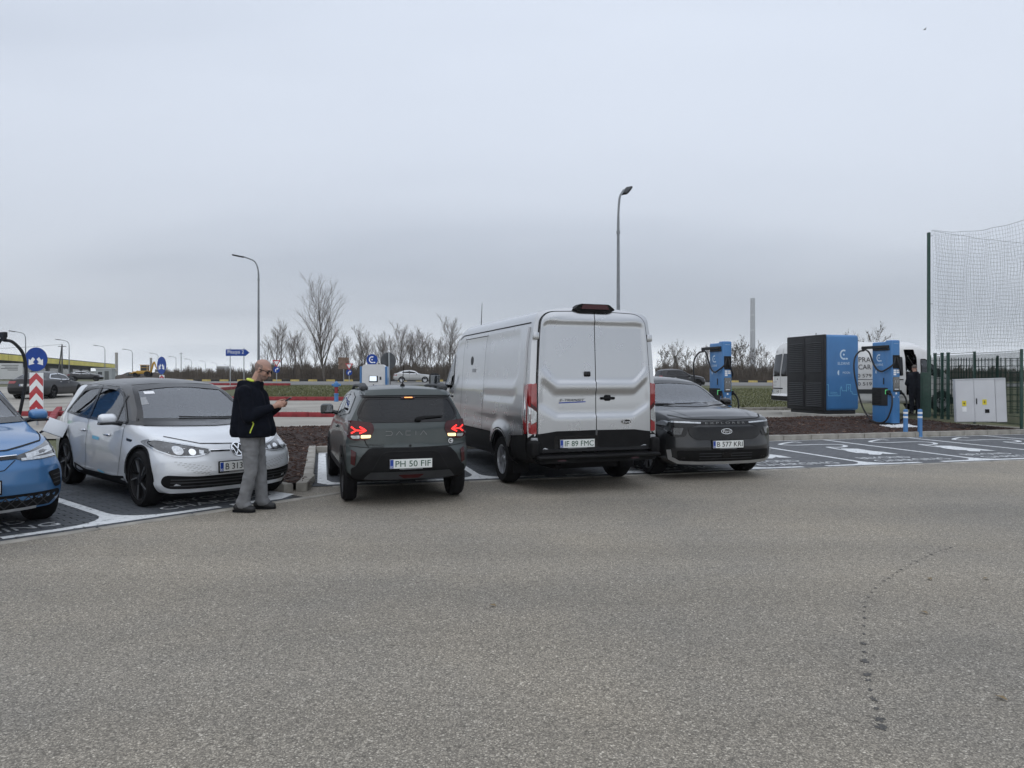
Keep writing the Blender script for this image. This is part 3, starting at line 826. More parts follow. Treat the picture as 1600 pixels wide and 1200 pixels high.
    def patch(s, name, mode, poly, mat, off=.004, res=.05, parent=None, rim=.012, f=None, smooth=True, relax=0, straight=False):
        v, fs = tri_poly(poly, res)
        out, keep = [], {}
        dirs = []
        for i, p in enumerate(v):
            h = s.ray(mode, p[0], p[1])
            if h is None: continue
            keep[i] = len(out); o = off + (f(p[0], p[1]) if f else 0.)
            out.append(h[0] + (-h[2] if straight else h[1])*o); dirs.append(h[2])
        faces = [tuple(keep[i] for i in q) for q in fs if all(i in keep for i in q)]
        cnt = {}
        for q in faces:
            for i in range(len(q)):
                e = (q[i], q[(i+1) % len(q)]); cnt.setdefault(tuple(sorted(e)), []).append(e)
        if rim:
            ring = {}
            for e, l in cnt.items():
                if len(l) == 1:
                    a, b = l[0]
                    for q in (a, b):
                        if q not in ring: ring[q] = len(out); out.append(out[q] + dirs[q]*rim)
                    faces.append((b, a, ring[a], ring[b]))
        me = bpy.data.meshes.new(name); me.from_pydata([tuple(q) for q in out], [], faces); me.update()
        bm = bmesh.new(); bm.from_mesh(me); bmesh.ops.recalc_face_normals(bm, faces=bm.faces)
        dv = dirs[0] if dirs else Vector((0, 0, -1))
        bm.faces.ensure_lookup_table()
        if len(bm.faces) and bm.faces[0].normal.dot(dv) > 0: bmesh.ops.reverse_faces(bm, faces=bm.faces[:])
        if relax:
            bm.verts.ensure_lookup_table()
            inner = [v for v in bm.verts if v.index < len(keep) and v.index not in (ring if rim else {})]
            for _ in range(relax): bmesh.ops.smooth_vert(bm, verts=inner, factor=.5, use_axis_x=True, use_axis_y=True, use_axis_z=True)
        bm.to_mesh(me); bm.free()
        return link(name, me, parent or s.root, mat, smooth, 35.)
    def strip(s, name, mode, pts, w, mat, off=.005, res=.04, closed=False, parent=None, taper=None):
        P = resample(pts, res, closed); n = len(P); out = []; ok = []
        for i in range(n):
            a = P[(i-1) % n] if closed else P[max(i-1, 0)]; b = P[(i+1) % n] if closed else P[min(i+1, n-1)]
            d = (b - a); d = d.normalized() if d.length else Vector((1, 0)); q = Vector((-d.y, d.x))
            ww = w if taper is None else w * (taper[0] + (taper[1]-taper[0]) * i / max(1, n-1))
            row_ = []
            for t in (-.5, .5):
                h = s.ray(mode, P[i].x + q.x*ww*t, P[i].y + q.y*ww*t)
                row_.append(None if h is None else h[0] + h[1]*off)
            ok.append(row_)
        V, Fc, idx = [], [], []
        for r_ in ok:
            if None in r_: idx.append(None)
            else: idx.append(len(V)); V += [tuple(q) for q in r_]
        for i in range(n if closed else n-1):
            a, b = idx[i], idx[(i+1) % n]
            if a is None or b is None: continue
            Fc.append((a, b, b+1, a+1))
        me = bpy.data.meshes.new(name); me.from_pydata(V, [], Fc); me.update()
        return link(name, me, parent or s.root, mat, True, None)
    def both(s, fn, *a, **k):
        return [getattr(s, fn)(a[0], m, *a[1:], **k) for m in ('L', 'R')]
    def window(s, mode, poly, mat='mid_glass', fw=.045, name='window', frame_mat='gloss_black', see=True, off=.004, res=.06):
        g = s.patch(name, mode, poly, mat, off=off, res=res, rim=0)
        if fw:
            c = Vector((sum(p[0] for p in poly)/len(poly), sum(p[1] for p in poly)/len(poly)))
            P = resample(poly, .05); n = len(P); ins = []
            area = sum(P[i].x*P[(i+1) % n].y - P[(i+1) % n].x*P[i].y for i in range(n)); sg = 1 if area > 0 else -1
            for i in range(n):
                d = (P[(i+1) % n] - P[i-1]); d = d.normalized() if d.length else Vector((1, 0)); ins.append(P[i] + Vector((-d.y, d.x))*sg*fw*.42)
            s.strip('window_frame', mode, [tuple(q) for q in ins], fw, frame_mat, off=off+.004, res=.05, closed=True, parent=g)
        if see: s.cut.append((mode, poly, fw))
        return g
    def textp(s, name, mode, string, c, w, h, mat, off=.006, parent=None, shear=0.):
        me = text_mesh(string, 0.).copy()
        co = np.empty(len(me.vertices)*3); me.vertices.foreach_get('co', co); co = co.reshape(-1, 3)
        lo, hi = co.min(0), co.max(0); co = (co - (lo+hi)/2) / np.maximum(hi-lo, 1e-6)
        sg = {'B': -1, 'F': 1, 'L': -1, 'R': 1}[mode]
        out = []
        for q in co:
            hh = s.ray(mode, c[0] + sg*(q[0]*w + shear*q[1]*h), c[1] + q[1]*h)
            out.append(hh[0] + hh[1]*off if hh else Vector((0, 0, 0)))
        me.vertices.foreach_set('co', np.array([tuple(q) for q in out]).ravel()); me.update()
        return link(name, me, parent or s.root, mat)
    def plate(s, mode, c, string, ink='ink_black', country='RO', w=.52, h=.112, tail=None):
        """number plate standing flat on a surface"""
        hh = s.ray(mode, c[0], c[1]); sg = 1 if mode == 'F' else -1
        X = Vector((0, sg, 0)); base = Vector((hh[0].x + sg*.014, c[0], c[1]))
        m = frame(base, X, (0, 0, 1))
        fr = MB().rbox((0, 0, -.006), (w+.03, h+.03, .014), .006).mesh(); fr.transform(m)
        o = link('number_plate', fr, s.root, 'black_plastic')
        pw = MB().rbox((0, 0.003, .003), (w, h, .008), .003).mesh(); pw.transform(m); link('plate_sheet', pw, o, 'plate_white')
        bl = MB().box((-w/2+.022, .003, .0075), (.040, h-.008, .004)).mesh(); bl.transform(m); link('country_band', bl, o, 'plate_blue')
        text(string, w-.085, h*.66, m @ Matrix.Translation((.024, .004, .0085)), ink, o)
        text(country, .030, .026, m @ Matrix.Translation((-w/2+.022, -h*.28, .010)), 'ink_white', o, 'country_code')
        MB().box(m @ Vector((0, -h/2-.006, .002)), (.002, w*.55, .007)).build('dealer_line', 'seat_light', o)
        return o
    def wheel_set(s, style='five', rim_mat='alloy', face_mat=None, spokes=5, inset=.01, rr=.70):
        Rw, tw = s.wr, s.tw; pr = {}
        for xw in s.wheels:
            hw = float(s.keys['hw'](xw)) - inset
            for sg in (1, -1):
                # local: z axis is outward
                m = Matrix.Translation((xw, sg*(hw - tw/2), Rw)) @ Matrix.Rotation(R(-90*sg), 4, 'X')
                if sg not in pr:
                    h = tw/2; ri = Rw*rr
                    ty = MB().lathe([(ri-.012, -h+.02), (ri+.004, -h), (Rw*.90, -h-.004), (Rw-.012, -h+.022), (Rw, -h*.55), (Rw, h*.55), (Rw-.012, h-.022), (Rw*.90, h+.004), (ri+.004, h), (ri-.012, h-.02), (ri-.012, -h+.02)], 40, caps=False)
                    rim = MB()
                    rim.lathe([(ri, -h+.03), (ri, h-.012), (ri-.016, h-.008), (ri-.022, h-.05), (.045, h-.085), (.0, h-.085)], 36, caps=False)
                    sp = MB(); hub = MB()
                    hub.lathe([(.052, h-.06), (.052, h-.022), (.030, h-.014), (.0, h-.012)], 18)
                    for k in range(spokes):
                        a = 2*math.pi*k/spokes + .2
                        if style == 'twin':
                            for da, tw_ in ((-.16, .02), (.16, .02)):
                                p0 = (math.cos(a)*.04, math.sin(a)*.04, h-.035); p1 = (math.cos(a+da)*(ri-.015), math.sin(a+da)*(ri-.015), h-.022)
                                d = Vector(p1)-Vector(p0); mm = frame((Vector(p0)+Vector(p1))/2, d, Vector((0, 0, 1)).cross(d)).to_3x3()
                                sp.box((Vector(p0)+Vector(p1))/2, (d.length, .026, .022), mm)
                        elif style == 'blade':
                            c0, c1 = a, a + .42
                            sp.prism([(math.cos(c0-.35)*.05, math.sin(c0-.35)*.05), (math.cos(c1-.16)*(ri-.012), math.sin(c1-.16)*(ri-.012)), (math.cos(c1+.13)*(ri-.012), math.sin(c1+.13)*(ri-.012)), (math.cos(c0+.55)*.06, math.sin(c0+.55)*.06)], .03, Matrix.Translation((0, 0, h-.055)))
                        else:
                            ww = .062
                            p0 = Vector((math.cos(a)*.03, math.sin(a)*.03, h-.04)); p1 = Vector((math.cos(a)*(ri-.012), math.sin(a)*(ri-.012), h-.026))
                            d = p1-p0; t = Vector((-math.sin(a), math.cos(a), 0))
                            sp.add([p0+t*ww*.6, p0-t*ww*.6, p1-t*ww*.42, p1+t*ww*.42, p0+t*ww*.6-Vector((0, 0, .03)), p0-t*ww*.6-Vector((0, 0, .03)), p1-t*ww*.42-Vector((0, 0, .03)), p1+t*ww*.42-Vector((0, 0, .03))],
                                   [(0, 3, 2, 1), (0, 1, 5, 4), (1, 2, 6, 5), (2, 3, 7, 6), (3, 0, 4, 7), (4, 5, 6, 7)])
                    pr[sg] = [q.mesh() for q in (ty, rim, sp, hub)]
                    pr[sg] = pr[1] if 1 in pr else pr[sg]
                w = link('wheel', pr[sg][1], s.root, rim_mat, True, 30.); w.matrix_local = m
                link('tyre', pr[sg][0], w, 'rubber', True, 30.)
                link('spokes', pr[sg][2], w, face_mat or rim_mat, False)
                link('hub_cap', pr[sg][3], w, face_mat or rim_mat, True, 30.)
    def arch_cut(s):
        cut = MB(); cut.cur = 1
        for xw in s.wheels:
            hw = float(s.keys['hw'](xw))
            for sg in (1, -1):
                cut.cyl((xw, sg*(hw-.30), s.wr+.005), (xw, sg*(hw+.5), s.wr+.005), s.wr + s.arch, n=40)
        return cut.mesh('arch_cut')
    def finish(s, lining=True, body_name='body', low=None, zones=()):
        co = bpy.data.objects.new('cutter', s.arch_cut()); COL.objects.link(co)
        o = bpy.data.objects.new('tmp', s.shell); COL.objects.link(o)
        s.shell.materials.append(M(s.mat)); s.shell.materials.append(M('trim'))
        co.data.materials.append(M('trim')); co.data.materials.append(M('trim'))
        md = o.modifiers.new('b', 'BOOLEAN'); md.operation = 'DIFFERENCE'; md.object = co; md.solver = 'EXACT'
        if hasattr(md, 'material_mode'): md.material_mode = 'INDEX'
        dg = bpy.context.evaluated_depsgraph_get()
        me = bpy.data.meshes.new_from_object(o.evaluated_get(dg))
        bpy.data.objects.remove(o); bpy.data.objects.remove(co)
        def holes(me, inset):
            n = len(me.polygons); c = np.empty(n*3); me.polygons.foreach_get('center', c); c = c.reshape(-1, 3)
            nn = np.empty(n*3); me.polygons.foreach_get('normal', nn); nn = nn.reshape(-1, 3)
            kill = set()
            for mode, poly, fw in s.cut:
                ax = {'L': (0, 2), 'R': (0, 2), 'F': (1, 2), 'B': (1, 2)}[mode]
                xs = [p[0] for p in poly]; zs = [p[1] for p in poly]
                q = c[:, ax]
                msk = (q[:, 0] > min(xs)) & (q[:, 0] < max(xs)) & (q[:, 1] > min(zs)) & (q[:, 1] < max(zs))
                msk &= {'L': nn[:, 1] > .25, 'R': nn[:, 1] < -.25, 'F': nn[:, 0] > .2, 'B': nn[:, 0] < -.12}[mode]
                if mode == 'F': msk &= c[:, 0] > s.L*.5
                if mode == 'B': msk &= c[:, 0] < s.L*.5
                for i in np.nonzero(msk)[0]:
                    p = (q[i, 0], q[i, 1])
                    if inside(p, poly) and edge_dist(p, poly) > inset: kill.add(int(i))
            return kill
        if low:
            me.materials.append(M(low[1])); k_ = len(me.materials) - 1
            for p in me.polygons:
                if p.center.z < low[0] and p.material_index == 0: p.material_index = k_
        for fn, mt in zones:
            me.materials.append(M(mt)); k_ = len(me.materials) - 1
            for p in me.polygons:
                if p.material_index == 0 and fn(p.center): p.material_index = k_
        if s.cut:
            kill = holes(me, .022)
            bm = bmesh.new(); bm.from_mesh(me); bm.faces.ensure_lookup_table()
            bmesh.ops.delete(bm, geom=[bm.faces[i] for i in kill], context='FACES'); bm.to_mesh(me); bm.free()
        b = link(body_name, me, s.root, None, True, 32.)
        s.body = b
        if lining and s.cut:
            li = s.shell.copy()
            kill = holes(li, .012)
            bm = bmesh.new(); bm.from_mesh(li); bm.faces.ensure_lookup_table(); bm.normal_update()
            low = [f.index for f in bm.faces if f.calc_center_median().z < .42]
            for v in bm.verts: v.co -= v.normal * .035
            bmesh.ops.delete(bm, geom=[bm.faces[i] for i in kill | set(low)], context='FACES'); bm.to_mesh(li); bm.free()
            link('interior_lining', li, s.root, 'trim', True, None)
        return b
    def seats(s, rows, z0=.55, y=.38, mat='seat_cloth', dash=None, wheel=None, bench=None, head=.0, light=None):
        for x in rows:
            for yy in (y, -y):
                q = MB(); q.rbox((x+.12, yy, z0-.05), (.50, .48, .18), .06)
                t = Matrix.Rotation(R(-14), 3, 'Y')
                q.rbox((x-.16, yy, z0+.27), (.14, .46, .56), .06, rot=t); q.rbox((x-.26, yy, z0+.64+head), (.09, .26, .18), .04, rot=t)
                q.build('seat', light or mat, s.root, True, 50.)
        if bench:
            q = MB(); q.rbox((bench+.1, 0, z0-.05), (.5, 1.25, .18), .06); q.rbox((bench-.18, 0, z0+.25), (.14, 1.25, .55), .06, rot=Matrix.Rotation(R(-16), 3, 'Y'))
            for yy in (.40, -.40): q.rbox((bench-.28, yy, z0+.58), (.08, .24, .14), .03)
            q.build('rear_bench', mat, s.root, True, 50.)
        if dash:
            q = MB(); q.rbox((dash, 0, z0+.27), (.55, 1.42, .20), .07); q.build('dashboard', 'trim', s.root, True, 50.)
            if wheel:
                c = Vector((dash-.36, .38*wheel, z0+.34)); pts = []
                for k in range(21):
                    a = 2*math.pi*k/20; pts.append(c + Vector((.06*math.sin(a), .18*math.cos(a), .17*math.sin(a))))
                w = MB(); w.tube(pts, .016, 6); w.box(c, (.02, .32, .03)); w.build('steering_wheel', 'trim', s.root, True)
    def mirror(s, x, z, mat, y=None, size=(.14, .20, .15), foot=.12, cap='gloss_black', drop=0.):
        for m, sg in (('L', 1), ('R', -1)):
            h = s.ray(m, x, z); p = h[0]
            c = p + Vector((.0, sg*(foot*.55 + size[1]/2), .055))
            b = MB().rbox(c, size, min(size)*.42, 4).mesh()
            for v in b.vertices:
                if v.co.x > c.x: v.co.z = c.z + (v.co.z - c.z)*.8; v.co.y = c.y + (v.co.y - c.y)*.92
            o = link('wing_mirror', b, s.root, mat, True, 50.)
            MB().rbox(c + Vector((-size[0]/2-.001, 0, 0)), (.012, size[1]*.86, size[2]*.80), .006).build('mirror_glass', 'mirror_glass', o)
            MB().rbox(c - Vector((0, 0, size[2]*.40)), (size[0]*.98, size[1]*.98, size[2]*.24), .02).build('mirror_base', cap, o)
            MB().tube([p - Vector((0, sg*.03, .02)), p + Vector((.01, sg*foot*.5, .0)), c - Vector((0, 0, size[2]*.25))], [.035, .03, .03], 8).build('mirror_arm', cap, o, True)
    def handle(s, m, x, z, mat, size=(.20, .03, .032), parent=None):
        h = s.ray(m, x, z); sg = 1 if m == 'L' else -1
        return MB().rbox(h[0] + Vector((0, sg*.014, 0)), size, .012, 2).build('door_handle', mat, parent or s.root, True, 50.)
    def underside(s, z=.2):
        """axles and floor seen under the car"""
        q = MB()
        for xw in s.wheels: q.cyl((xw, -float(s.keys['hw'](xw))+.15, s.wr), (xw, float(s.keys['hw'](xw))-.15, s.wr), .045, n=8)
        q.build('axles', 'trim', s.root)
def emblem_ring(car, mode, c, r, w, mat, parent=None, name='badge', sx=1.):
    return car.strip(name, mode, [(c[0]+sx*r*math.cos(2*math.pi*k/28), c[1]+r*math.sin(2*math.pi*k/28)) for k in range(28)], w, mat, off=.012, res=.01, closed=True, parent=parent)
def disc_patch(car, name, mode, c, r, mat, off=.008, sx=1., parent=None, n=24):
    return car.patch(name, mode, [(c[0]+sx*r*math.cos(2*math.pi*k/n), c[1]+r*math.sin(2*math.pi*k/n)) for k in range(n)], mat, off=off, res=r*.7, parent=parent, rim=off+.004)

paint('paint_white', (.68, .705, .735), .12, .30, .04, coat=1.)
paint('paint_black_roof', (.008, .008, .009), .0, .4, .03, coat=.5)
paint('paint_blue', (.050, .165, .36), .35, .34, .06)
paint('paint_green_grey', (.034, .046, .046), .25, .38, .10, coat=.5)
paint('paint_silver', (.50, .51, .525), .92, .27, .0)
paint('paint_dark_grey', (.022, .0235, .026), .45, .34, .03, coat=.7)
paint('paint_black', (.006, .006, .008), .1, .4, .03, coat=.35)
paint('paint_far_silver', (.33, .335, .33), .45, .36, .10)
paint('paint_van_white', (.66, .66, .65), .0, .4, .16)

def plan(a, b, p=6): return lambda u: a*u**2 + b*u**p

# ------------------------------------------------------------------ white hatchback with black roof
def white_hatch():
    L = 4.26; xr, xf, wr = .72, 3.46, .345
    hd = Vector((.743, -.669)); ax = Vector((-3.93, 9.26))
    c = Car('electric_hatchback', 'white electric hatchback with black roof and open charge flap, behind the man with a phone', 'car', L,
        dict(zb=[(0, .26), (.4, .20), (3.6, .19), (4.26, .20)], hw=[(0, .84), (.6, .90), (1.2, .905), (3.2, .905), (3.8, .895), (4.26, .86)], zm=[(0, .66), (4.26, .56)],
             zs=[(0, .96), (.6, 1.01), (1.5, .965), (2.8, .93), (3.3, .90), (3.8, .82), (4.26, .68)],
             ws=[(0, .78), (.6, .85), (1.5, .865), (2.8, .86), (3.4, .82), (3.9, .79), (4.26, .78)],
             zr=[(0, 1.42), (.5, 1.47), (1.5, 1.495), (2.2, 1.475), (2.5, 1.40), (2.85, 1.20), (3.15, 1.02), (3.32, .945), (3.8, .86), (4.26, .715)],
             wr=[(0, .60), (.6, .635), (2.2, .645), (2.6, .68), (3.1, .77), (3.35, .77), (3.9, .72), (4.26, .70)],
             zt=[(0, 1.45), (.5, 1.53), (1.4, 1.565), (2.0, 1.55), (2.4, 1.47), (2.8, 1.27), (3.2, 1.06), (3.38, .99), (3.6, .955), (4.0, .885), (4.26, .775)]),
        (xr, xf), wr, .21, ax - hd*xf, hd, 'paint_white',
        front=(lin([(.19, .14), (.30, .05), (.45, .0), (.58, .01), (.68, .06), (.76, .13), (.8, .2)]), plan(.11, .30, 5)),
        rear=(lin([(.25, .05), (.5, 0), (.9, .03), (1.1, .12), (1.45, .42)]), plan(.05, .12)), FD=.85, RD=.9, arch=.045)
    sidew = fillet([(.62, 1.06), (.92, 1.40), (1.5, 1.455), (2.1, 1.44), (2.45, 1.37), (2.98, .985), (2.2, .985), (1.2, 1.02)], [.04, .08, .1, .1, .1, .03, .1, .1])
    for m in 'LR':
        c.window(m, sidew, 'mid_glass', .035)
        c.strip('pillar', m, [(1.62, 1.0), (1.56, 1.46)], .09, 'gloss_black', off=.010)
        c.strip('pillar', m, [(2.62, .97), (2.58, 1.33)], .035, 'gloss_black', off=.010)
        c.strip('panel_gap', m, [(1.64, 1.0), (1.66, .5), (1.60, .30)], .009, 'gap')
        c.strip('panel_gap', m, [(2.92, .96), (2.93, .6), (2.82, .32)], .009, 'gap')
        c.strip('panel_gap', m, [(.70, 1.06), (.86, .82), (1.10, .55), (1.16, .34)], .009, 'gap')
        c.handle(m, 1.50, .845, 'chrome'); c.handle(m, 2.42, .825, 'chrome')
        c.patch('sill', m, [(xr+.42, .20), (xf-.42, .20)] + [(xf-.46, .34), (2.6, .31), (1.6, .31), (xr+.44, .37)], 'black_plastic', off=.008, res=.09)
        c.strip('wheel_arch_trim', m, arc(xf, wr, wr+.055, 0, 175), .024, 'black_plastic', off=.006)
        c.patch('door_sticker', m, [(2.14, .775), (1.88, .79), (1.88, .745), (2.12, .735)] if m == 'R' else [(1.9, .79), (2.14, .775), (2.14, .735), (1.9, .75)], 'cyan_print', off=.005, rim=0)
        c.patch('sill_sticker', m, [(2.12, .355), (2.34, .335), (2.34, .315), (2.12, .332)], 'cyan_print', off=.010, rim=0)
        c.patch('vent_badge', m, [(3.04, .815), (3.20, .80), (3.18, .775), (3.05, .785)], 'gloss_black', off=.006)
        c.strip('roof_edge_arch', m, [(.60, 1.06), (.92, 1.435), (1.5, 1.495), (2.15, 1.475)], .05, 'paint_black_roof', off=.004)
    # black roof and pillars
    c.patch('roof', 'T', [(.25, -.60), (2.32, -.66), (2.32, .66), (.25, .60)], 'paint_black_roof', off=.005, res=.12)
    ws = fillet([(-.78, 1.005), (-.70, 1.14), (-.585, 1.44), (0, 1.50), (.585, 1.44), (.70, 1.14), (.78, 1.005), (0, .985)], [.02, .1, .06, .3, .06, .1, .02, .3])
    g = c.window('F', ws, 'clear_glass', .055, name='windscreen')
    for sg in (1, -1):
        c.strip('windscreen_pillar', 'F', [(sg*.80, 1.00), (sg*.735, 1.12), (sg*.62, 1.43)], .075, 'paint_black_roof', off=.006)
    c.patch('cowl', 'F', [(-.74, .965), (-.76, 1.012), (0, 1.005), (.76, 1.012), (.74, .965), (0, .952)], 'gloss_black', off=.006)
    c.strip('cowl_edge', 'F', [(-.83, 1.0), (-.6, .985), (0, .975), (.6, .985), (.83, 1.0)], .05, 'gloss_black', off=.010)
    c.strip('wiper', 'F', [(.52, 1.015), (0, 1.03), (-.30, 1.045)], .018, 'black_plastic', off=.022)
    c.patch('sticker', 'F', [(-.50, 1.38), (-.37, 1.385), (-.37, 1.352), (-.50, 1.347)], 'ink_white', off=.006, rim=0)
    c.patch('sticker', 'F', [(-.60, 1.30), (-.51, 1.31), (-.53, 1.22), (-.62, 1.21)], 'seat_light', off=.006, rim=0)
    c.patch('mirror_camera_housing', 'F', fillet([(-.16, 1.42), (.16, 1.42), (.13, 1.35), (.04, 1.30), (-.05, 1.34), (-.14, 1.36)], .03), 'black_plastic', off=-.02, rim=0)
    # face
    for sg in (1, -1):
        hl = fillet([(sg*.845, .79), (sg*.80, .83), (sg*.60, .775), (sg*.33, .715), (sg*.36, .665), (sg*.50, .635), (sg*.70, .64), (sg*.82, .70)], .05)
        h = c.patch('headlight', 'F', hl, 'lamp_smoke', off=.006, res=.03)
        c.strip('daytime_light', 'F', hl, .016, 'lamp_clear', off=.010, closed=True, parent=h)
        disc_patch(c, 'lens', 'F', (sg*.66, .705), .048, 'lamp_clear', off=.010, parent=h)
        disc_patch(c, 'lens', 'F', (sg*.53, .685), .036, 'chrome', off=.010, parent=h)
        c.strip('lamp_fin', 'F', [(sg*.44, .66), (sg*.43, .70)], .05, 'lamp_clear', off=.010, parent=h)
        c.strip('nose_light_bar', 'F', [(sg*.33, .69), (sg*.10, .685)], .020, 'gloss_black', off=.007)
        c.strip('nose_line', 'F', [(sg*.33, .697), (sg*.10, .692)], .006, 'chrome', off=.010)
        for i in range(5):
            for j in range(9 - i):
                x0 = sg*(.36 + .043*j + .02*(i % 2)); z0 = .505 - .022*i + .012*j*.8
                c.patch('bumper_dimple', 'F', [(x0-.014, z0-.004), (x0+.010, z0-.004), (x0+.014, z0+.004), (x0-.010, z0+.004)], 'trim_silver', off=.003, rim=0, res=.05)
    bd = disc_patch(c, 'maker_badge', 'F', (0, .685), .082, 'gloss_black', off=.010)
    emblem_ring(c, 'F', (0, .685), .076, .012, 'chrome', bd, 'badge_ring')
    c.strip('badge_letter', 'F', [(-.034, .745), (0, .690), (.034, .745)], .013, 'chrome', off=.014, parent=bd, res=.02)
    c.strip('badge_letter', 'F', [(-.064, .712), (-.032, .628), (0, .682), (.032, .628), (.064, .712)], .013, 'chrome', off=.014, parent=bd, res=.02)
    c.strip('panel_gap', 'F', [(-.70, .86), (-.40, .775), (0, .757), (.40, .775), (.70, .86)], .008, 'gap')
    low = c.patch('lower_intake', 'F', fillet([(-.80, .43), (-.50, .405), (.50, .405), (.80, .43), (.82, .33), (.76, .265), (.55, .255), (-.55, .255), (-.76, .265), (-.82, .33)], .05), 'black_plastic', off=.006, res=.06)
    for z in (.30, .34, .375): c.strip('intake_bar', 'F', [(-.74, z), (0, z-.01), (.74, z)], .014, 'grey_plastic', off=.013, parent=low)
    c.strip('lip', 'F', [(-.55, .225), (0, .215), (.55, .225)], .035, 'paint_white', off=.004)
    c.plate('F', (0, .495), 'B 313 ASO')
    c.mirror(2.78, .99, 'paint_white', size=(.13, .22, .135), foot=.10)
    c.wheel_set('blade', 'dark_alloy', 'dark_alloy', 5, rr=.76)
    for w in [o for o in c.root.children if o.name.startswith('wheel') and o.type == 'MESH' and not o.name.startswith('wheel_arch')]:
        q = MB(); ri = wr*.76
        for k in range(5):
            a = 2*math.pi*k/5 + .62 + .2
            q.box((math.cos(a-.1)*(ri*.62), math.sin(a-.1)*(ri*.62), .105-.019), (ri*.62, .016, .008), Matrix.Rotation(a+.05, 3, 'Z'))
        q.build('spoke_edges', 'alloy', w)
    c.seats((1.95,), .58, light='seat_cloth', dash=2.95, wheel=1, bench=1.1, head=.02)
    # charge flap, right rear quarter, hinged at its front edge
    h = c.ray('R', .70, .80)
    fl = MB(); m4 = frame(h[0] + Vector((.12, -.15, .05)), (-.25, -.85, .40), (-.32, .36, .9)); fl.rbox((0, 0, 0), (.27, .23, .022), .05, 3)
    me = fl.mesh(); me.transform(m4); o = link('charge_flap', me, c.root, 'paint_white', True, 50.)
    c.patch('charge_socket', 'R', fillet([(.60, .72), (.80, .72), (.80, .90), (.60, .90)], .04), 'trim', off=.003)
    q = h[0] + Vector((-.02, -.02, -.0)); pl = MB()
    pl.tube([q, q + Vector((0, -.10, .0)), q + Vector((-.03, -.20, .02))], [.03, .034, .022], 10)
    pl.build('charge_plug', 'black_plastic', c.root, True)
    c.underside(); c.finish(zones=[(lambda p: (p.x > 2.05 and p.z > 1.0) or (p.x > .32 and p.z > 1.465), 'paint_black_roof')])
    return c, q

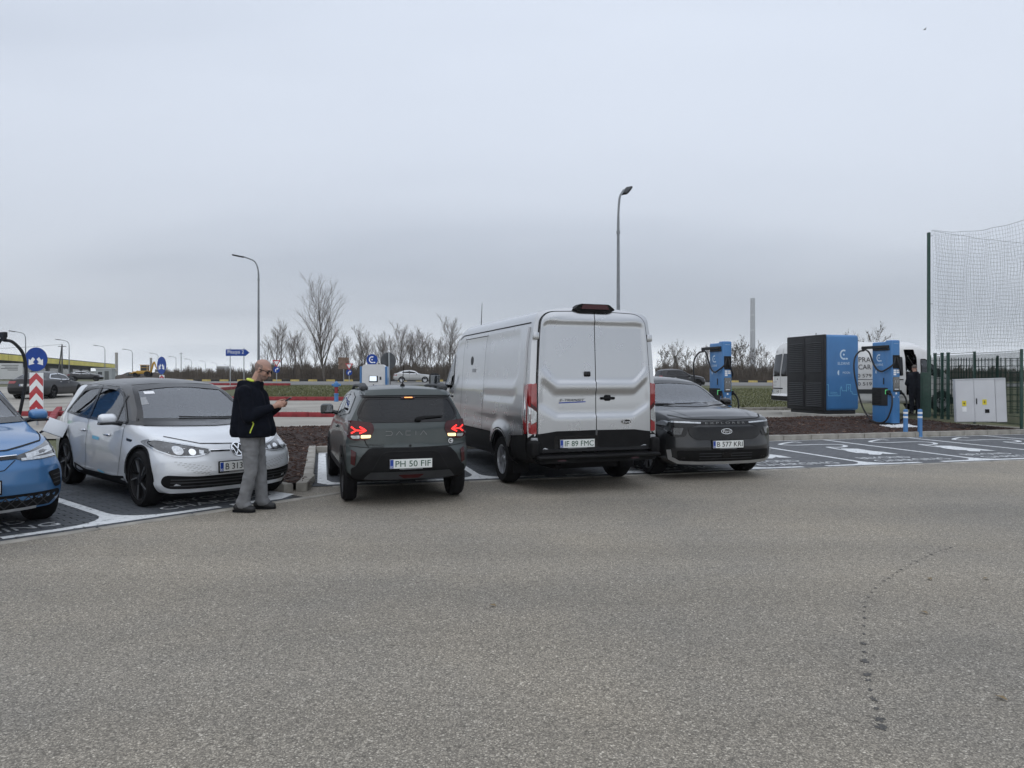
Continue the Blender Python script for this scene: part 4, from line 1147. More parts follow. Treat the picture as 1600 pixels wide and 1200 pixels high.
# ------------------------------------------------------------------ blue electric SUV cut by the left edge
def blue_suv():
    L = 4.58; xr, xf, wr = .92, 3.70, .36
    hd = Vector((.743, -.669)); ax = Vector((-5.80, 7.30))
    c = Car('electric_suv', 'blue electric SUV parked nose out, cut off by the left edge of the picture', 'car', L,
        dict(zb=[(0, .30), (.4, .22), (4.0, .22), (4.58, .24)], hw=[(0, .87), (.8, .925), (3.7, .925), (4.2, .91), (4.58, .885)], zm=[(0, .70), (4.58, .60)],
             zs=[(0, 1.02), (.8, 1.06), (2.0, 1.02), (3.2, .98), (3.6, .95), (4.1, .88), (4.58, .76)],
             ws=[(0, .80), (.8, .87), (2.5, .885), (3.4, .85), (4.1, .82), (4.58, .80)],
             zr=[(0, 1.44), (.6, 1.53), (1.8, 1.56), (2.3, 1.53), (2.7, 1.38), (3.2, 1.09), (3.45, 1.01), (4.0, .93), (4.58, .80)],
             wr=[(0, .60), (.8, .64), (2.2, .66), (2.7, .70), (3.25, .80), (3.5, .80), (4.1, .76), (4.58, .74)],
             zt=[(0, 1.48), (.6, 1.60), (1.5, 1.64), (2.2, 1.61), (2.6, 1.48), (3.1, 1.20), (3.5, 1.06), (3.8, 1.02), (4.2, .96), (4.58, .86)]),
        (xr, xf), wr, .235, ax - hd*xf, hd, 'paint_blue',
        front=(lin([(.22, .12), (.36, .03), (.5, 0), (.66, .01), (.76, .05), (.84, .13), (.9, .2)]), plan(.11, .30, 5)),
        rear=(lin([(.25, .05), (.6, 0), (1.0, .06), (1.5, .38)]), plan(.05, .12)), FD=.85, RD=.9, arch=.05)
    side = fillet([(.7, 1.16), (1.1, 1.45), (2.0, 1.50), (2.5, 1.44), (3.05, 1.05), (2.0, 1.06)], .06)
    for m in 'LR':
        c.window(m, side, 'mid_glass', .04)
        c.strip('pillar', m, [(1.75, 1.05), (1.70, 1.52)], .09, 'gloss_black', off=.01)
        c.strip('panel_gap', m, [(3.02, 1.02), (3.0, .5), (2.9, .32)], .009, 'gap')
        c.strip('wheel_arch_trim', m, arc(xf, wr, wr+.085, -8, 188), .075, 'black_plastic', off=.006)
        c.strip('wheel_arch_trim', m, arc(xr, wr, wr+.085, -8, 188), .075, 'black_plastic', off=.006)
        c.patch('sill', m, [(xr+.42, .22), (xf-.42, .22), (xf-.44, .36), (xr+.44, .36)], 'black_plastic', off=.008, res=.1)
    ws = fillet([(-.80, 1.07), (-.62, 1.48), (0, 1.55), (.62, 1.48), (.80, 1.07), (0, 1.05)], [.02, .06, .3, .06, .02, .3])
    c.window('F', ws, 'clear_glass', .055, name='windscreen')
    for sg in (1, -1):
        c.strip('windscreen_pillar', 'F', [(sg*.82, 1.07), (sg*.65, 1.47)], .06, 'gloss_black', off=.006)
        hl = fillet([(sg*.885, .86), (sg*.86, .93), (sg*.72, .865), (sg*.42, .79), (sg*.40, .755), (sg*.60, .735), (sg*.80, .745), (sg*.87, .80)], .035)
        h = c.patch('headlight', 'F', hl, 'lamp_smoke', off=.008, res=.03)
        c.strip('daytime_light', 'F', [(sg*.45, .748), (sg*.62, .752), (sg*.79, .765), (sg*.855, .83), (sg*.85, .90)], .022, 'lamp_clear', off=.013, parent=h)
        c.strip('lens_bar', 'F', [(sg*.50, .775), (sg*.78, .825)], .045, 'lamp_clear', off=.012, parent=h)
        c.strip('nose_light_bar', 'F', [(sg*.42, .775), (sg*.08, .765)], .030, 'gloss_black', off=.008)
        c.strip('nose_line', 'F', [(sg*.42, .792), (sg*.09, .782)], .007, 'chrome', off=.012)
        v = c.patch('air_vent', 'F', fillet([(sg*.70, .60), (sg*.84, .62), (sg*.86, .44), (sg*.78, .43)], .03), 'black_plastic', off=.006)
        for z in (.48, .52, .56): c.strip('vent_slat', 'F', [(sg*.75, z), (sg*.84, z+.01)], .012, 'grey_plastic', off=.012, parent=v)
    disc_patch(c, 'maker_badge', 'F', (0, .77), .085, 'chrome', off=.010)
    c.strip('panel_gap', 'F', [(-.80, .97), (-.72, .90), (-.35, .845), (0, .835), (.35, .845), (.72, .90), (.80, .97)], .010, 'gap')
    c.strip('panel_gap', 'F', [(.40, .75), (.30, .66), (0, .63)], .008, 'gap')
    low = c.patch('lower_intake', 'F', fillet([(-.84, .41), (.84, .41), (.86, .27), (.75, .235), (-.75, .235), (-.86, .27)], .04), 'black_plastic', off=.006, res=.06)
    for k in range(14):
        x0 = -.7 + .1*k; c.strip('grille_web', 'F', [(x0, .27), (x0+.12, .39)], .010, 'grey_plastic', off=.010, parent=low)
        c.strip('grille_web', 'F', [(x0+.12, .27), (x0, .39)], .010, 'grey_plastic', off=.011, parent=low)
    c.strip('skid_strip', 'F', [(-.60, .262), (0, .25), (.60, .262)], .030, 'trim_silver', off=.016)
    c.plate('F', (0, .50), 'B 102 ELV', ink='ink_green')
    c.mirror(3.0, 1.07, 'paint_blue', size=(.13, .20, .14), foot=.10)
    c.wheel_set('five', 'dark_alloy', 'alloy', 5, rr=.72)
    c.seats((2.2,), .68, dash=3.1, wheel=1, bench=1.3)
    c.underside(); c.finish()
    return c

# ------------------------------------------------------------------ small green-grey hatchback, rear to us
def small_hatch():
    L = 3.73; xr, xf, wr = .64, 3.05, .29
    hd = Vector((-.315, .949)); ax = Vector((-1.44, 9.33))
    c = Car('small_hatchback', 'small dark grey-green hatchback with lit tail lamps, rear to the camera beside the van', 'car', L,
        dict(zb=[(0, .33), (.3, .28), (3.3, .24), (3.73, .26)], hw=[(0, .765), (.5, .785), (1.2, .775), (2.5, .775), (3.1, .785), (3.73, .74)], zm=[(0, .70), (3.73, .62)],
             zs=[(0, .98), (.7, 1.02), (2.0, .98), (2.8, .96), (3.1, .94), (3.73, .80)],
             ws=[(0, .735), (.7, .745), (2.0, .745), (2.8, .71), (3.73, .66)],
             zr=[(0, 1.365), (.5, 1.41), (1.4, 1.42), (1.9, 1.40), (2.3, 1.22), (2.7, 1.03), (2.9, .985), (3.4, .93), (3.73, .84)],
             wr=[(0, .545), (.5, .56), (1.8, .57), (2.3, .62), (2.75, .68), (3.2, .66), (3.73, .6)],
             zt=[(0, 1.395), (.5, 1.455), (1.3, 1.475), (1.9, 1.45), (2.2, 1.33), (2.6, 1.12), (2.85, 1.04), (3.3, .99), (3.73, .88)]),
        (xr, xf), wr, .165, ax - hd*xr, hd, 'paint_green_grey',
        front=(lin([(.25, .1), (.5, 0), (.9, .1)]), plan(.08, .22, 5)),
        rear=(lin([(.30, .06), (.42, .0), (.66, .005), (.72, .05), (.95, .06), (1.06, .10), (1.36, .26), (1.45, .28)]), plan(.06, .16, 5)), FD=.7, RD=.75, arch=.055,
        radii=(.06, .05, .10, .06, .12, .2))
    side = fillet([(.50, 1.12), (.62, 1.32), (1.2, 1.375), (1.85, 1.35), (2.55, 1.03), (1.5, 1.04)], .05)
    for m in 'LR':
        c.window(m, side, 'tint_glass', .035)
        c.strip('pillar', m, [(1.42, 1.03), (1.40, 1.38)], .08, 'gloss_black', off=.01)
        c.strip('panel_gap', m, [(1.42, 1.03), (1.45, .5), (1.40, .34)], .008, 'gap'); c.strip('panel_gap', m, [(2.5, 1.02), (2.48, .4)], .008, 'gap')
        for xw in (xr, xf): c.strip('wheel_arch_trim', m, arc(xw, wr, wr+.095, -12, 192), .085, 'black_plastic', off=.007)
        c.patch('sill', m, [(xr+.36, .27), (xf-.36, .27), (xf-.38, .42), (xr+.38, .42)], 'black_plastic', off=.008, res=.1)
        c.handle(m, 1.55, .90, 'paint_green_grey'); c.handle(m, .98, 1.16, 'black_plastic')
        h0 = c.ray('T', .55, .50 if m == 'L' else -.50)
        rail = [(x, (.515 if m == 'L' else -.515), float(c.keys['zr'](x))+dz) for x, dz in ((.42, .0), (.52, .03), (.75, .045), (1.1, .045), (1.6, .04), (1.8, .0))]
        MB().tube(smooth_path(rail, 5), [.022]*26, 8).build('roof_rail', 'grey_plastic', c.root, True)
        cap = MB(); cap.rbox((.56, rail[0][1], float(c.keys['zr'](.5))+.04), (.26, .10, .07), .03, 3, Matrix.Rotation(R(-10), 3, 'Y')); cap.build('rail_foot', 'grey_plastic', c.root, True, 50.)
    c.window('F', fillet([(-.64, 1.05), (-.52, 1.38), (.52, 1.38), (.64, 1.05)], .06), 'clear_glass', .04, name='windscreen')
    rw = fillet([(-.525, 1.325), (.525, 1.325), (.60, 1.20), (.635, 1.10), (.55, 1.018), (-.55, 1.018), (-.635, 1.10), (-.60, 1.20)], [.05, .05, .1, .1, .13, .13, .1, .1])
    g = c.window('B', rw, 'tint_glass', .03, name='rear_window')
    c.patch('spoiler', 'B', [(-.57, 1.335), (.57, 1.335), (.545, 1.385), (0, 1.405), (-.545, 1.385)], 'paint_green_grey', off=.030, res=.05, rim=.05)
    c.patch('spoiler_lip', 'B', [(-.56, 1.318), (.56, 1.318), (.56, 1.342), (-.56, 1.342)], 'gloss_black', off=.020)
    b = c.patch('brake_light', 'B', [(-.085, 1.300), (.085, 1.300), (.09, 1.318), (-.09, 1.318)], 'lamp_dark_red', off=.022)
    c.strip('lit_lens', 'B', [(-.055, 1.309), (.045, 1.309)], .011, 'lamp_lit_orange', off=.027, parent=b)
    c.strip('wiper', 'B', [(-.08, 1.050), (-.20, 1.068), (-.42, 1.078)], .030, 'black_plastic', off=.028, taper=(1.3, .45))
    MB().rbox(c.ray('B', -.10, 1.050)[0] + Vector((-.03, 0, 0)), (.05, .08, .045), .018).build('wiper_hub', 'black_plastic', c.root, True)
    a0 = c.ray('T', .62, 0)[0]
    an = MB(); an.lathe([(.032, 0), (.026, .02), (.010, .035)], 12, Matrix.Translation(a0)); an.tube([a0 + Vector((0, 0, .03)), a0 + Vector((-.10, 0, .30))], [.006, .003], 6); an.build('antenna', 'black_plastic', c.root, True)
    for sg in (1, -1):
        tl = fillet([(sg*.455, 1.02), (sg*.72, 1.045), (sg*.755, .98), (sg*.755, .86), (sg*.68, .80), (sg*.50, .81), (sg*.43, .93)], .045)
        t = c.patch('tail_light', 'B', tl, 'lamp_dark_red', off=.012, res=.03, rim=.03)
        for pts in ([(.69, .965), (.635, .926), (.69, .890)], [(.60, .965), (.525, .926), (.60, .890)], [(.64, .926), (.53, .926)]):
            c.strip('lit_arrow', 'B', [(sg*p[0], p[1]) for p in pts], .0165, 'lamp_lit_red', off=.019 + .001*len(pts), parent=t, res=.02)
        c.patch('reverse_lamp', 'B', fillet([(sg*.48, .835), (sg*.585, .830), (sg*.585, .868), (sg*.47, .872)], .012), 'lamp_lit_warm', off=.018, parent=t)
        c.patch('indicator_lamp', 'B', fillet([(sg*.60, .828), (sg*.68, .822), (sg*.70, .86), (sg*.60, .866)], .012), 'lamp_clear', off=.018, parent=t)
        c.patch('reflector', 'B', [(sg*.645, .66), (sg*.70, .69), (sg*.705, .52), (sg*.66, .50)], 'lamp_dark_red', off=.012)
    c.strip('panel_gap', 'B', [(-.62, 1.06), (-.61, .95), (-.53, .76), (-.50, .715), (0, .705), (.50, .715), (.53, .76), (.61, .95), (.62, 1.06)], .009, 'gap')
    for sg in (1, -1): c.strip('panel_gap', 'B', [(sg*.50, .715), (sg*.72, .735)], .008, 'gap')
    # black bumper with raised body-colour corners
    bp = c.patch('bumper', 'B', fillet([(-.50, .70), (.50, .70), (.58, .62), (.65, .49), (.70, .47), (.70, .37), (.55, .335), (-.55, .335), (-.70, .37), (-.70, .47), (-.65, .49), (-.58, .62)], .03), 'black_plastic', off=.014, res=.05, rim=.03)
    c.patch('bumper_insert', 'B', fillet([(-.50, .42), (.50, .42), (.56, .345), (.40, .335), (-.40, .335), (-.56, .345)], .02), 'grey_plastic', off=.022, parent=bp)
    c.patch('rear_fog_lamp', 'B', fillet([(-.16, .395), (.16, .395), (.09, .350), (-.09, .350)], .015), 'lamp_dark_red', off=.027, parent=bp)
    c.strip('bumper_edge', 'B', [(-.36, .63), (-.30, .66), (.30, .66), (.36, .63), (.47, .44)], .012, 'gap', off=.020)
    c.strip('bumper_edge', 'B', [(-.36, .63), (-.47, .44)], .012, 'gap', off=.020)
    # spaced wordmark and small emblems
    def word(pts): c.strip('badge_letter', 'B', [(-p[0], p[1]) for p in pts], .007, 'dim_badge', off=.010, res=.02)
    z0, z1 = .862, .912
    word([(-.30, z1), (-.235, z1), (-.215, (z0+z1)/2), (-.235, z0), (-.30, z0)])
    word([(-.175, z0), (-.135, z1), (-.095, z0)])
    word([(.005, z1), (-.055, z1), (-.055, z0), (.005, z0)])
    word([(.068, z0), (.068, z1)])
    word([(.125, z0), (.165, z1), (.205, z0)])
    c.textp('model_lettering', 'B', 'SPRING', (.42, .745), .20, .022, 'ink_black', off=.008)
    c.textp('model_lettering', 'B', 'ELECTRIC', (.38, .722), .12, .014, 'ink_black', off=.008)
    st = disc_patch(c, 'sticker', 'B', (-.52, .775), .032, 'ink_white', off=.007)
    disc_patch(c, 'sticker_centre', 'B', (-.52, .775), .023, 'grey_plastic', off=.009, parent=st)
    c.strip('sticker_mark', 'B', [(-.535, .775), (-.505, .775)], .008, 'ink_white', off=.021, parent=st, res=.01)
    c.strip('sticker_mark', 'B', [(-.52, .760), (-.52, .790)], .008, 'ink_white', off=.0213, parent=st, res=.01)
    disc_patch(c, 'tailgate_lock', 'B', (0.0, .73), .016, 'gap', off=.008)
    c.plate('B', (0, .515), 'PH 50 FIF', ink='ink_green')
    c.mirror(2.42, 1.05, 'paint_green_grey', size=(.12, .19, .15), foot=.10)
    c.wheel_set('five', 'dark_alloy', 'dark_alloy', 5, rr=.66)
    c.seats((1.55,), .55, y=.33, dash=2.5, wheel=1, bench=.85)
    c.underside(); c.finish(low=(.40, 'black_plastic'))
    return c

def sdist(p, poly):
    d = edge_dist(p, poly); return d if inside(p, poly) else -d
def sstep(a, b, x):
    t = min(1., max(0., (x-a)/(b-a))); return t*t*(3-2*t)

# ------------------------------------------------------------------ silver panel van
def panel_van():
    L = 5.98; xr, xf, wr = 1.21, 4.96, .35
    hd = Vector((-.335, .942)); rt = Vector((.942, .335))
    rc = Vector((.26, 9.52)) + rt*1.0
    c = Car('panel_van', 'tall silver panel van with twin rear doors, backed up beside the dark SUV', 'van', L,
        dict(zb=[(0, .40), (.5, .38), (5.5, .30), (5.98, .28)], hw=[(0, 1.0), (.3, 1.01), (4.2, 1.015), (5.2, 1.01), (5.98, .93)], zm=[(0, .95), (5.98, .75)],
             zs=[(0, 2.02), (3.7, 2.02), (4.3, 1.85), (4.9, 1.40), (5.4, 1.12), (5.98, .86)], ws=[(0, .935), (3.7, .935), (4.3, .93), (5.2, .95), (5.98, .85)],
             zr=[(0, 2.47), (3.6, 2.47), (4.1, 2.36), (4.4, 2.14), (4.85, 1.72), (5.25, 1.36), (5.5, 1.18), (5.98, .94)],
             wr=[(0, .86), (3.8, .86), (4.3, .83), (5.2, .88), (5.98, .78)],
             zt=[(0, 2.56), (3.4, 2.60), (4.0, 2.52), (4.4, 2.24), (4.85, 1.80), (5.25, 1.42), (5.5, 1.24), (5.98, .98)]),
        (xr, xf), wr, .225, rc, hd, 'paint_silver',
        front=(lin([(.3, .1), (.5, 0), (.95, .12)]), plan(.10, .25, 5)),
        rear=(lin([(.35, .03), (.40, 0), (.485, .0), (.52, .10), (1.5, .11), (2.42, .16), (2.56, .22)]), plan(.015, .05, 10)), FD=.9, RD=.55, arch=.075,
        radii=(.06, .05, .20, .10, .10, .3))
    win = fillet([(-.2, 2.345), (.78, 2.345), (.81, 1.70), (.62, 1.505), (-.2, 1.505)], [0, .10, .05, .05, 0])
    low = [(-.2, 1.40), (.60, 1.40), (.83, 1.60), (.86, 1.17), (.60, 1.02), (-.2, 1.02)]
    def press(y, z):
        p = (abs(y), z)
        return -.018*sstep(0, .022, sdist(p, win)) - .020*sstep(0, .05, sdist(p, low))
    for sg in (1, -1):
        o_ = .845
        dp = fillet([(sg*.006, .548), (sg*o_, .548), (sg*(o_+.02), .80), (sg*(o_+.02), 1.5), (sg*.825, 2.15), (sg*.80, 2.38), (sg*.68, 2.475), (sg*.006, 2.50)], [0, .02, .02, .1, .1, .08, .1, 0])
        d = c.patch('rear_door', 'B', dp, 'paint_silver', off=.034, res=.024, rim=.05, f=press, relax=2, straight=True)
        c.patch('door_cladding', 'B', [(sg*.008, .540), (sg*.848, .540), (sg*.862, .80), (sg*.60, .835), (sg*.012, .84)], 'black_plastic', off=.040, res=.08, parent=d, rim=.015)
        c.strip('door_seam', 'B', [(p[0]+sg*.012*(1 if abs(p[0]) > .02 else -.3), p[1]) for p in dp], .016, 'gap', off=.012, closed=True, parent=d)
        for z in (2.14, .70):
            h = c.ray('B', sg*(.865 if z > 1 else .90), z)
            MB().rbox(h[0] + Vector((-.012, sg*.012, 0)), (.07, .085, .10), .012).build('hinge', 'paint_silver' if z > 1 else 'seat_light', d, True)
        # tail lamp wrapped round the corner
        t = c.patch('tail_light', 'B', fillet([(sg*.875, 1.50), (sg*.945, 1.47), (sg*.955, .80), (sg*.88, .80)], .02), 'lamp_red', off=.020, res=.04, rim=.03)
        c.patch('clear_lens', 'B', [(sg*.878, 1.10), (sg*.948, 1.16), (sg*.95, .93), (sg*.88, .97)], 'lamp_clear', off=.025, parent=t)
        c.patch('indicator_lens', 'B', [(sg*.878, 1.16), (sg*.948, 1.22), (sg*.948, 1.165), (sg*.88, 1.105)], 'lamp_dark_red', off=.025, parent=t)
        m = 'L' if sg > 0 else 'R'
        for z0_, z1_, mt_ in ((1.165, 1.49, 'lamp_red'), (.96, 1.165, 'lamp_clear'), (.80, .96, 'lamp_red')): MB().rbox((.172, sg*.948, (z0_+z1_)/2), (.07, .075, z1_ - z0_ - .002), .022, 3).build('lamp_corner', mt_, t, True, 50.)
        c.patch('lamp_side', m, fillet([(.19, 1.49), (.30, 1.44), (.28, 1.0), (.24, .80), (.19, .80)], .02), 'lamp_red', off=.014, res=.05, parent=t)
        c.patch('lamp_side_clear', m, [(.195, 1.14), (.275, 1.36), (.27, 1.05), (.195, .95)], 'lamp_clear', off=.019, parent=t)
    # bumper step
    bp = c.patch('bumper', 'B', fillet([(-.94, .405), (.94, .405), (.95, .48), (-.95, .48)], .02), 'black_plastic', off=.020, res=.06, rim=.04)
    for sg in (1, -1): MB().rbox((.16, sg*.925, .60), (.30, .14, .24), .05, 3).build('bumper_corner', 'black_plastic', bp, True, 50.)
    c.strip('door_sill_strip', 'B', [(.86, .542), (-.86, .542)], .040, 'black_plastic', off=.052)
    h = c.ray('B', 0, .45)
    st = MB(); st.rbox((h[0].x - .012, 0, .490), (.20, 1.86, .05), .02); st.build('step', 'black_plastic', bp, True, 50.)
    for sg in (1, -1): c.patch('bumper_reflector', 'B', fillet([(sg*.50, .425), (sg*.62, .425), (sg*.62, .455), (sg*.50, .455)], .005), 'lamp_dark_red', off=.030, parent=bp)
    # tail fittings
    h0 = c.ray('B', 0, 2.42)[0]
    rl = MB()
    bar = fillet([(-.32, 0), (-.22, .075), (.22, .075), (.32, 0), (.22, -.045), (-.22, -.045)], .03)
    rl.prism(bar, .16, frame((h0.x - .05, 0, 2.525), (0, -1, 0), (0, 0, 1)) @ Matrix.Translation((0, 0, -.16)))
    ro = rl.build('roof_light_bar', 'black_plastic', c.root, True, 40.)
    MB().prism(fillet([(-.20, -.01), (-.17, .055), (.20, .055), (.235, -.01)], .012), .01, frame((h0.x - .062, 0.02, 2.535), (0, -1, 0), (0, 0, 1))).build('high_brake_light', 'lamp_dark_red', ro)
    h = c.ray('B', .13, 1.62)[0]
    MB().rbox((h.x - .022, .13, 1.62), (.03, .10, .075), .02).build('latch_cup', 'gloss_black', c.root, True)
    h = c.ray('B', -.16, 1.28)[0]
    hb = MB(); hb.rbox((h.x-.024, -.18, 1.28), (.05, .22, .040), .015); hb.rbox((h.x-.018, -.18, 1.285), (.04, .10, .085), .02); hb.build('rear_handle', 'black_plastic', c.root, True)
    c.textp('model_lettering', 'B', 'E-TRANSIT', (.36, 1.26), .36, .034, 'ink_black', off=.024, shear=.6)
    c.strip('model_underline', 'B', [(.56, 1.222), (.16, 1.235)], .014, 'plate_blue', off=.024)
    bd = disc_patch(c, 'maker_badge', 'B', (-.47, .945), .036, 'gloss_black', off=.040, sx=2.2)
    emblem_ring(c, 'B', (-.47, .945), .034, .006, 'chrome', bd, 'badge_ring', 2.2)
    for o in [q for q in bd.children]: o.location.x -= .034
    tx = c.textp('badge_script', 'B', 'Ford', (-.47, .945), .11, .034, 'ink_white', off=.046, parent=bd, shear=.3)
    rec = c.patch('plate_recess', 'B', fillet([(-.02, .565), (.64, .565), (.64, .77), (-.02, .77)], .02), 'gloss_black', off=.044, res=.1)
    pl = c.plate('B', (.30, .66), 'IF 89 FMC', ink='ink_green'); pl.location.x -= .040
    # sides
    panel = fillet([(.55, 1.58), (.70, 1.47), (2.0, 1.47), (3.95, 1.47), (3.95, 2.16), (3.7, 2.22), (.62, 2.22), (.55, 2.15)], .06)
    rail = [(.62, 1.36), (2.1, 1.36), (2.1, 1.26), (.62, 1.26)]
    def spress(x, z):
        p = (x, z)
        arch_b = .030*(1 - sstep(.46, .60, math.hypot(x-xr, (z-wr)*.95))) + .025*(1 - sstep(.46, .60, math.hypot(x-xf, (z-wr)*.95)))
        return -.022*sstep(-.005, .04, sdist(p, panel)) - .014*sstep(0, .02, sdist(p, rail)) - .012*sstep(1.02, .96, z)*sstep(.8, .9, z) + arch_b
    rr = wr + .10
    for m in 'LR':
        body = [(.28, .78)] + [(xr-rr-.0, .74)] + arc(xr, wr, rr, 150, 30)[0:] + [(xr+rr, .74), (3.98, .74), (3.98, 2.26), (.30, 2.27)]
        c.patch('side_panel', m, body, 'paint_silver', off=.032, res=.04, f=spress, rim=.03, relax=2, straight=True)
        for x in (2.12, 3.42): c.strip('door_seam', m, [(x, .55), (x, 2.26)], .010, 'gap', off=.036)
        c.strip('door_seam', m, [(3.42, 2.24), (2.12, 2.24)], .010, 'gap', off=.036)
        c.strip('door_seam', m, [(4.05, .45), (4.05, 1.95), (4.2, 2.12)], .010, 'gap', off=.006)
        c.strip('roof_gutter', m, [(.30, 2.33), (3.7, 2.33), (4.1, 2.25)], .018, 'gap', off=.004)
        clad = [(.22, .46), (.22, .78)] + [(xr - rr, .76)] + arc(xr, wr, rr-.005, 165, 15) + [(xr+rr, .74), (xf-rr-.02, .74)] + arc(xf, wr, rr-.005, 165, 170)[:1] + [(xf-rr+.0, .40), (xr+rr+.02, .40)] + arc(xr, wr, rr, 8, 172)[::1]
        c.patch('sill_cladding', m, [(xr+rr, .40), (xf-rr-.01, .36), (xf-rr+.0, .72), (xr+rr-.02, .72)], 'black_plastic', off=.018, res=.12)
        c.patch('rear_corner_cladding', m, [(.20, .45), (xr-rr+.02, .42), (xr-rr+.03, .78), (.20, .80)], 'black_plastic', off=.018, res=.08)
        for xw in (xr, xf): c.strip('wheel_arch_trim', m, arc(xw, wr, wr+.105, -5, 185), .06, 'black_plastic', off=.060)
        wn_ = fillet([(4.16, 1.46), (4.16, 1.98), (4.34, 2.02), (5.10, 1.46), (4.9, 1.38), (4.6, 1.36)], .06)
        c.window(m, wn_, 'mid_glass', .05)
        c.handle(m, 4.16, 1.22, 'black_plastic'); c.handle(m, 3.50, 1.24, 'black_plastic')
        disc_patch(c, 'side_sticker', m, (2.95, 1.86), .075, 'grey_plastic', off=.015)
        c.patch('charge_mark', m, [(2.70, 1.66), (2.90, 1.66), (2.90, 1.72), (2.70, 1.72)], 'seat_light', off=.015)
        disc_patch(c, 'lock', m, (4.16, 1.10), .018, 'gap')
    c.window('F', fillet([(-.82, 1.40), (-.70, 2.08), (.70, 2.08), (.82, 1.40)], .08), 'mid_glass', .06, name='windscreen')
    a0 = c.ray('T', 3.75, .55)[0]
    MB().tube([a0, a0 + Vector((-.06, 0, .42))], [.008, .004], 6).build('antenna', 'black_plastic', c.root)
    c.mirror(4.88, 1.42, 'black_plastic', size=(.16, .22, .36), foot=.22, cap='black_plastic')
    c.wheel_set('five', 'alloy', 'alloy', 5, rr=.64, inset=-.005)
    c.seats((4.0,), .95, y=.5, dash=5.0, wheel=1)
    q = MB(); q.box((.75, 0, .36), (.9, .9, .14)); q.box((.20, .35, .40), (.12, .35, .10)); q.tube([(.25, .5, .33), (1.2, .45, .30)], .05, 8); q.build('rear_suspension', 'trim', c.root)
    for sg in (1, -1): MB().box((xr-.44, sg*.86, .33), (.015, .24, .26)).build('mud_flap', 'rubber', c.root)
    c.underside(); c.finish(low=(.80, 'black_plastic'))
    return c

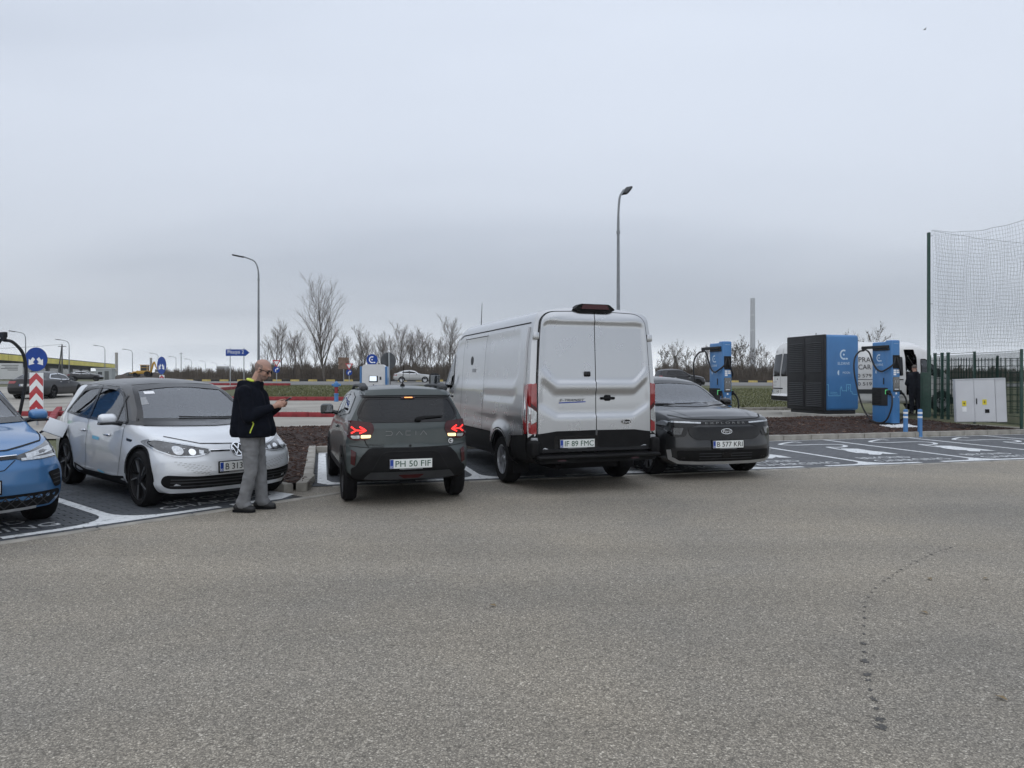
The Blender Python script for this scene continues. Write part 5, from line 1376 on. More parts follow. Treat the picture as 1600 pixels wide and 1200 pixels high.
# ------------------------------------------------------------------ dark grey SUV facing us
def grey_suv():
    L = 4.46; xr, xf, wr = .80, 3.57, .36
    hd = Vector((.245, -.9695)); ax = Vector((3.08, 11.78))
    c = Car('grey_suv', 'dark grey SUV facing the camera, half hidden behind the silver van', 'car', L,
        dict(zb=[(0, .30), (.4, .22), (3.9, .22), (4.46, .24)], hw=[(0, .88), (.8, .93), (3.6, .935), (4.1, .93), (4.46, .915)], zm=[(0, .70), (4.46, .62)],
             zs=[(0, 1.04), (.8, 1.06), (2.6, 1.03), (3.2, 1.02), (3.7, 1.0), (4.2, .975), (4.46, .925)], ws=[(0, .82), (.8, .88), (2.6, .89), (3.3, .87), (4.0, .85), (4.46, .84)],
             zr=[(0, 1.42), (.6, 1.50), (1.7, 1.535), (2.2, 1.50), (2.55, 1.38), (3.0, 1.13), (3.2, 1.07), (3.8, 1.03), (4.46, .945)],
             wr=[(0, .60), (.8, .64), (2.1, .65), (2.6, .70), (3.1, .81), (3.4, .83), (4.0, .82), (4.46, .81)],
             zt=[(0, 1.46), (.6, 1.56), (1.5, 1.60), (2.1, 1.575), (2.5, 1.45), (2.95, 1.20), (3.2, 1.11), (3.5, 1.09), (4.1, 1.045), (4.46, .970)]),
        (xr, xf), wr, .24, ax - hd*xf, hd, 'paint_dark_grey',
        front=(lin([(.22, .10), (.34, .02), (.5, 0), (.62, .015), (.8, .03), (.91, .06), (.98, .14)]), plan(.08, .20, 7)),
        rear=(lin([(.25, .05), (.6, 0), (1.0, .06), (1.5, .34)]), plan(.05, .12)), FD=.85, RD=.9, arch=.05)
    side = fillet([(.7, 1.14), (1.0, 1.42), (1.9, 1.47), (2.35, 1.42), (2.85, 1.08), (2.0, 1.07)], .06)
    for m in 'LR':
        c.window(m, side, 'mid_glass', .04)
        c.strip('pillar', m, [(1.65, 1.06), (1.62, 1.48)], .09, 'gloss_black', off=.01)
        c.strip('panel_gap', m, [(2.88, 1.03), (2.85, .5), (2.8, .34)], .009, 'gap')
        for xw in (xr, xf): c.strip('wheel_arch_trim', m, arc(xw, wr, wr+.09, -8, 188), .08, 'black_plastic', off=.007)
    ws = fillet([(-.82, 1.11), (-.615, 1.47), (0, 1.525), (.615, 1.47), (.82, 1.11), (0, 1.085)], [.02, .07, .3, .07, .02, .3])
    c.window('F', ws, 'clear_glass', .05, name='windscreen')
    c.patch('mirror_camera_housing', 'F', fillet([(-.14, 1.50), (.14, 1.50), (.11, 1.42), (0, 1.38), (-.11, 1.42)], .02), 'black_plastic', off=-.02, rim=0)
    for sg in (1, -1):
        c.strip('windscreen_pillar', 'F', [(sg*.84, 1.10), (sg*.65, 1.46)], .055, 'gloss_black', off=.006)
        c.strip('wiper', 'F', [(sg*.1-.5, 1.105), (sg*.1+.3, 1.115)], .016, 'black_plastic', off=.022)
        hl = fillet([(sg*.40, .885), (sg*.86, .905), (sg*.895, .86), (sg*.885, .72), (sg*.80, .655), (sg*.66, .67), (sg*.60, .80), (sg*.42, .85)], .03)
        h = c.patch('headlight', 'F', hl, 'gloss_black', off=.008, res=.04)
        c.strip('daytime_light', 'F', [(sg*.41, .875), (sg*.86, .893), (sg*.88, .83)], .022, 'lamp_clear', off=.014, parent=h)
        c.patch('lens', 'F', fillet([(sg*.68, .80), (sg*.84, .80), (sg*.84, .70), (sg*.72, .70)], .02), 'lamp_smoke', off=.014, parent=h)
        c.strip('skid_corner', 'F', [(sg*.87, .47), (sg*.85, .34), (sg*.74, .285), (sg*.45, .272), (0, .268)], .05, 'trim_silver', off=.018)
    c.patch('closed_grille', 'F', fillet([(-.62, .81), (.62, .81), (.60, .68), (.48, .615), (-.48, .615), (-.60, .68)], .05), 'gloss_black', off=.014, res=.06)
    br = c.patch('name_bar', 'F', fillet([(-.42, .845), (.42, .845), (.42, .895), (-.42, .895)], .015), 'gloss_black', off=.010)
    c.textp('model_lettering', 'F', 'E X P L O R E R', (0, .870), .68, .030, 'dim_badge', off=.015, parent=br)
    bd = disc_patch(c, 'maker_badge', 'F', (0, .745), .042, 'gloss_black', off=.020, sx=2.3)
    emblem_ring(c, 'F', (0, .745), .039, .007, 'chrome', bd, 'badge_ring', 2.3)
    for o in [q for q in bd.children]: o.location.x += .012
    c.textp('badge_script', 'F', 'Ford', (0, .745), .12, .042, 'ink_white', off=.027, parent=bd, shear=.3)
    c.strip('panel_gap', 'F', [(-.80, .985), (-.60, .935), (0, .915), (.60, .935), (.80, .985)], .009, 'gap')
    for sg in (1, -1): c.strip('bonnet_crease', 'F', [(sg*.62, 1.05), (sg*.52, .96)], .012, 'paint_dark_grey', off=.010)
    low = c.patch('lower_intake', 'F', fillet([(-.78, .46), (.78, .46), (.76, .335), (.66, .29), (-.66, .29), (-.76, .335)], .04), 'black_plastic', off=.008, res=.07)
    for z in (.33, .37, .41): c.strip('intake_bar', 'F', [(-.45, z), (.45, z)], .010, 'grey_plastic', off=.013, parent=low)
    c.patch('radar_cover', 'F', fillet([(-.08, .345), (.08, .345), (.08, .43), (-.08, .43)], .015), 'gloss_black', off=.016, parent=low)
    c.plate('F', (.02, .545), 'B 577 KRI', ink='ink_black')
    c.mirror(2.75, 1.08, 'gloss_black', size=(.13, .20, .14), foot=.10)
    c.wheel_set('twin', 'dark_alloy', 'alloy', 6, rr=.74)
    c.seats((2.0,), .68, dash=2.9, wheel=1, bench=1.15)
    c.underside(); c.finish()
    return c

# ------------------------------------------------------------------ cars in the distance
def far_car(name, label, kind, loc, hd, mat, zl, lamp='lamp_red', plate=None, hl='lamp_clear'):
    if kind == 'sedan':
        L, xr, xf, wr = 4.9, 1.08, 4.0, .345
        k = dict(zb=[(0, .28), (.5, .22), (4.9, .22)], hw=[(0, .87), (.8, .93), (4.1, .93), (4.9, .86)], zm=[(0, .62), (4.9, .58)],
                 zs=[(0, .96), (1, .98), (3.2, .93), (4.0, .88), (4.9, .72)], ws=[(0, .80), (1, .87), (3.2, .87), (4.9, .76)],
                 zr=[(0, 1.00), (.45, 1.03), (.9, 1.20), (1.45, 1.36), (2.2, 1.38), (2.7, 1.30), (3.2, 1.02), (3.45, .95), (4.9, .76)],
                 wr=[(0, .76), (.5, .74), (1.3, .60), (2.3, .62), (3.2, .76), (4.9, .70)],
                 zt=[(0, 1.03), (.45, 1.07), (.9, 1.24), (1.5, 1.42), (2.1, 1.45), (2.7, 1.36), (3.2, 1.08), (3.5, 1.0), (4.4, .90), (4.9, .80)])
        side = fillet([(.85, 1.06), (1.3, 1.30), (2.2, 1.34), (2.7, 1.25), (3.15, .98), (2.0, 1.0)], .06); pil = (2.05, 1.0, 1.36)
        rw = fillet([(-.62, 1.09), (.62, 1.09), (.52, 1.36), (-.52, 1.36)], .05); lz = (.80, .93)
    elif kind == 'liftback':
        L, xr, xf, wr = 4.57, .98, 3.62, .33
        k = dict(zb=[(0, .28), (.5, .22), (4.57, .22)], hw=[(0, .84), (.8, .885), (3.8, .885), (4.57, .82)], zm=[(0, .62), (4.57, .58)],
                 zs=[(0, .98), (1, .99), (3.0, .95), (3.6, .90), (4.57, .74)], ws=[(0, .76), (1, .83), (3.0, .83), (4.57, .72)],
                 zr=[(0, 1.02), (.35, 1.06), (.8, 1.24), (1.4, 1.39), (2.1, 1.40), (2.5, 1.32), (2.95, 1.06), (3.2, .98), (4.57, .78)],
                 wr=[(0, .72), (.5, .68), (1.3, .58), (2.1, .60), (2.95, .72), (4.57, .66)],
                 zt=[(0, 1.05), (.35, 1.10), (.8, 1.30), (1.4, 1.45), (2.0, 1.465), (2.5, 1.38), (2.95, 1.12), (3.2, 1.03), (4.1, .93), (4.57, .82)])
        side = fillet([(.75, 1.10), (1.2, 1.32), (2.0, 1.36), (2.45, 1.28), (2.9, 1.0), (1.9, 1.02)], .06); pil = (1.85, 1.02, 1.38)
        rw = fillet([(-.58, 1.14), (.58, 1.14), (.5, 1.38), (-.5, 1.38)], .05); lz = (.80, .95)
    else:
        L, xr, xf, wr = 4.5, .85, 3.55, .36
        k = dict(zb=[(0, .30), (.5, .24), (4.5, .25)], hw=[(0, .87), (.8, .93), (3.8, .93), (4.5, .86)], zm=[(0, .68), (4.5, .62)],
                 zs=[(0, 1.06), (1, 1.08), (2.9, 1.05), (3.5, 1.0), (4.5, .82)], ws=[(0, .80), (1, .87), (2.9, .87), (4.5, .76)],
                 zr=[(0, 1.46), (.6, 1.54), (1.8, 1.56), (2.2, 1.50), (2.8, 1.18), (3.1, 1.08), (4.5, .88)], wr=[(0, .60), (.6, .64), (2.1, .65), (2.9, .76), (4.5, .70)],
                 zt=[(0, 1.50), (.6, 1.61), (1.5, 1.65), (2.1, 1.60), (2.8, 1.25), (3.1, 1.14), (3.9, 1.05), (4.5, .93)])
        side = fillet([(.6, 1.16), (.8, 1.45), (1.9, 1.50), (2.3, 1.42), (2.8, 1.10), (1.8, 1.11)], .06); pil = (1.6, 1.10, 1.52)
        rw = fillet([(-.62, 1.16), (.62, 1.16), (.55, 1.48), (-.55, 1.48)], .05); lz = (.86, 1.05)
    c = Car(name, label, 'car', L, k, (xr, xf), wr, .22, loc, hd, mat,
            front=(lin([(.2, .12), (.5, 0), (.9, .16)]), plan(.10, .28, 5)), rear=(lin([(.25, .05), (.6, 0), (1.0, .10), (1.5, .30)]), plan(.05, .15, 5)), FD=.85, RD=.8, arch=.05, zloc=zl)
    for m in 'LR':
        c.window(m, side, 'tint_glass', .04, frame_mat='chrome' if kind != 'suv' else 'gloss_black')
        c.strip('pillar', m, [(pil[0], pil[1]), (pil[0]-.03, pil[2])], .08, 'gloss_black', off=.01)
        c.strip('panel_gap', m, [(pil[0], pil[1]), (pil[0], .34)], .012, 'gap'); c.strip('panel_gap', m, [(3.0, .95), (2.95, .34)], .012, 'gap')
        c.handle(m, pil[0]-.18, .88, 'chrome'); c.handle(m, 2.75, .86, 'chrome')
    c.window('B', rw, 'tint_glass', .03, name='rear_window', see=False)
    c.window('F', fillet([(-.72, 1.06), (-.56, 1.33), (.56, 1.33), (.72, 1.06)], .05), 'tint_glass', .03, name='windscreen', see=False)
    for sg in (1, -1):
        c.patch('tail_light', 'B', fillet([(sg*.40, lz[1]), (sg*.80, lz[1]), (sg*.83, lz[0]), (sg*.48, lz[0])], .03), lamp, off=.010)
        c.patch('headlight', 'F', fillet([(sg*.46, .72), (sg*.80, .76), (sg*.80, .62), (sg*.50, .62)], .03), hl, off=.008)
    c.patch('bumper', 'B', fillet([(-.80, .42), (.80, .42), (.78, .29), (-.78, .29)], .03), 'black_plastic', off=.010)
    if plate: c.plate('B', (0, .72 if kind == 'sedan' else .62), plate)
    c.mirror(2.95 if kind == 'sedan' else 2.7, 1.0, mat, size=(.12, .18, .12), foot=.10)
    c.wheel_set('five', 'dark_alloy' if mat == 'paint_black' else 'alloy', None, 5, rr=.72)
    c.underside(); c.finish(lining=True)
    return c

# ------------------------------------------------------------------ white minibus behind the power cabinet
def white_minibus():
    L = 6.7; xr, xf, wr = 1.20, 5.70, .35
    c = Car('white_minibus', 'white high-roof minibus with its side door open, behind the blue cabinet', 'van', L,
        dict(zb=[(0, .42), (.4, .38), (6.1, .32), (6.7, .32)], hw=[(0, .97), (.3, .985), (5.2, .985), (6.0, .97), (6.7, .86)], zm=[(0, .95), (6.7, .78)],
             zs=[(0, 2.02), (4.9, 2.02), (5.3, 1.85), (5.85, 1.35), (6.7, .92)], ws=[(0, .90), (4.6, .90), (5.1, .90), (5.9, .92), (6.7, .80)],
             zr=[(0, 2.42), (4.8, 2.45), (5.2, 2.36), (5.55, 1.92), (5.9, 1.48), (6.05, 1.28), (6.7, 1.0)], wr=[(0, .74), (4.8, .75), (5.2, .76), (5.95, .86), (6.7, .74)],
             zt=[(0, 2.60), (4.7, 2.66), (5.15, 2.52), (5.55, 2.02), (5.9, 1.56), (6.05, 1.36), (6.7, 1.05)]),
        (xr, xf), wr, .22, (10.15, 27.05), (.9995, .03), 'paint_van_white',
        front=(lin([(.3, .1), (.5, 0), (1.0, .12)]), plan(.10, .28, 5)), rear=(lin([(.35, .0), (.62, .0), (.66, .06), (1.5, .07), (2.4, .20), (2.6, .28)]), plan(.03, .10, 8)), FD=.9, RD=.6, arch=.06,
        radii=(.06, .05, .2, .1, .16, .3), zloc=.28)
    # dark rear and side glass
    for sg in (1, -1):
        c.window('B', fillet([(sg*.06, 1.34), (sg*.82, 1.34), (sg*.76, 2.16), (sg*.06, 2.20)], .06), 'tint_glass', .03, name='rear_window', see=False)
        c.patch('tail_light', 'B', fillet([(sg*.89, 1.32), (sg*.955, 1.30), (sg*.96, .86), (sg*.90, .86)], .02), 'lamp_red', off=.012)
    c.strip('door_seam', 'B', [(0, .62), (0, 2.40)], .014, 'gap')
    c.patch('bumper', 'B', fillet([(-.93, .60), (.93, .60), (.90, .43), (-.90, .43)], .03), 'black_plastic', off=.014)
    c.plate('B', (.45, .75), 'B 27 GTM', ink='ink_black')
    c.textp('door_lettering', 'B', '4 X M', (.55, 1.12), .34, .055, 'ink_black', off=.010)
    c.textp('door_lettering', 'B', 'SERVICE', (.55, 1.0), .30, .03, 'ink_black', off=.010)
    c.textp('roof_lettering', 'B', 'GO2', (.62, 2.30), .20, .06, 'grey_plastic', off=.010)
    disc_patch(c, 'rear_handle', 'B', (.30, 1.23), .03, 'gap')
    c.patch('plate_lamp_bar', 'B', [(-.2, .86), (.75, .86), (.75, .90), (-.2, .90)], 'black_plastic', off=.012)
    for m in 'LR':
        c.window(m, fillet([(4.92, 1.40), (4.92, 1.98), (5.12, 1.98), (5.74, 1.48), (5.5, 1.38)], .05), 'mid_glass', .04)
        c.strip('door_seam', m, [(3.18, .5), (3.18, 2.2)], .012, 'gap')
        c.strip('side_moulding', m, [(.5, .78), (4.2, .78)], .16, 'grey_plastic', off=.010)
        c.strip('side_moulding', m, [(.4, 1.22), (3.1, 1.22)], .02, 'grey_plastic', off=.008)
        c.handle(m, 5.0, 1.24, 'black_plastic')
        for xw in (xr, xf): c.strip('wheel_arch_trim', m, arc(xw, wr, wr+.085, -5, 185), .05, 'grey_plastic', off=.010)
    for s_, z, w, h in (('E PRA', 1.95, .66, .18), ('E CAR', 1.68, .66, .18), ('0 579', 1.36, .52, .13), ('0 519', 1.06, .52, .13)):
        c.textp('side_lettering', 'R', s_, (3.06 - w/2, z), w, h, 'ink_black', off=.008)
    # open side door: an opening with the cabin behind it, the door slid back along the side
    op = fillet([(4.32, .62), (4.82, .62), (4.82, 2.0), (4.75, 2.36), (4.32, 2.36)], .06)
    c.cut.append(('R', op, 0)); c.strip('door_frame', 'R', op, .06, 'paint_van_white', off=.010, closed=True)
    c.patch('slid_door', 'R', fillet([(3.22, .60), (4.28, .60), (4.28, 2.22), (3.22, 2.22)], .05), 'paint_van_white', off=.05, res=.1, rim=.04)
    c.window('R', fillet([(3.60, 1.36), (4.22, 1.36), (4.22, 2.04), (3.60, 2.06)], .05), 'tint_glass', .03, see=False, off=.056)
    c.handle('R', 4.12, 1.22, 'black_plastic').location.y = -.05
    c.window('F', fillet([(-.80, 1.44), (-.68, 2.2), (.68, 2.2), (.80, 1.44)], .08), 'mid_glass', .06, name='windscreen')
    c.mirror(5.45, 1.42, 'black_plastic', size=(.14, .20, .32), foot=.2, cap='black_plastic')
    c.wheel_set('five', 'alloy', 'alloy', 6, rr=.64, inset=-.005)
    c.seats((4.85,), .98, y=.45, dash=5.6, wheel=1); c.seats((3.7,), .98, y=.45, mat='seat_light')
    q = MB(); q.box((3.4, 0, .62), (5.2, 1.7, .05)); q.build('cabin_floor', 'trim', c.root)
    c.underside(); c.finish()
    return c
HATCH, PLUG = white_hatch()
blue_suv(); small_hatch(); panel_van(); grey_suv()
far_car('black_sedan', 'black sedan with white number plate driving away behind the chevron sign', 'sedan', at(38, 36.1)[:2], (-.15, .989), 'paint_black', gz(*at(38,38)[:2]), 'lamp_red', 'B 100 WLV')
far_car('silver_liftback', 'silver liftback on the far road beyond the small hatchback', 'liftback', at(614, 82.)[:2], (.985, .17), 'paint_far_silver', gz(*at(640,82)[:2]))
far_car('dark_suv', 'dark SUV on the far road, its roof showing above the grey SUV', 'suv', at(1025, 62.)[:2], (.97, .24), 'paint_black', gz(*at(1040,62)[:2]))
far_car('dark_car', 'dark car far behind the black sedan by the yellow building', 'liftback', at(104, 100.)[:2], (.9, .43), 'paint_black', gz(*at(104,100)[:2]))
white_minibus()

pm('green_wire', (.006, .022, .016), .7, var=.2, spec=.2)
pm('render_white', (.66, .67, .67), .5, var=.04)
# ================================================================== chargers, cabinets, signs, lamps, fence
RZ = R(15)
def c_logo(parent, m4, s, mat='light_print'):
    """ring open to the lower right with a dot"""
    q = MB(); n = 26; a0, a1 = R(62), R(292)
    vs = []
    for k in range(n + 1):
        a = a0 + (a1 - a0)*k/n
        for r_ in (.5, .34): vs.append(m4 @ Vector((s*r_*math.cos(a)*.92, s*r_*math.sin(a), .0015)))
    fs = [(2*k, 2*k+2, 2*k+3, 2*k+1) for k in range(n)]
    q.add(vs, fs)
    vs = [m4 @ Vector(v) for v in ((s*.16, -s*.46, .0015), (s*.42, -s*.50, .0015), (s*.50, -s*.36, .0015), (s*.24, -s*.30, .0015))]
    q.add(vs, [(0, 1, 2, 3)])
    o = q.build('logo_ring', mat, parent)
    d = MB(); d.add([m4 @ Vector((s*.10*math.cos(k*.5236), s*.10*math.sin(k*.5236), .0015)) for k in range(12)], [tuple(range(12))]); d.build('logo_dot', mat, parent)
def half_disc(parent, m4, r):
    q = MB(); q.add([m4 @ Vector((r*.75*math.cos(R(90 + 15*k)), r*math.sin(R(90 + 15*k)), .0015)) for k in range(13)], [tuple(range(13))]); q.build('partner_mark', 'light_print', parent)
def charger(loc, label, rz=RZ):
    W_, D_, H_ = .29, .74, 2.42
    t = thing('fast_charger', label, 'charger', loc, rz, 'blue fast chargers')
    b = MB(); b.rbox((W_/2, D_/2 + .06, H_/2), (W_ - .02, D_ - .12, H_ - .08), .035, 3); b.build('body', 'charger_blue', t, True, 40.)
    s = MB(); s.rbox((W_/2, .10, H_/2 + .01), (W_, .26, H_ - .02), .04, 3); col = s.build('column', 'charger_blue', t, True, 40.)
    MB().rbox((W_/2, .30, .03), (W_ + .03, .66, .06), .01).build('foot', 'charger_dark', t)
    MB().rbox((W_/2, -.035, 1.80), (W_ - .06, .03, .38), .01).build('cable_recess', 'gap', col)
    st = MB()
    for i in range(2):
        for j in range(3):
            if i == 1 and j == 0: continue
            MB().box((W_*.34 + i*.105, -.033, 1.44 + j*.058), (.085, .006, .046)).build('payment_label', 'ink_white', col)
    MB().rbox((W_/2, -.036, 1.16), (W_ - .07, .022, .42), .008).build('screen', 'screen_dim', col)
    for i in (0, 1): MB().box((W_*.36 + i*.08, -.049, 1.24), (.035, .002, .06)).build('screen_icon', 'seat_light', col)
    MB().box((W_/2, -.049, 1.02), (.14, .002, .020)).build('screen_text', 'ink_white', col)
    MB().box((W_/2, -.033, .90), (.05, .004, .05)).build('connector_icon', 'ink_white', col)
    mF = frame((0, 0, 0), (1, 0, 0), (0, 0, 1))
    text('1', .02, .045, Matrix.Translation((W_*.22, -.032, .80)) @ mF, 'ink_white', col, 'bay_number'); text('2', .03, .045, Matrix.Translation((W_*.80, -.032, .80)) @ mF, 'ink_white', col, 'bay_number')
    text('hypercharge', .15, .022, Matrix.Translation((W_/2, -.032, 2.32)) @ mF, 'light_print', col, 'maker_name')
    # side towards the bays
    mS = frame((.0085, .46, 0), (0, -1, 0), (0, 0, 1))
    def S(y, z): return frame((.0085, y, z), (0, -1, 0), (0, 0, 1))
    c_logo(t, S(.46, 1.92), .21); text('ELDRIVE', .30, .065, S(.46, 1.72), 'light_print', t, 'maker_name')
    half_disc(t, S(.56, 1.52), .055); text('MOON', .16, .045, S(.38, 1.52), 'light_print', t, 'partner_name')
    MB().rbox((.002, .28, 1.25), (.02, .035, .19), .008).build('door_handle', 'charger_dark', t)
    v = MB().rbox((.004, .425, .80), (.02, .60, .52), .01).build('vent_panel', 'charger_dark', t)
    for k in range(9): MB().box((-.008, .54, .60 + k*.05), (.014, .34, .020), Matrix.Rotation(R(20), 3, 'Y')).build('vent_slat', 'black_plastic', v)
    a = MB().rbox((-.028, .58, 2.235), (.065, 1.02, .085), .01).build('swing_arm', 'charger_dark', t)
    MB().rbox((-.010, .36, 2.16), (.05, .62, .05), .008).build('arm_bracket', 'charger_dark', a)
    MB().rbox((-.03, 1.04, 2.18), (.05, .08, .06), .01).build('cable_clamp', 'charger_dark', a)
    p1 = smooth_path([(-.04, 1.02, 2.15), (-.06, .90, 2.17), (-.07, .74, 2.06), (-.07, .62, 1.80), (-.08, .46, 1.60), (-.09, .26, 1.53), (-.06, .08, 1.60), (.04, -.05, 1.74), (.10, -.04, 1.93)], 7)
    MB().tube(p1, .024, 8).build('cable', 'cable', t, True)
    p2 = smooth_path([(-.04, 1.02, 2.15), (-.14, 1.08, 2.12), (-.28, 1.10, 1.92), (-.32, 1.08, 1.55), (-.27, 1.0, 1.00), (-.22, .86, .50), (-.18, .62, .16), (-.16, .32, .05), (-.15, .02, .14), (-.12, -.14, .50), (-.08, -.12, .80), (-.03, .0, .92)], 7)
    MB().tube(p2, .024, 8).build('cable', 'cable', t, True)
    p3 = smooth_path([(.16, -.04, 1.93), (.20, -.07, 1.70), (.30, -.04, 1.50), (.33, .02, 1.42)], 6)
    MB().tube(p3, .024, 8).build('cable', 'cable', t, True)
    p4 = smooth_path([(.30, .02, .93), (.44, -.03, .82), (.50, -.04, .55), (.46, .05, .18), (.36, .2, .06)], 6)
    MB().tube(p4, .024, 8).build('cable', 'cable', t, True)
    for x, g in ((-.05, 1), (W_ + .05, -1)):
        h = MB(); h.rbox((x, .05, .93), (.09, .12, .13), .03); h.tube([(x, .0, .93), (x - g*.05, -.07, .86)], [.032, .024], 8); ho = h.build('plug', 'black_plastic', t, True, 50.)
        MB().rbox((x, .112, .94), (.10, .010, .13), .004).build('holder_light', 'led_green', ho)
    return t
charger((10.77, 20.2, .22), 'blue fast charger with looping black cables beside the two blue bollards')
charger((6.07, 20.5, .20), 'blue fast charger with looping black cables standing behind the dark grey SUV')
charger((-8.80, 11.53, .0), 'blue charger at the left edge, only its black cable loop in the picture', R(-120))

# white gravel pad
q = MB(); rr = random.Random(2)
gp0 = Vector((10.62, 19.85, 0))
for k in range(420):
    p = gp0 + U_*rr.uniform(-.15, .75) + N_*rr.uniform(-.12, .30); r_ = rr.uniform(.012, .026)
    q.box((p.x, p.y, mound(p.x, p.y) + .02 + rr.uniform(0, .012)), (r_*2, r_*1.5, r_), rr.uniform(0, 3))
tag(q.build('white_gravel', 'ink_white'), 'strip of white gravel at the foot of the right charger', 'gravel', kind='stuff')

# power cabinet
t = thing('power_cabinet', 'large blue power cabinet with dark louvred doors on a concrete base', 'cabinet', (10.14, 23.0, .0), RZ)
CW, CD, Z0, Z1 = 1.31, 1.95, .50, 2.97
b = MB(); b.rbox((CW/2 + .02, CD/2, (Z0+Z1)/2), (CW - .04, CD, Z1 - Z0), .10, 4); b.build('body', 'charger_blue', t, True, 40.)
MB().rbox((CW/2, CD/2, .42), (CW - .14, CD - .2, .16), .01).build('plinth', 'charger_dark', t)
MB().rbox((CW/2 + .10, CD/2 + .05, .26), (CW + .35, CD + .3, .24), .02).build('concrete_base', 'concrete', t)
dm = {}
fr_ = MB(); fr_.rbox((.012, CD/2, (Z0+Z1)/2), (.06, CD + .01, Z1 - Z0 + .01), .10, 4); fr_.build('door_surround', 'charger_dark', t, True, 40.)
for y0, y1 in ((.06, .96), (.99, 1.89)):
    d = MB(); d.rbox((-.022, (y0+y1)/2, (Z0+Z1)/2), (.02, y1 - y0, Z1 - Z0 - .16), .03, 2); do = d.build('door', 'charger_dark', t, True, 40.)
    for z0, n_ in ((Z0 + .14, 13), (Z0 + 1.28, 16)):
        for k in range(n_):
            key = 's'
            if key not in dm: dm[key] = MB().box((0, 0, 0), (.022, .74, .030), Matrix.Rotation(R(28), 3, 'Y')).mesh(); dm[key].materials.append(M('grey_plastic'))
            o = bpy.data.objects.new('louvre', dm[key]); COL.objects.link(o); o.parent = do; o.location = (-.040, (y0+y1)/2, z0 + k*.062)
MB().rbox((-.04, .975, 1.58), (.03, .05, .18), .01).build('door_handle', 'gap', t)
def Sf(x, z): return frame((x, -.001, z), (1, 0, 0), (0, 0, 1))
c_logo(t, Sf(.70, 2.32), .33); text('ELDRIVE', .46, .085, Sf(.70, 2.03), 'light_print', t, 'maker_name')
half_disc(t, Sf(.52, 1.73), .085); text('MOON', .28, .07, Sf(.80, 1.73), 'light_print', t, 'partner_name')
def line_art(pts, w=.014):
    q = MB(); P = [Vector((p[0], -.004, p[1])) for p in pts]
    for k, (a, b_) in enumerate(zip(P, P[1:])):
        d = (b_ - a).normalized(); n_ = Vector((-d.z, 0, d.x))*w/2; a_, c_ = a - d*w/2, b_ + d*w/2
        y = Vector((0, -.0004*k, 0)); q.add([a_ + n_ + y, a_ - n_ + y, c_ - n_ + y, c_ + n_ + y], [(0, 1, 2, 3)])
    return q.build('line_drawing', 'cyan_print', t)
line_art([(.05, 1.34), (.11, 1.34), (.11, .98), (.56, .98), (.56, 1.20), (.60, 1.28), (.64, 1.14), (.80, 1.14), (.80, 1.20)])
line_art([(.80, 1.12), (.80, 1.34), (.96, 1.34), (.96, 1.12), (1.02, 1.10), (1.02, 1.04), (1.12, 1.02), (1.20, 1.02)]); line_art([(.90, 1.30), (.86, 1.23), (.91, 1.23), (.87, 1.16)], .012)
line_art([(.18, 1.10), (.44, 1.08)], .01); line_art([(.18, 1.05), (.48, 1.03)], .01)
MB().cyl((.35, .9, Z1 - .02), (.35, .9, Z1 + .10), .012, n=6).build('antenna', 'charger_dark', t)

# grey electrical cabinet, leaning a little
e0 = at(1533, 19.85); t = thing('electrical_cabinet', 'light grey electrical cabinet with yellow warning labels in front of the green fence', 'cabinet', (e0.x, e0.y, .30), 0, rot=(0, R(-2.0), R(-24))); t.scale = (.93, .93, .93)
b = MB(); b.rbox((-.13, .17, .67), (1.02, .40, 1.28), .012); b.build('body', 'cabinet_grey', t); MB().rbox((.52, .17, .67), (.27, .38, 1.29), .012).build('side_compartment', 'cabinet_grey', t)
for x0, x1 in ((-.63, -.165), (-.150, .37)):
    MB().rbox(((x0+x1)/2, -.038, .67), (x1 - x0, .018, 1.24), .006).build('door', 'cabinet_grey', t)
MB().rbox((0, .17, 1.325), (1.30, .44, .022), .008).build('roof', 'cabinet_grey', t)
MB().rbox((-.10, -.052, .66), (.028, .014, .17), .005).build('door_handle', 'gap', t)
for x, z in ((-.42, .60), (.10, .63)):
    p = MB().box((x, -.049, z), (.11, .004, .16)).build('warning_label', 'warn_yellow', t)
    q = MB(); m4 = frame((x, -.0518, z), (1, 0, 0), (0, 0, 1)); q.add([m4 @ Vector(v) for v in ((.01, .06, 0), (-.03, -.01, 0), (0, -.005, 0), (-.012, -.06, 0), (.03, .015, 0), (0, .012, 0))], [(0, 1, 2, 5), (2, 3, 4, 5)]); q.build('lightning_mark', 'ink_black', p)
MB().box((-.42, -.049, .42), (.11, .004, .14)).build('notice_label', 'ink_white', t); MB().box((.16, -.050, .36), (.11, .010, .11)).build('vent', 'gap', t)

# blue bollards
for px, lab in ((1415, 'blue plastic bollard with two white bands, the one nearer the charger'), (1437.5, 'blue plastic bollard with two white bands, the one nearer the green fence')):
    p = G(px, 683); t = thing('bollard', lab, 'bollard', (p.x, p.y, .004), 0, 'blue bollards at the kerb')
    MB().lathe([(.062, 0), (.058, .02), (.056, .70), (.050, .725), (.02, .735), (.0, .736)], 18).build('post', 'charger_blue', t, True, 40.)
    for z in (.50, .61): MB().lathe([(.0575, z), (.0585, z + .002), (.0585, z + .048), (.0575, z + .05)], 18).build('reflective_band', 'ink_white', t, True, 40.)

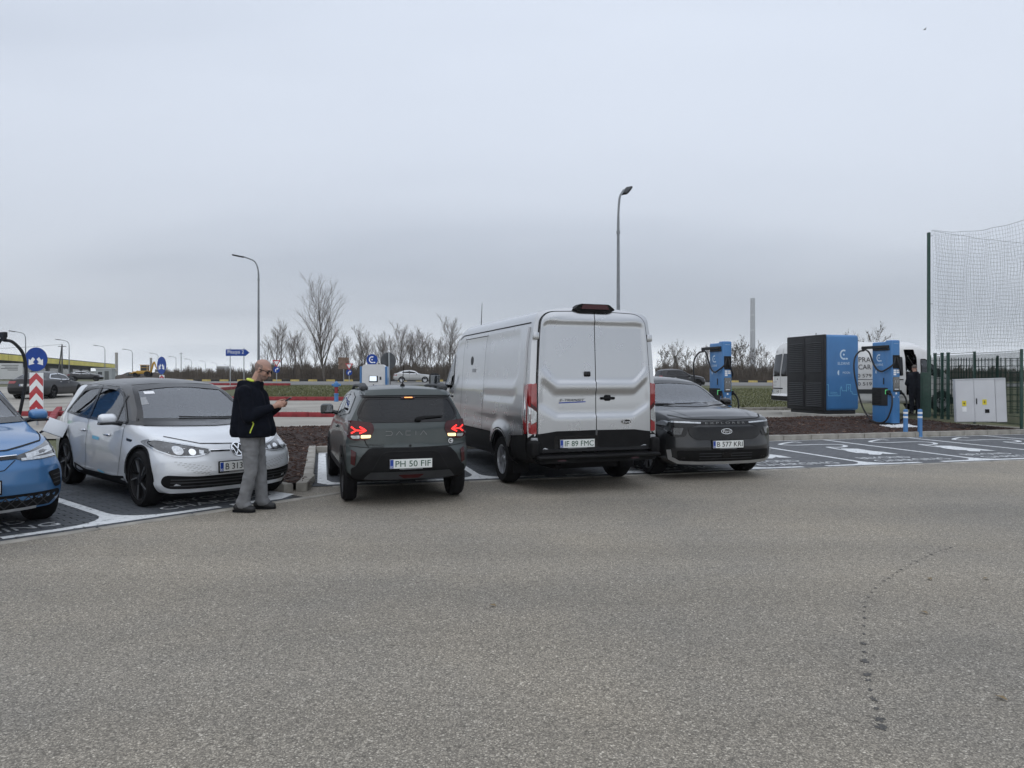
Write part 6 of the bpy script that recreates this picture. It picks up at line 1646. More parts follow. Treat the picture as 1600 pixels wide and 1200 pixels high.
# lamp posts
def lamp_post(base, H, arm, az, label, head=(.62, .24, .07), tilt=8, r0=.075, bend=1.1, parts=True, group='street lamps'):
    t = thing('street_lamp', label, 'street lamp', base, az, group)
    pts = [(0, 0, 0), (0, 0, H - bend - .3), (0, 0, H - bend)] + [(arm*.45*(1 - math.cos(R(a))), 0, H - bend + bend*.9*math.sin(R(a))) for a in (20, 40, 60, 80)] + [(arm, 0, H + .12)]
    n = len(pts); rs = [r0] + [r0*.62]*2 + [r0*.5]*(n - 3)
    MB().tube(pts, rs, 10).build('pole', 'lamp_pole', t, True, 40.)
    h = MB(); h.rbox((arm + head[0]/2 - .05, 0, H + .15), head, .03, 2, Matrix.Rotation(R(-tilt), 3, 'Y')); ho = h.build('lamp_head', 'charger_dark', t, True, 40.)
    if parts:
        MB().box((arm + head[0]*.55, 0, H + .15 - head[2]/2 + .02), (head[0]*.55, head[1]*.7, .012), Matrix.Rotation(R(-tilt), 3, 'Y')).build('lens', 'seat_light', ho)
        MB().cyl((0, 0, H - bend - .35), (0, 0, H - bend - .25), r0*.85, n=10).build('collar', 'lamp_pole', t, True); MB().rbox((0, 0, .12), (.32, .32, .24), .04).build('base', 'concrete', t)
    return t
p = gp(404, 46.); lamp_post(p, 8.75, 1.05, R(176), 'tall street lamp with its arm to the left, behind the man', head=(.75, .22, .09), tilt=12, r0=.09)
p = gp(966, 27.5); lamp_post(p, 8.6, .42, R(52), 'tall street lamp rising behind the silver van', head=(.60, .28, .09), tilt=38, r0=.085, bend=1.3)
far = [(40, 518, 123), (108, 531, 150), (164, 540, 178), (207, 546, 202), (247, 552, 234), (275, 557, 269), (299, 561, 306), (321, 564, 341), (339, 567, 386), (357, 570, 430)]
names = ['nearest', 'second nearest', 'third nearest', 'fourth nearest', 'fifth nearest', 'sixth nearest', 'seventh nearest', 'third farthest', 'second farthest', 'farthest']
for (px, py, Y), nm in zip(far, names):
    b_ = gp(px, Y); lamp_post(b_, hz_z(py, Y) - b_.z - .1, 1.9, R(180), nm + ' of the street lamps lining the far road on the left', head=(1.0, .3, .14), r0=.12, parts=False, group='far street lamps')

# road signs
def disc_sign(parent, c, r, m4, mat, name='sign_disc', back='sign_back'):
    q = MB(); q.prism([(r*math.cos(2*math.pi*k/32), r*math.sin(2*math.pi*k/32)) for k in range(32)], .012, m4); o = q.build(name, mat, parent, False)
    MB().prism([(r*.99*math.cos(2*math.pi*k/32), r*.99*math.sin(2*math.pi*k/32)) for k in range(32)], .010, m4 @ Matrix.Translation((0, 0, -.0125))).build('sign_back_plate', back, parent); return o
def flat(parent, pts, m4, mat, z=.0145, name='symbol'):
    q = MB(); P = pts if sum(pts[i][0]*pts[(i+1) % len(pts)][1] - pts[(i+1) % len(pts)][0]*pts[i][1] for i in range(len(pts))) > 0 else pts[::-1]
    q.add([m4 @ Vector((p[0], p[1], z)) for p in P], [tuple(range(len(P)))]); return q.build(name, mat, parent)
def arrow(s, a):
    P = [(0, -.10), (.055, -.10), (.055, .03), (.13, .03), (0, .20), (-.13, .03), (-.055, .03), (-.055, -.10)]
    return [(s*(x*math.cos(a) - y*math.sin(a)), s*(x*math.sin(a) + y*math.cos(a))) for x, y in P]
def splitter_sign(base, rz, r, zc, label, chev=True, bh=1.32, bw=.42):
    t = thing('keep_either_side_sign', label, 'road sign', base, rz, 'keep either side signs')
    MB().cyl((0, .03, 0), (0, .03, zc + r*.8), .03, n=10).build('post', 'galv', t, True)
    m4 = frame((0, -.01, zc), (1, 0, 0), (0, 0, 1)); d = disc_sign(t, None, r, m4, 'sign_blue')
    emb = [(r*math.cos(2*math.pi*k/32), r*math.sin(2*math.pi*k/32)) for k in range(32)]
    for sg in (-1, 1):
        P = arrow(r*2.5, R(-sg*142)); flat(d, [(p[0] + sg*r*.33, p[1] - r*.10) for p in P], m4, 'sign_white', name='arrow')
    zb = zc - r - .04 - bh; b = MB().box((0, .0, zb + bh/2), (bw, .015, bh)).build('chevron_board', 'sign_white', t)
    mb = frame((0, -.0085, zb), (1, 0, 0), (0, 0, 1)); hw = bw/2
    tk = bh/6.2
    for k in range(4):
        z0 = bh - tk*1.9*k - tk*.9
        def cl(pts): return [(x, min(bh, max(0, z))) for x, z in pts]
        for sg in (-1, 1):
            P = cl([(sg*hw, z0 - tk), (sg*hw, z0), (0, z0 + tk*1.05), (0, z0 + tk*.05)])
            if abs(P[0][1] - P[1][1]) + abs(P[2][1] - P[3][1]) > .02: flat(b, P, mb, 'sign_red', z=.0012, name='chevron')
    return t
p = gp(57, 20.5); splitter_sign((p.x, p.y, 0.1), R(-5), .345, hz_z(561.5, 20.5) - .1, 'blue keep-either-side sign over a red and white chevron board, left foreground')
p = gp(253, 31.5); splitter_sign((p.x, p.y, p.z), R(-37), .39, hz_z(571, 31.5) - p.z, 'blue keep-either-side sign seen edge-on above the roof of the white hatchback', bh=.75, bw=.42)
# direction sign
p = gp(371, 54.); t = thing('direction_sign', 'blue arrow-shaped town sign on two posts beside the man', 'road sign', p, R(4))
zc = hz_z(551, 54.) - p.z
for dx in (-.55, .47): MB().cyl((dx, .04, 0), (dx, .04, zc + .36), .035, n=8).build('post', 'galv', t, True)
bd = MB().prism([(-.86, -.25), (.60, -.25), (.90, 0), (.60, .25), (-.86, .25)], .02, frame((0, 0, zc), (1, 0, 0), (0, 0, 1))).build('board', 'sign_blue', t)
text('Pitești 2', 1.20, .34, frame((-.12, -.021, zc + .01), (1, 0, 0), (0, 0, 1)), 'sign_white', bd)
# yield and turn-right signs
for px, Y, zt_, lab in ((432, 72., 567, 'red yield triangle over a blue arrow disc, right of the man against the wood'), (545.5, 76., 572, 'red yield triangle over a blue arrow disc, left of the white charging kiosk')):
    p = gp(px, Y); t = thing('yield_sign', lab, 'road sign', p, R(6), 'yield and turn signs'); z0 = hz_z(zt_, Y) - p.z
    MB().cyl((0, .05, 0), (0, .05, z0 + .2), .04, n=8).build('post', 'galv', t, True)
    m4 = frame((0, 0, z0), (1, 0, 0), (0, 0, 1))
    tr = MB().prism([(-.42, .28), (.42, .28), (0, -.45)], .015, m4).build('triangle', 'sign_red', t); flat(tr, [(-.25, .17), (.25, .17), (0, -.26)], m4, 'sign_white', .017)
    m5 = frame((0, 0, z0 - .68), (1, 0, 0), (0, 0, 1)); d = disc_sign(t, None, .33, m5, 'sign_blue'); flat(d, [(-.12, -.2), (-.04, -.2), (-.04, .0), (.06, .06), (.06, -.02), (.22, .09), (.06, .22), (.06, .13), (-.12, .05)], m5, 'sign_white', .014)
p = gp(537, 80.); t = thing('brown_board', 'brown notice board far off behind the small yield sign', 'board', p)
MB().box((0, 0, 2.2), (1.2, .04, 1.3)).build('panel', 'mulch_chip_pale', t); MB().cyl((0, .05, 0), (0, .05, 1.6), .04, n=6).build('post', 'galv', t)
# white kiosk charger with round logo sign, and the sign seen from behind
p = gp(585, 20.6); t = thing('charging_kiosk', 'white charging kiosk with blue sides and a lit screen behind the small hatchback', 'charger', (p.x, p.y, .15), R(2))
b = MB(); b.prism(fillet([(-.33, 0), (.33, 0), (.33, 1.80), (-.33, 1.80)], [0, 0, .12, .12]), .34, frame((0, .17, 0), (1, 0, 0), (0, 0, 1))); b.build('body', 'render_white', t, True, 30.)
for sg in (-1, 1): MB().rbox((sg*.362, 0, .88), (.06, .36, 1.72), .02).build('side_panel', 'charger_blue', t)
MB().box((0, -.174, 1.38), (.25, .008, .18)).build('bezel', 'black_plastic', t); MB().box((-.01, -.180, 1.39), (.20, .004, .14)).build('screen', 'screen_on', t)
MB().box((.20, -.173, 1.40), (.05, .008, .09)).build('card_reader', 'grey_plastic', t); MB().box((0, -.173, 1.20), (.03, .008, .05)).build('lock', 'grey_plastic', t)
p2 = gp(581.5, 20.9); t = thing('round_logo_sign', 'round blue sign with white open-ring logo above the white kiosk', 'sign', (p2.x, p2.y, .15))
zc = hz_z(562, 20.9) - .15; MB().cyl((0, .03, 0), (0, .03, zc), .022, n=8).build('post', 'galv', t)
m4 = frame((0, 0, zc), (1, 0, 0), (0, 0, 1)); d = disc_sign(t, None, .165, m4, 'sign_blue'); c_logo(d, m4 @ Matrix.Translation((0, 0, .0135)), .20, 'sign_white')
p = gp(607, 22.5); t = thing('sign_seen_from_behind', 'dark back of a round road sign on a post beside the white kiosk', 'road sign', (p.x, p.y, .15), R(38)); zc = hz_z(564, 22.5) - .15
MB().cyl((0, -.03, 0), (0, -.03, zc + .25), .03, n=8).build('post', 'galv', t, True); disc_sign(t, None, .27, frame((0, .012, zc), (1, 0, 0), (0, 0, 1)), 'sign_back', back='sign_back')
MB().rbox((0, -.012, zc - .75), (.14, .02, .6), .01).build('lower_plate', 'sign_back', t)
# fire hydrant
p = gp(525.5, 35.4); t = thing('fire_hydrant', 'blue and red fire hydrant on the grass beyond the red kerb', 'hydrant', p)
MB().lathe([(.11, 0), (.10, .35), (.12, .37), (.12, .42), (.09, .44)], 14).build('lower_barrel', 'charger_blue', t, True, 40.)
MB().lathe([(.085, .44), (.085, .74), (.11, .76)], 14).build('barrel', 'kerb_red', t, True, 40.)
MB().lathe([(.12, .76), (.14, .82), (.12, .95), (.06, 1.0), (.05, 1.04), (.0, 1.05)], 14).build('bonnet', 'charger_blue', t, True, 40.)
for sg in (-1, 1): MB().cyl((sg*.08, 0, .86), (sg*.22, 0, .86), .06, n=10).build('outlet', 'charger_blue', t, True); MB().rbox((sg*.12, 0, .60), (.08, .05, .05), .01).build('chain_lug', 'charger_dark', t)

# green fence, pole and sports net
pole = Vector((14.3, 24.4, .2))
t = thing('net_pole', 'tall dark green steel pole carrying the sports net', 'pole', pole); H_ = 6.35
MB().rbox((0, 0, H_/2), (.085, .085, H_), .008).build('shaft', 'green_paint', t); MB().rbox((-.16, -.02, .78), (.22, .12, 1.55), .01).build('gate_box', 'green_paint', t)
for z in (H_ - .12, 3.9): MB().cyl((.03, -.02, z), (.12, -.03, z), .012, n=6).build('rope_hook', 'galv', t)
def fence_panel(a, b, zb, H, label, posts=True):
    d = (b - a); L_ = d.length; t = thing('mesh_fence_panel', label, 'fence', (a.x, a.y, zb), math.atan2(d.y, d.x), 'green mesh fence panels')
    for x in ([0, L_] if posts else [0]): MB().rbox((x, 0, H/2), (.06, .06, H + .05), .006).build('post', 'green_paint', t)
    wm_ = MB().box((0, 0, 0), (.006, .006, H - .1)).mesh(); wm_.materials.append(M('green_paint')); n_ = int(L_/.05); hm = MB().box((L_/2, 0, 0), (L_, .010, .010)).mesh(); hm.materials.append(M('green_paint'))
    q = MB()
    for k in range(1, n_): q.box((k*L_/n_, 0, H/2), (.009, .009, H - .1))
    for z in [.1 + .2*k for k in range(int((H - .1)/.2) + 1)]: q.box((L_/2, -.009, z), (L_, .010, .012)); q.box((L_/2, .009, z), (L_, .010, .012))
    q.build('wire_mesh', 'green_wire', t)['kind'] = 'stuff'
    return t
A0, A1, A2 = Vector((14.22, 23.9, 0)), Vector((14.05, 21.6, 0)), Vector((13.83, 19.3, 0))
fence_panel(A0, A1, .24, 2.1, 'green wire mesh fence panel behind the grey electrical cabinet'); fence_panel(A1, A2, .20, 2.12, 'green wire mesh fence panel right of the grey electrical cabinet, nearest the camera')
B = [Vector((14.4 + 2.5*k, 24.5 + .25*k, 0)) for k in range(4)]
for k, (a, b) in enumerate(zip(B, B[1:])): fence_panel(a, b, .26, 2.05, ['green wire mesh fence panel running back from the tall pole', 'second green mesh fence panel from the tall pole, in front of the minibus nose', 'third green mesh fence panel from the tall pole, at the right edge'][k])
for px, Y in ((1461, 23.3), (1472, 22.9), (1481.5, 22.7)):
    p = at(px, Y, .24); t = thing('fence_post', {1461: 'green square post next to the tall pole, first of three close together', 1472: 'green square post, middle one of three close together', 1481.5: 'green square post, last of three close together towards the cabinet'}[px], 'post', p, 0, 'three close green posts')
    MB().rbox((0, 0, 1.05), (.075, .075, 2.12), .006).build('shaft', 'green_paint', t); MB().rbox((0, 0, 2.12), (.085, .085, .03), .006).build('cap', 'green_paint', t)
def net(a, b, sag, zt, zb, label, cell=.13, bow=.25):
    d = b - a; L_ = d.length; d = d.normalized(); nrm = Vector((-d.y, d.x, 0)); nc = int(L_/cell); nr = int((zt - zb)/cell)
    rr = random.Random(int(L_*10)); q = MB(); t_ = .0026
    ph = [rr.uniform(0, 6.3) for _ in range(4)]
    def P(i, j):
        s = i/nc; top = zt - sag*4*s*(1 - s); f = j/nr; z = top + (zb - top)*f
        pull = .22*(1 - math.exp(-f*4))*math.exp(-s*9)
        return a + d*(s*L_ + pull*L_*.10 + .03*math.sin(j*.7 + ph[0])*math.sin(i*.31)) + nrm*(bow*math.sin(math.pi*f)*.5 + .022*math.sin(i*.8 + ph[1] + j*.25)) + Vector((0, 0, z + .010*math.sin(i*.5 + ph[2])))
    G_ = [[P(i, j) for j in range(nr + 1)] for i in range(nc + 1)]
    def seg(p, r_, w):
        e = (r_ - p); u = e.cross(Vector((0, 1, 0)) if abs(e.z) > .02 else Vector((0, 0, 1))); u = (u.normalized() if u.length else nrm)*w; v = e.cross(u).normalized()*w
        q.add([p + u, p - u*.5 + v*.87, p - u*.5 - v*.87, r_ + u, r_ - u*.5 + v*.87, r_ - u*.5 - v*.87], [(0, 1, 4, 3), (1, 2, 5, 4), (2, 0, 3, 5)])
    for i in range(nc + 1):
        for j in range(nr + 1):
            if i < nc: seg(G_[i][j], G_[i+1][j], t_ if j else .006)
            if j < nr: seg(G_[i][j], G_[i][j+1], t_)
    o = q.build('sports_net', 'net_cord'); return tag(o, label, 'net', 'sports nets')
pm('net_cord', (.16, .18, .19), .8, var=.15)
net(pole + Vector((.06, -.08, 0)), Vector((13.35, 14.2, 0)), .68, 6.42, 2.35, 'loose sports net hung from the tall green pole towards the camera')
net(pole + Vector((.10, 0, 0)), Vector((22.5, 25.6, 0)), .25, 6.42, 2.30, 'loose sports net hung from the tall green pole away to the right')
# charging cable of the white hatchback
m4 = HATCH.root.matrix_basis.copy(); m4 = Matrix.Translation(HATCH.root.location) @ Matrix.Rotation(HATCH.root.rotation_euler.z, 4, 'Z')
c0 = m4 @ (PLUG + Vector((-.03, -.20, .02)))
tag(MB().tube(smooth_path([c0, c0 + Vector((-.16, .02, -.10)), c0 + Vector((-.34, .10, -.40)), c0 + Vector((-.45, .35, -.74)), Vector((-7.5, 10.4, .03)), Vector((-7.72, 9.95, .08))], 7), .017, 8).build('charging_cable', 'cable', None, True), 'black charging cable hanging from the open flap of the white hatchback', 'cable')

# ================================================================== people
from mathutils import noise as mnoise
def cone(q, a, ra, b, rb, n=14, flat=1.):
    """round cone: two balls and the hull between them; flat squashes it sideways"""
    a, b = Vector(a), Vector(b); d = b - a; L_ = d.length; d = d/L_ if L_ > 1e-6 else Vector((0, 0, 1)); pts, rs = [], []
    for k in range(5): t = R(-90 + 90*k/4); pts.append(a + d*ra*math.sin(t)); rs.append(max(.0005, ra*math.cos(t)))
    for k in range(5): t = R(90*k/4); pts.append(b + d*rb*math.sin(t)); rs.append(max(.0005, rb*math.cos(t)))
    k0 = len(q.v); q.tube(pts, rs, n)
    if flat != 1.:
        for i in range(k0, len(q.v)): v = q.v[i]; c_ = a.y + (b.y - a.y)*max(0, min(1, (Vector(v) - a).dot(d)/max(L_, 1e-6))); q.v[i] = (v[0], c_ + (v[1] - c_)*flat, v[2])
def ball(q, c, r, m=None, n=16):
    k0 = len(q.v); q.lathe([(max(.0005, math.cos(R(t))), math.sin(R(t))) for t in range(-90, 91, 15)], n)
    for i in range(k0, len(q.v)):
        v = Vector(q.v[i]); v = Vector((v.x*r[0], v.y*r[1], v.z*r[2])); v = (m @ v) if m else v; q.v[i] = tuple(v + Vector(c))
def blob(q, name, mat, parent, voxel=.012, smooth=4, wrinkle=0., ws=(9, 9, 14), seed=0, zones=None):
    o = bpy.data.objects.new('tmp', q.mesh()); COL.objects.link(o)
    md = o.modifiers.new('r', 'REMESH'); md.mode = 'VOXEL'; md.voxel_size = voxel; md.use_smooth_shade = True
    s = o.modifiers.new('s', 'SMOOTH'); s.iterations = smooth; s.factor = .5
    me = bpy.data.meshes.new_from_object(o.evaluated_get(bpy.context.evaluated_depsgraph_get())); bpy.data.objects.remove(o)
    if wrinkle:
        me.update()
        nn = [v.normal.copy() for v in me.vertices]
        for v, n_ in zip(me.vertices, nn):
            p = Vector((v.co.x*ws[0] + seed, v.co.y*ws[1], v.co.z*ws[2])); w = mnoise.noise(p) + .5*mnoise.noise(p*2.1)
            w = (1 - abs(w)*2.2)*.6; v.co += n_*wrinkle*w
    ob = link(name, me, parent, mat, True, None)
    if zones:
        for f in me.polygons:
            for i, fn in enumerate(zones):
                if fn(f.center): f.material_index = i + 1
    return ob
pm('skin', (.42, .245, .185), .55, var=.12, scale=14., spec=.35); pm('skin_beard', (.24, .155, .125), .7, var=.25, scale=60.); pm('stubble', (.25, .175, .145), .8, var=.3, scale=90.); pm('scalp', (.37, .225, .175), .5, var=.12, scale=20.)
pm('jacket_navy', (.0065, .008, .013), .95, var=.2, scale=20., spec=.10); pm('jeans_grey', (.18, .184, .19), .95, var=.22, scale=7., spec=.1, detail=6)
pm('shoe_black', (.014, .014, .015), .6, var=.2); pm('hi_vis', (.62, .72, .08), .6, var=.06); pm('dark_cloth', (.012, .014, .020), .9, var=.3, scale=12., spec=.2); pm('phone_dark', (.02, .02, .022), .2, coat=.5)

def finger(q, base, dirs, lens, r0):
    p = Vector(base)
    for d, L_, k in zip(dirs, lens, range(9)):
        e = p + Vector(d).normalized()*L_; cone(q, p, r0*(1 - .10*k), e, r0*(.90 - .10*k), 8); p = e
    return p
def head(q, c, pitch, parent=None):
    m = Matrix.Rotation(R(pitch), 3, 'Y'); T = lambda p: m @ Vector(p) + Vector(c)
    ball(q, T((-.008, 0, .030)), (.100, .077, .092), m); ball(q, T((.022, 0, -.035)), (.074, .062, .088), m); ball(q, T((.050, 0, -.085)), (.040, .045, .034), m)
    ball(q, T((.076, 0, .030)), (.024, .052, .016), m); cone(q, T((.088, 0, .008)), .011, T((.113, 0, -.032)), .014, 8); ball(q, T((.102, 0, -.036)), (.014, .019, .010), m)
    ball(q, T((.086, 0, -.068)), (.013, .026, .007), m); ball(q, T((.083, 0, -.080)), (.012, .022, .007), m)
    for sg in (-1, 1):
        ball(q, T((-.008, sg*.079, -.018)), (.017, .010, .032), m); ball(q, T((.060, sg*.045, -.030)), (.026, .022, .026), m)
    return m, T
# --- the man with a phone: faces right, head bowed
man = thing('person', 'man in dark jacket and grey trousers looking down at the phone he holds', 'person', (-3.085, 8.42, 0), R(-3))
q = MB()
hm, T = head(q, (.135, 0, 1.665), 24)
cone(q, (.02, 0, 1.44), .068, (.10, 0, 1.61), .062)
for a, ra, b, rb in (((0, 0, .95), .13, (0, 0, 1.25), .13), ((0, 0, 1.25), .13, (.01, 0, 1.40), .11), ((0, .08, .95), .10, (.03, .09, .50), .06), ((.03, .09, .50), .06, (.09, .10, .10), .04), ((0, -.08, .95), .10, (.02, -.09, .50), .06), ((.02, -.09, .50), .06, (-.06, -.10, .10), .04)): cone(q, a, ra, b, rb)
for sg in (-1, 1):
    sh, el, wr_ = Vector((0, sg*.17, 1.41)), Vector((.075, sg*.225, 1.125)), Vector((.295, sg*.10 - .02, 1.225)); cone(q, (0, sg*.05, 1.38), .09, sh, .06); cone(q, sh, .05, el, .042); cone(q, el, .042, wr_, .028)
    pm_ = Vector((.36, sg*.065 - .02, 1.255)); cone(q, wr_, .027, pm_, .030, flat=.8)
    ball(q, wr_.lerp(pm_, .75), (.042, .020, .034), Matrix.Rotation(R(-20), 3, 'Y'))
    for k in range(4):
        b0 = pm_ + Vector((.012 - .003*abs(k - 1), -sg*.002, .026 - .019*k)); ln = (.036, .042, .040, .031)[k]
        if sg < 0: finger(q, b0, [(1, .15, .25), (.75, .8, .25), (-.1, 1, .3)], [ln, ln*.75, ln*.55], .0092)
        else: finger(q, b0, [(1, -.25, .2), (.6, -.9, .25), (-.2, -1, .2)], [ln, ln*.7, ln*.5], .0092)
    finger(q, wr_.lerp(pm_, .45) + Vector((0, -sg*.012, .024)), [(.55, -sg*.25, .8), (.85, -sg*.35, .45), (.9, -sg*.2, .2)], [.038, .036, .028], .0105)
bo = blob(q, 'body', ['skin', 'skin_beard', 'scalp', 'stubble'], man, .0068, 3, zones=[
    lambda c: (hm.transposed() @ (c - Vector((.135, 0, 1.665)))).z < -.052 and (hm.transposed() @ (c - Vector((.135, 0, 1.665)))).x > .0 and c.z > 1.52,
    lambda c: (hm.transposed() @ (c - Vector((.135, 0, 1.665)))).z > .06 and c.z > 1.6,
    lambda c: c.z > 1.5 and c.x < .5 and -.035 < (hm.transposed() @ (c - Vector((.135, 0, 1.665)))).z < .055 and (hm.transposed() @ (c - Vector((.135, 0, 1.665)))).x < .028 - .35*max(0, (hm.transposed() @ (c - Vector((.135, 0, 1.665)))).z) and abs(c.y) < .077])
gl = MB()
for sg in (-1, 1):
    ring = [T((.098 - .006*abs(math.cos(2*math.pi*k/16)), sg*.034 + .027*math.cos(2*math.pi*k/16), .000 + .019*math.sin(2*math.pi*k/16))) for k in range(17)]; gl.tube(ring, .0045, 6); gl.tube([T((.092, sg*.062, .006)), T((.05, sg*.078, .006)), T((-.015, sg*.086, .002))], .0042, 6)
gl.tube([T((.102, -.008, .004)), T((.104, 0, .007)), T((.102, .008, .004))], .003, 6); gl.build('glasses', 'gloss_black', man, True)
for sg in (-1, 1): e_ = MB(); ball(e_, T((.084, sg*.034, .000)), (.010, .011, .011), n=10); e_.build('eye', 'ink_black', man, True)
for sg in (-1, 1): e_ = MB(); e_.tube([T((.094, sg*.016, .026)), T((.098, sg*.036, .031)), T((.086, sg*.056, .026))], [.003, .005, .003], 6); e_.build('eyebrow', 'bark', man, True)
# jacket
q = MB()
for sg in (-1, 1):
    cone(q, (-.065, sg*.075, 1.38), .100, (-.115, sg*.085, .94), .105); cone(q, (.0, sg*.09, 1.38), .115, (.02, sg*.10, .94), .140); cone(q, (.055, sg*.065, 1.34), .115, (.145, sg*.075, .94), .120)
    cone(q, (.06, sg*.06, 1.20), .13, (.13, sg*.07, .95), .125)
    sh, el, wr_ = Vector((-.005, sg*.18, 1.395)), Vector((.065, sg*.225, 1.115)), Vector((.275, sg*.11 - .02, 1.215)); cone(q, (-.02, sg*.09, 1.41), .085, sh, .082); cone(q, sh, .086, el, .078); cone(q, el, .078, wr_, .050)
    cone(q, (.055, sg*.045, 1.44), .055, (.085, sg*.030, 1.515), .030)
cone(q, (-.03, -.035, 1.46), .085, (-.03, .035, 1.46), .085); cone(q, (-.095, -.06, 1.49), .050, (-.095, .06, 1.49), .050); cone(q, (-.12, -.05, 1.43), .050, (-.12, .05, 1.43), .050)
for a_ in range(-150, 151, 30): cone(q, (.035 + .075*math.cos(R(a_)), .085*math.sin(R(a_)), 1.45), .03, (.045 + .078*math.cos(R(a_)), .085*math.sin(R(a_)), 1.505), .022)
jk = blob(q, 'jacket', 'jacket_navy', man, .011, 6, .006, (5, 5, 9), 3)
for v in jk.data.vertices:
    if v.co.z < .875: v.co.z = .875 + (v.co.z - .875)*.12
col = MB(); ring = [(.040 + .082*math.cos(R(a)), .082*math.sin(R(a)), 1.535 - .018*math.cos(R(a))) for a in range(75, 286, 15)]
col.tube(ring, .014, 8); col.build('collar_lining', 'hi_vis', man, True)
jb = BVHTree.FromObject(jk, bpy.context.evaluated_depsgraph_get()) if False else BVHTree.FromPolygons([v.co for v in jk.data.vertices], [p.vertices for p in jk.data.polygons])
zp = MB(); pts = []
for k in range(7):
    t = k/6; h = jb.ray_cast(Vector((.115 - .035*t, -1, 1.06 - .13*t)), Vector((0, 1, 0)))
    if h[0]: pts.append(h[0] + Vector((0, -.003, 0)))
zp.tube(pts, .0065, 6); zp.build('pocket_zip', 'hi_vis', man, True)
# trousers and shoes
q = MB()
cone(q, (.0, -.05, .93), .135, (.0, .05, .93), .135)
for sg, kn, an in ((-1, Vector((.035, -.095, .49)), Vector((-.055, -.105, .085))), (1, Vector((.06, .095, .49)), Vector((.085, .105, .085)))):
    cone(q, (.01, sg*.080, .90), .112, kn, .075); cone(q, kn, .075, an, .066); cone(q, an + Vector((-.015, 0, .03)), .066, an + Vector((.03, 0, -.005)), .062)
tr_ = blob(q, 'trousers', 'jeans_grey', man, .008, 3, .010, (7, 7, 10), 8)
for v in tr_.data.vertices:
    if v.co.z < .045: v.co.z = .045 + (v.co.z - .045)*.1
for sg, x0, y0, yaw in ((-1, -.075, -.108, -4), (1, .075, .108, 4)):
    q = MB(); c_, s_ = math.cos(R(yaw)), math.sin(R(yaw)); X = lambda x, y, z: (x0 + c_*x - s_*y, y0 + s_*x + c_*y, z)
    cone(q, X(-.05, 0, .055), .046, X(.06, 0, .050), .046); cone(q, X(.06, 0, .048), .047, X(.135, 0, .036), .036, flat=1.25); cone(q, X(-.02, 0, .06), .048, X(.02, 0, .10), .045)
    sho = blob(q, 'shoe', 'shoe_black', man, .009, 2)
    for v in sho.data.vertices: v.co.z = max(v.co.z, .004)
    so = MB(); so.prism(fillet([(-.10, -.040), (.09, -.050), (.172, -.025), (.172, .025), (.09, .050), (-.10, .040)], .03), .026, Matrix.Translation((x0, y0, 0)) @ Matrix.Rotation(R(yaw), 4, 'Z')); so.build('sole', 'rubber', sho)
ph = MB(); ph.rbox((0, 0, 0), (.150, .074, .009), .008, 2); me = ph.mesh(); me.transform(frame((0, 0, 0), (.80, 0, .60), (0, 1, 0))); pho = link('phone', me, None, 'phone_dark'); pho.location = man.location + Vector((.422, -.045, 1.292)); tag(pho, 'dark smartphone held up in the hands of the man', 'phone')
sc_ = MB().rbox((0, 0, .0052), (.140, .066, .002), .001).mesh(); sc_.transform(frame((0, 0, 0), (.80, 0, .60), (0, 1, 0))); link('screen', sc_, pho, 'screen_dim')

# --- person at the minibus door, back to us
p2 = thing('person', 'person in dark jacket and trousers standing at the open minibus door, back turned', 'person', (14.36, 25.35, .27), R(84))
q = MB(); hm, T = head(q, (.03, 0, 1.63), 18); cone(q, (0, 0, 1.42), .065, (.01, 0, 1.56), .06); cone(q, (0, 0, .95), .085, (0, 0, 1.33), .085)
for sg in (-1, 1):
    cone(q, (0, sg*.08, .92), .09, (0, sg*.10, .5), .06); cone(q, (0, sg*.10, .5), .06, (0, sg*.11, .09), .045); cone(q, (0, sg*.16, 1.36), .045, (.03, sg*.24, 1.09), .035); cone(q, (.03, sg*.24, 1.09), .035, (.26, sg*.16, 1.10), .028); cone(q, (.26, sg*.16, 1.10), .03, (.33, sg*.15, 1.11), .03)
    for k in range(4): finger(q, (.34, sg*.15 + .02 - .014*k, 1.11), [(1, 0, -.1), (.8, 0, -.6)], [.035, .03], .0095)
    finger(q, (.31, sg*.13, 1.12), [(.7, -sg*.5, .3), (1, -sg*.2, .1)], [.035, .03], .011)
blob(q, 'body', 'skin', p2, .011, 3)
q = MB()
for sg in (-1, 1): cone(q, (0, sg*.08, 1.36), .12, (0, sg*.085, .95), .135); cone(q, (0, sg*.10, 1.38), .09, (0, sg*.18, 1.36), .08); cone(q, (0, sg*.17, 1.36), .095, (.03, sg*.24, 1.09), .085); cone(q, (.03, sg*.24, 1.09), .082, (.25, sg*.165, 1.09), .06)
cone(q, (-.06, -.05, 1.46), .06, (-.06, .05, 1.46), .06); blob(q, 'jacket', 'dark_cloth', p2, .016, 4, .010, (7, 7, 10), 5)
q = MB()
for sg in (-1, 1): cone(q, (0, sg*.08, .90), .125, (.01, sg*.10, .48), .085); cone(q, (.01, sg*.10, .48), .085, (0, sg*.11, .08), .072)
blob(q, 'trousers', 'dark_cloth', p2, .014, 4, .008, (8, 8, 15), 2)
q = MB(); ball(q, T((-.016, 0, .042)), (.103, .083, .085), hm); blob(q, 'hair', 'bark', p2, .010, 2)
for sg in (-1, 1): q = MB(); cone(q, (-.05, sg*.11, .05), .045, (.14, sg*.12, .04), .04); blob(q, 'shoe', 'shoe_black', p2, .011, 2)

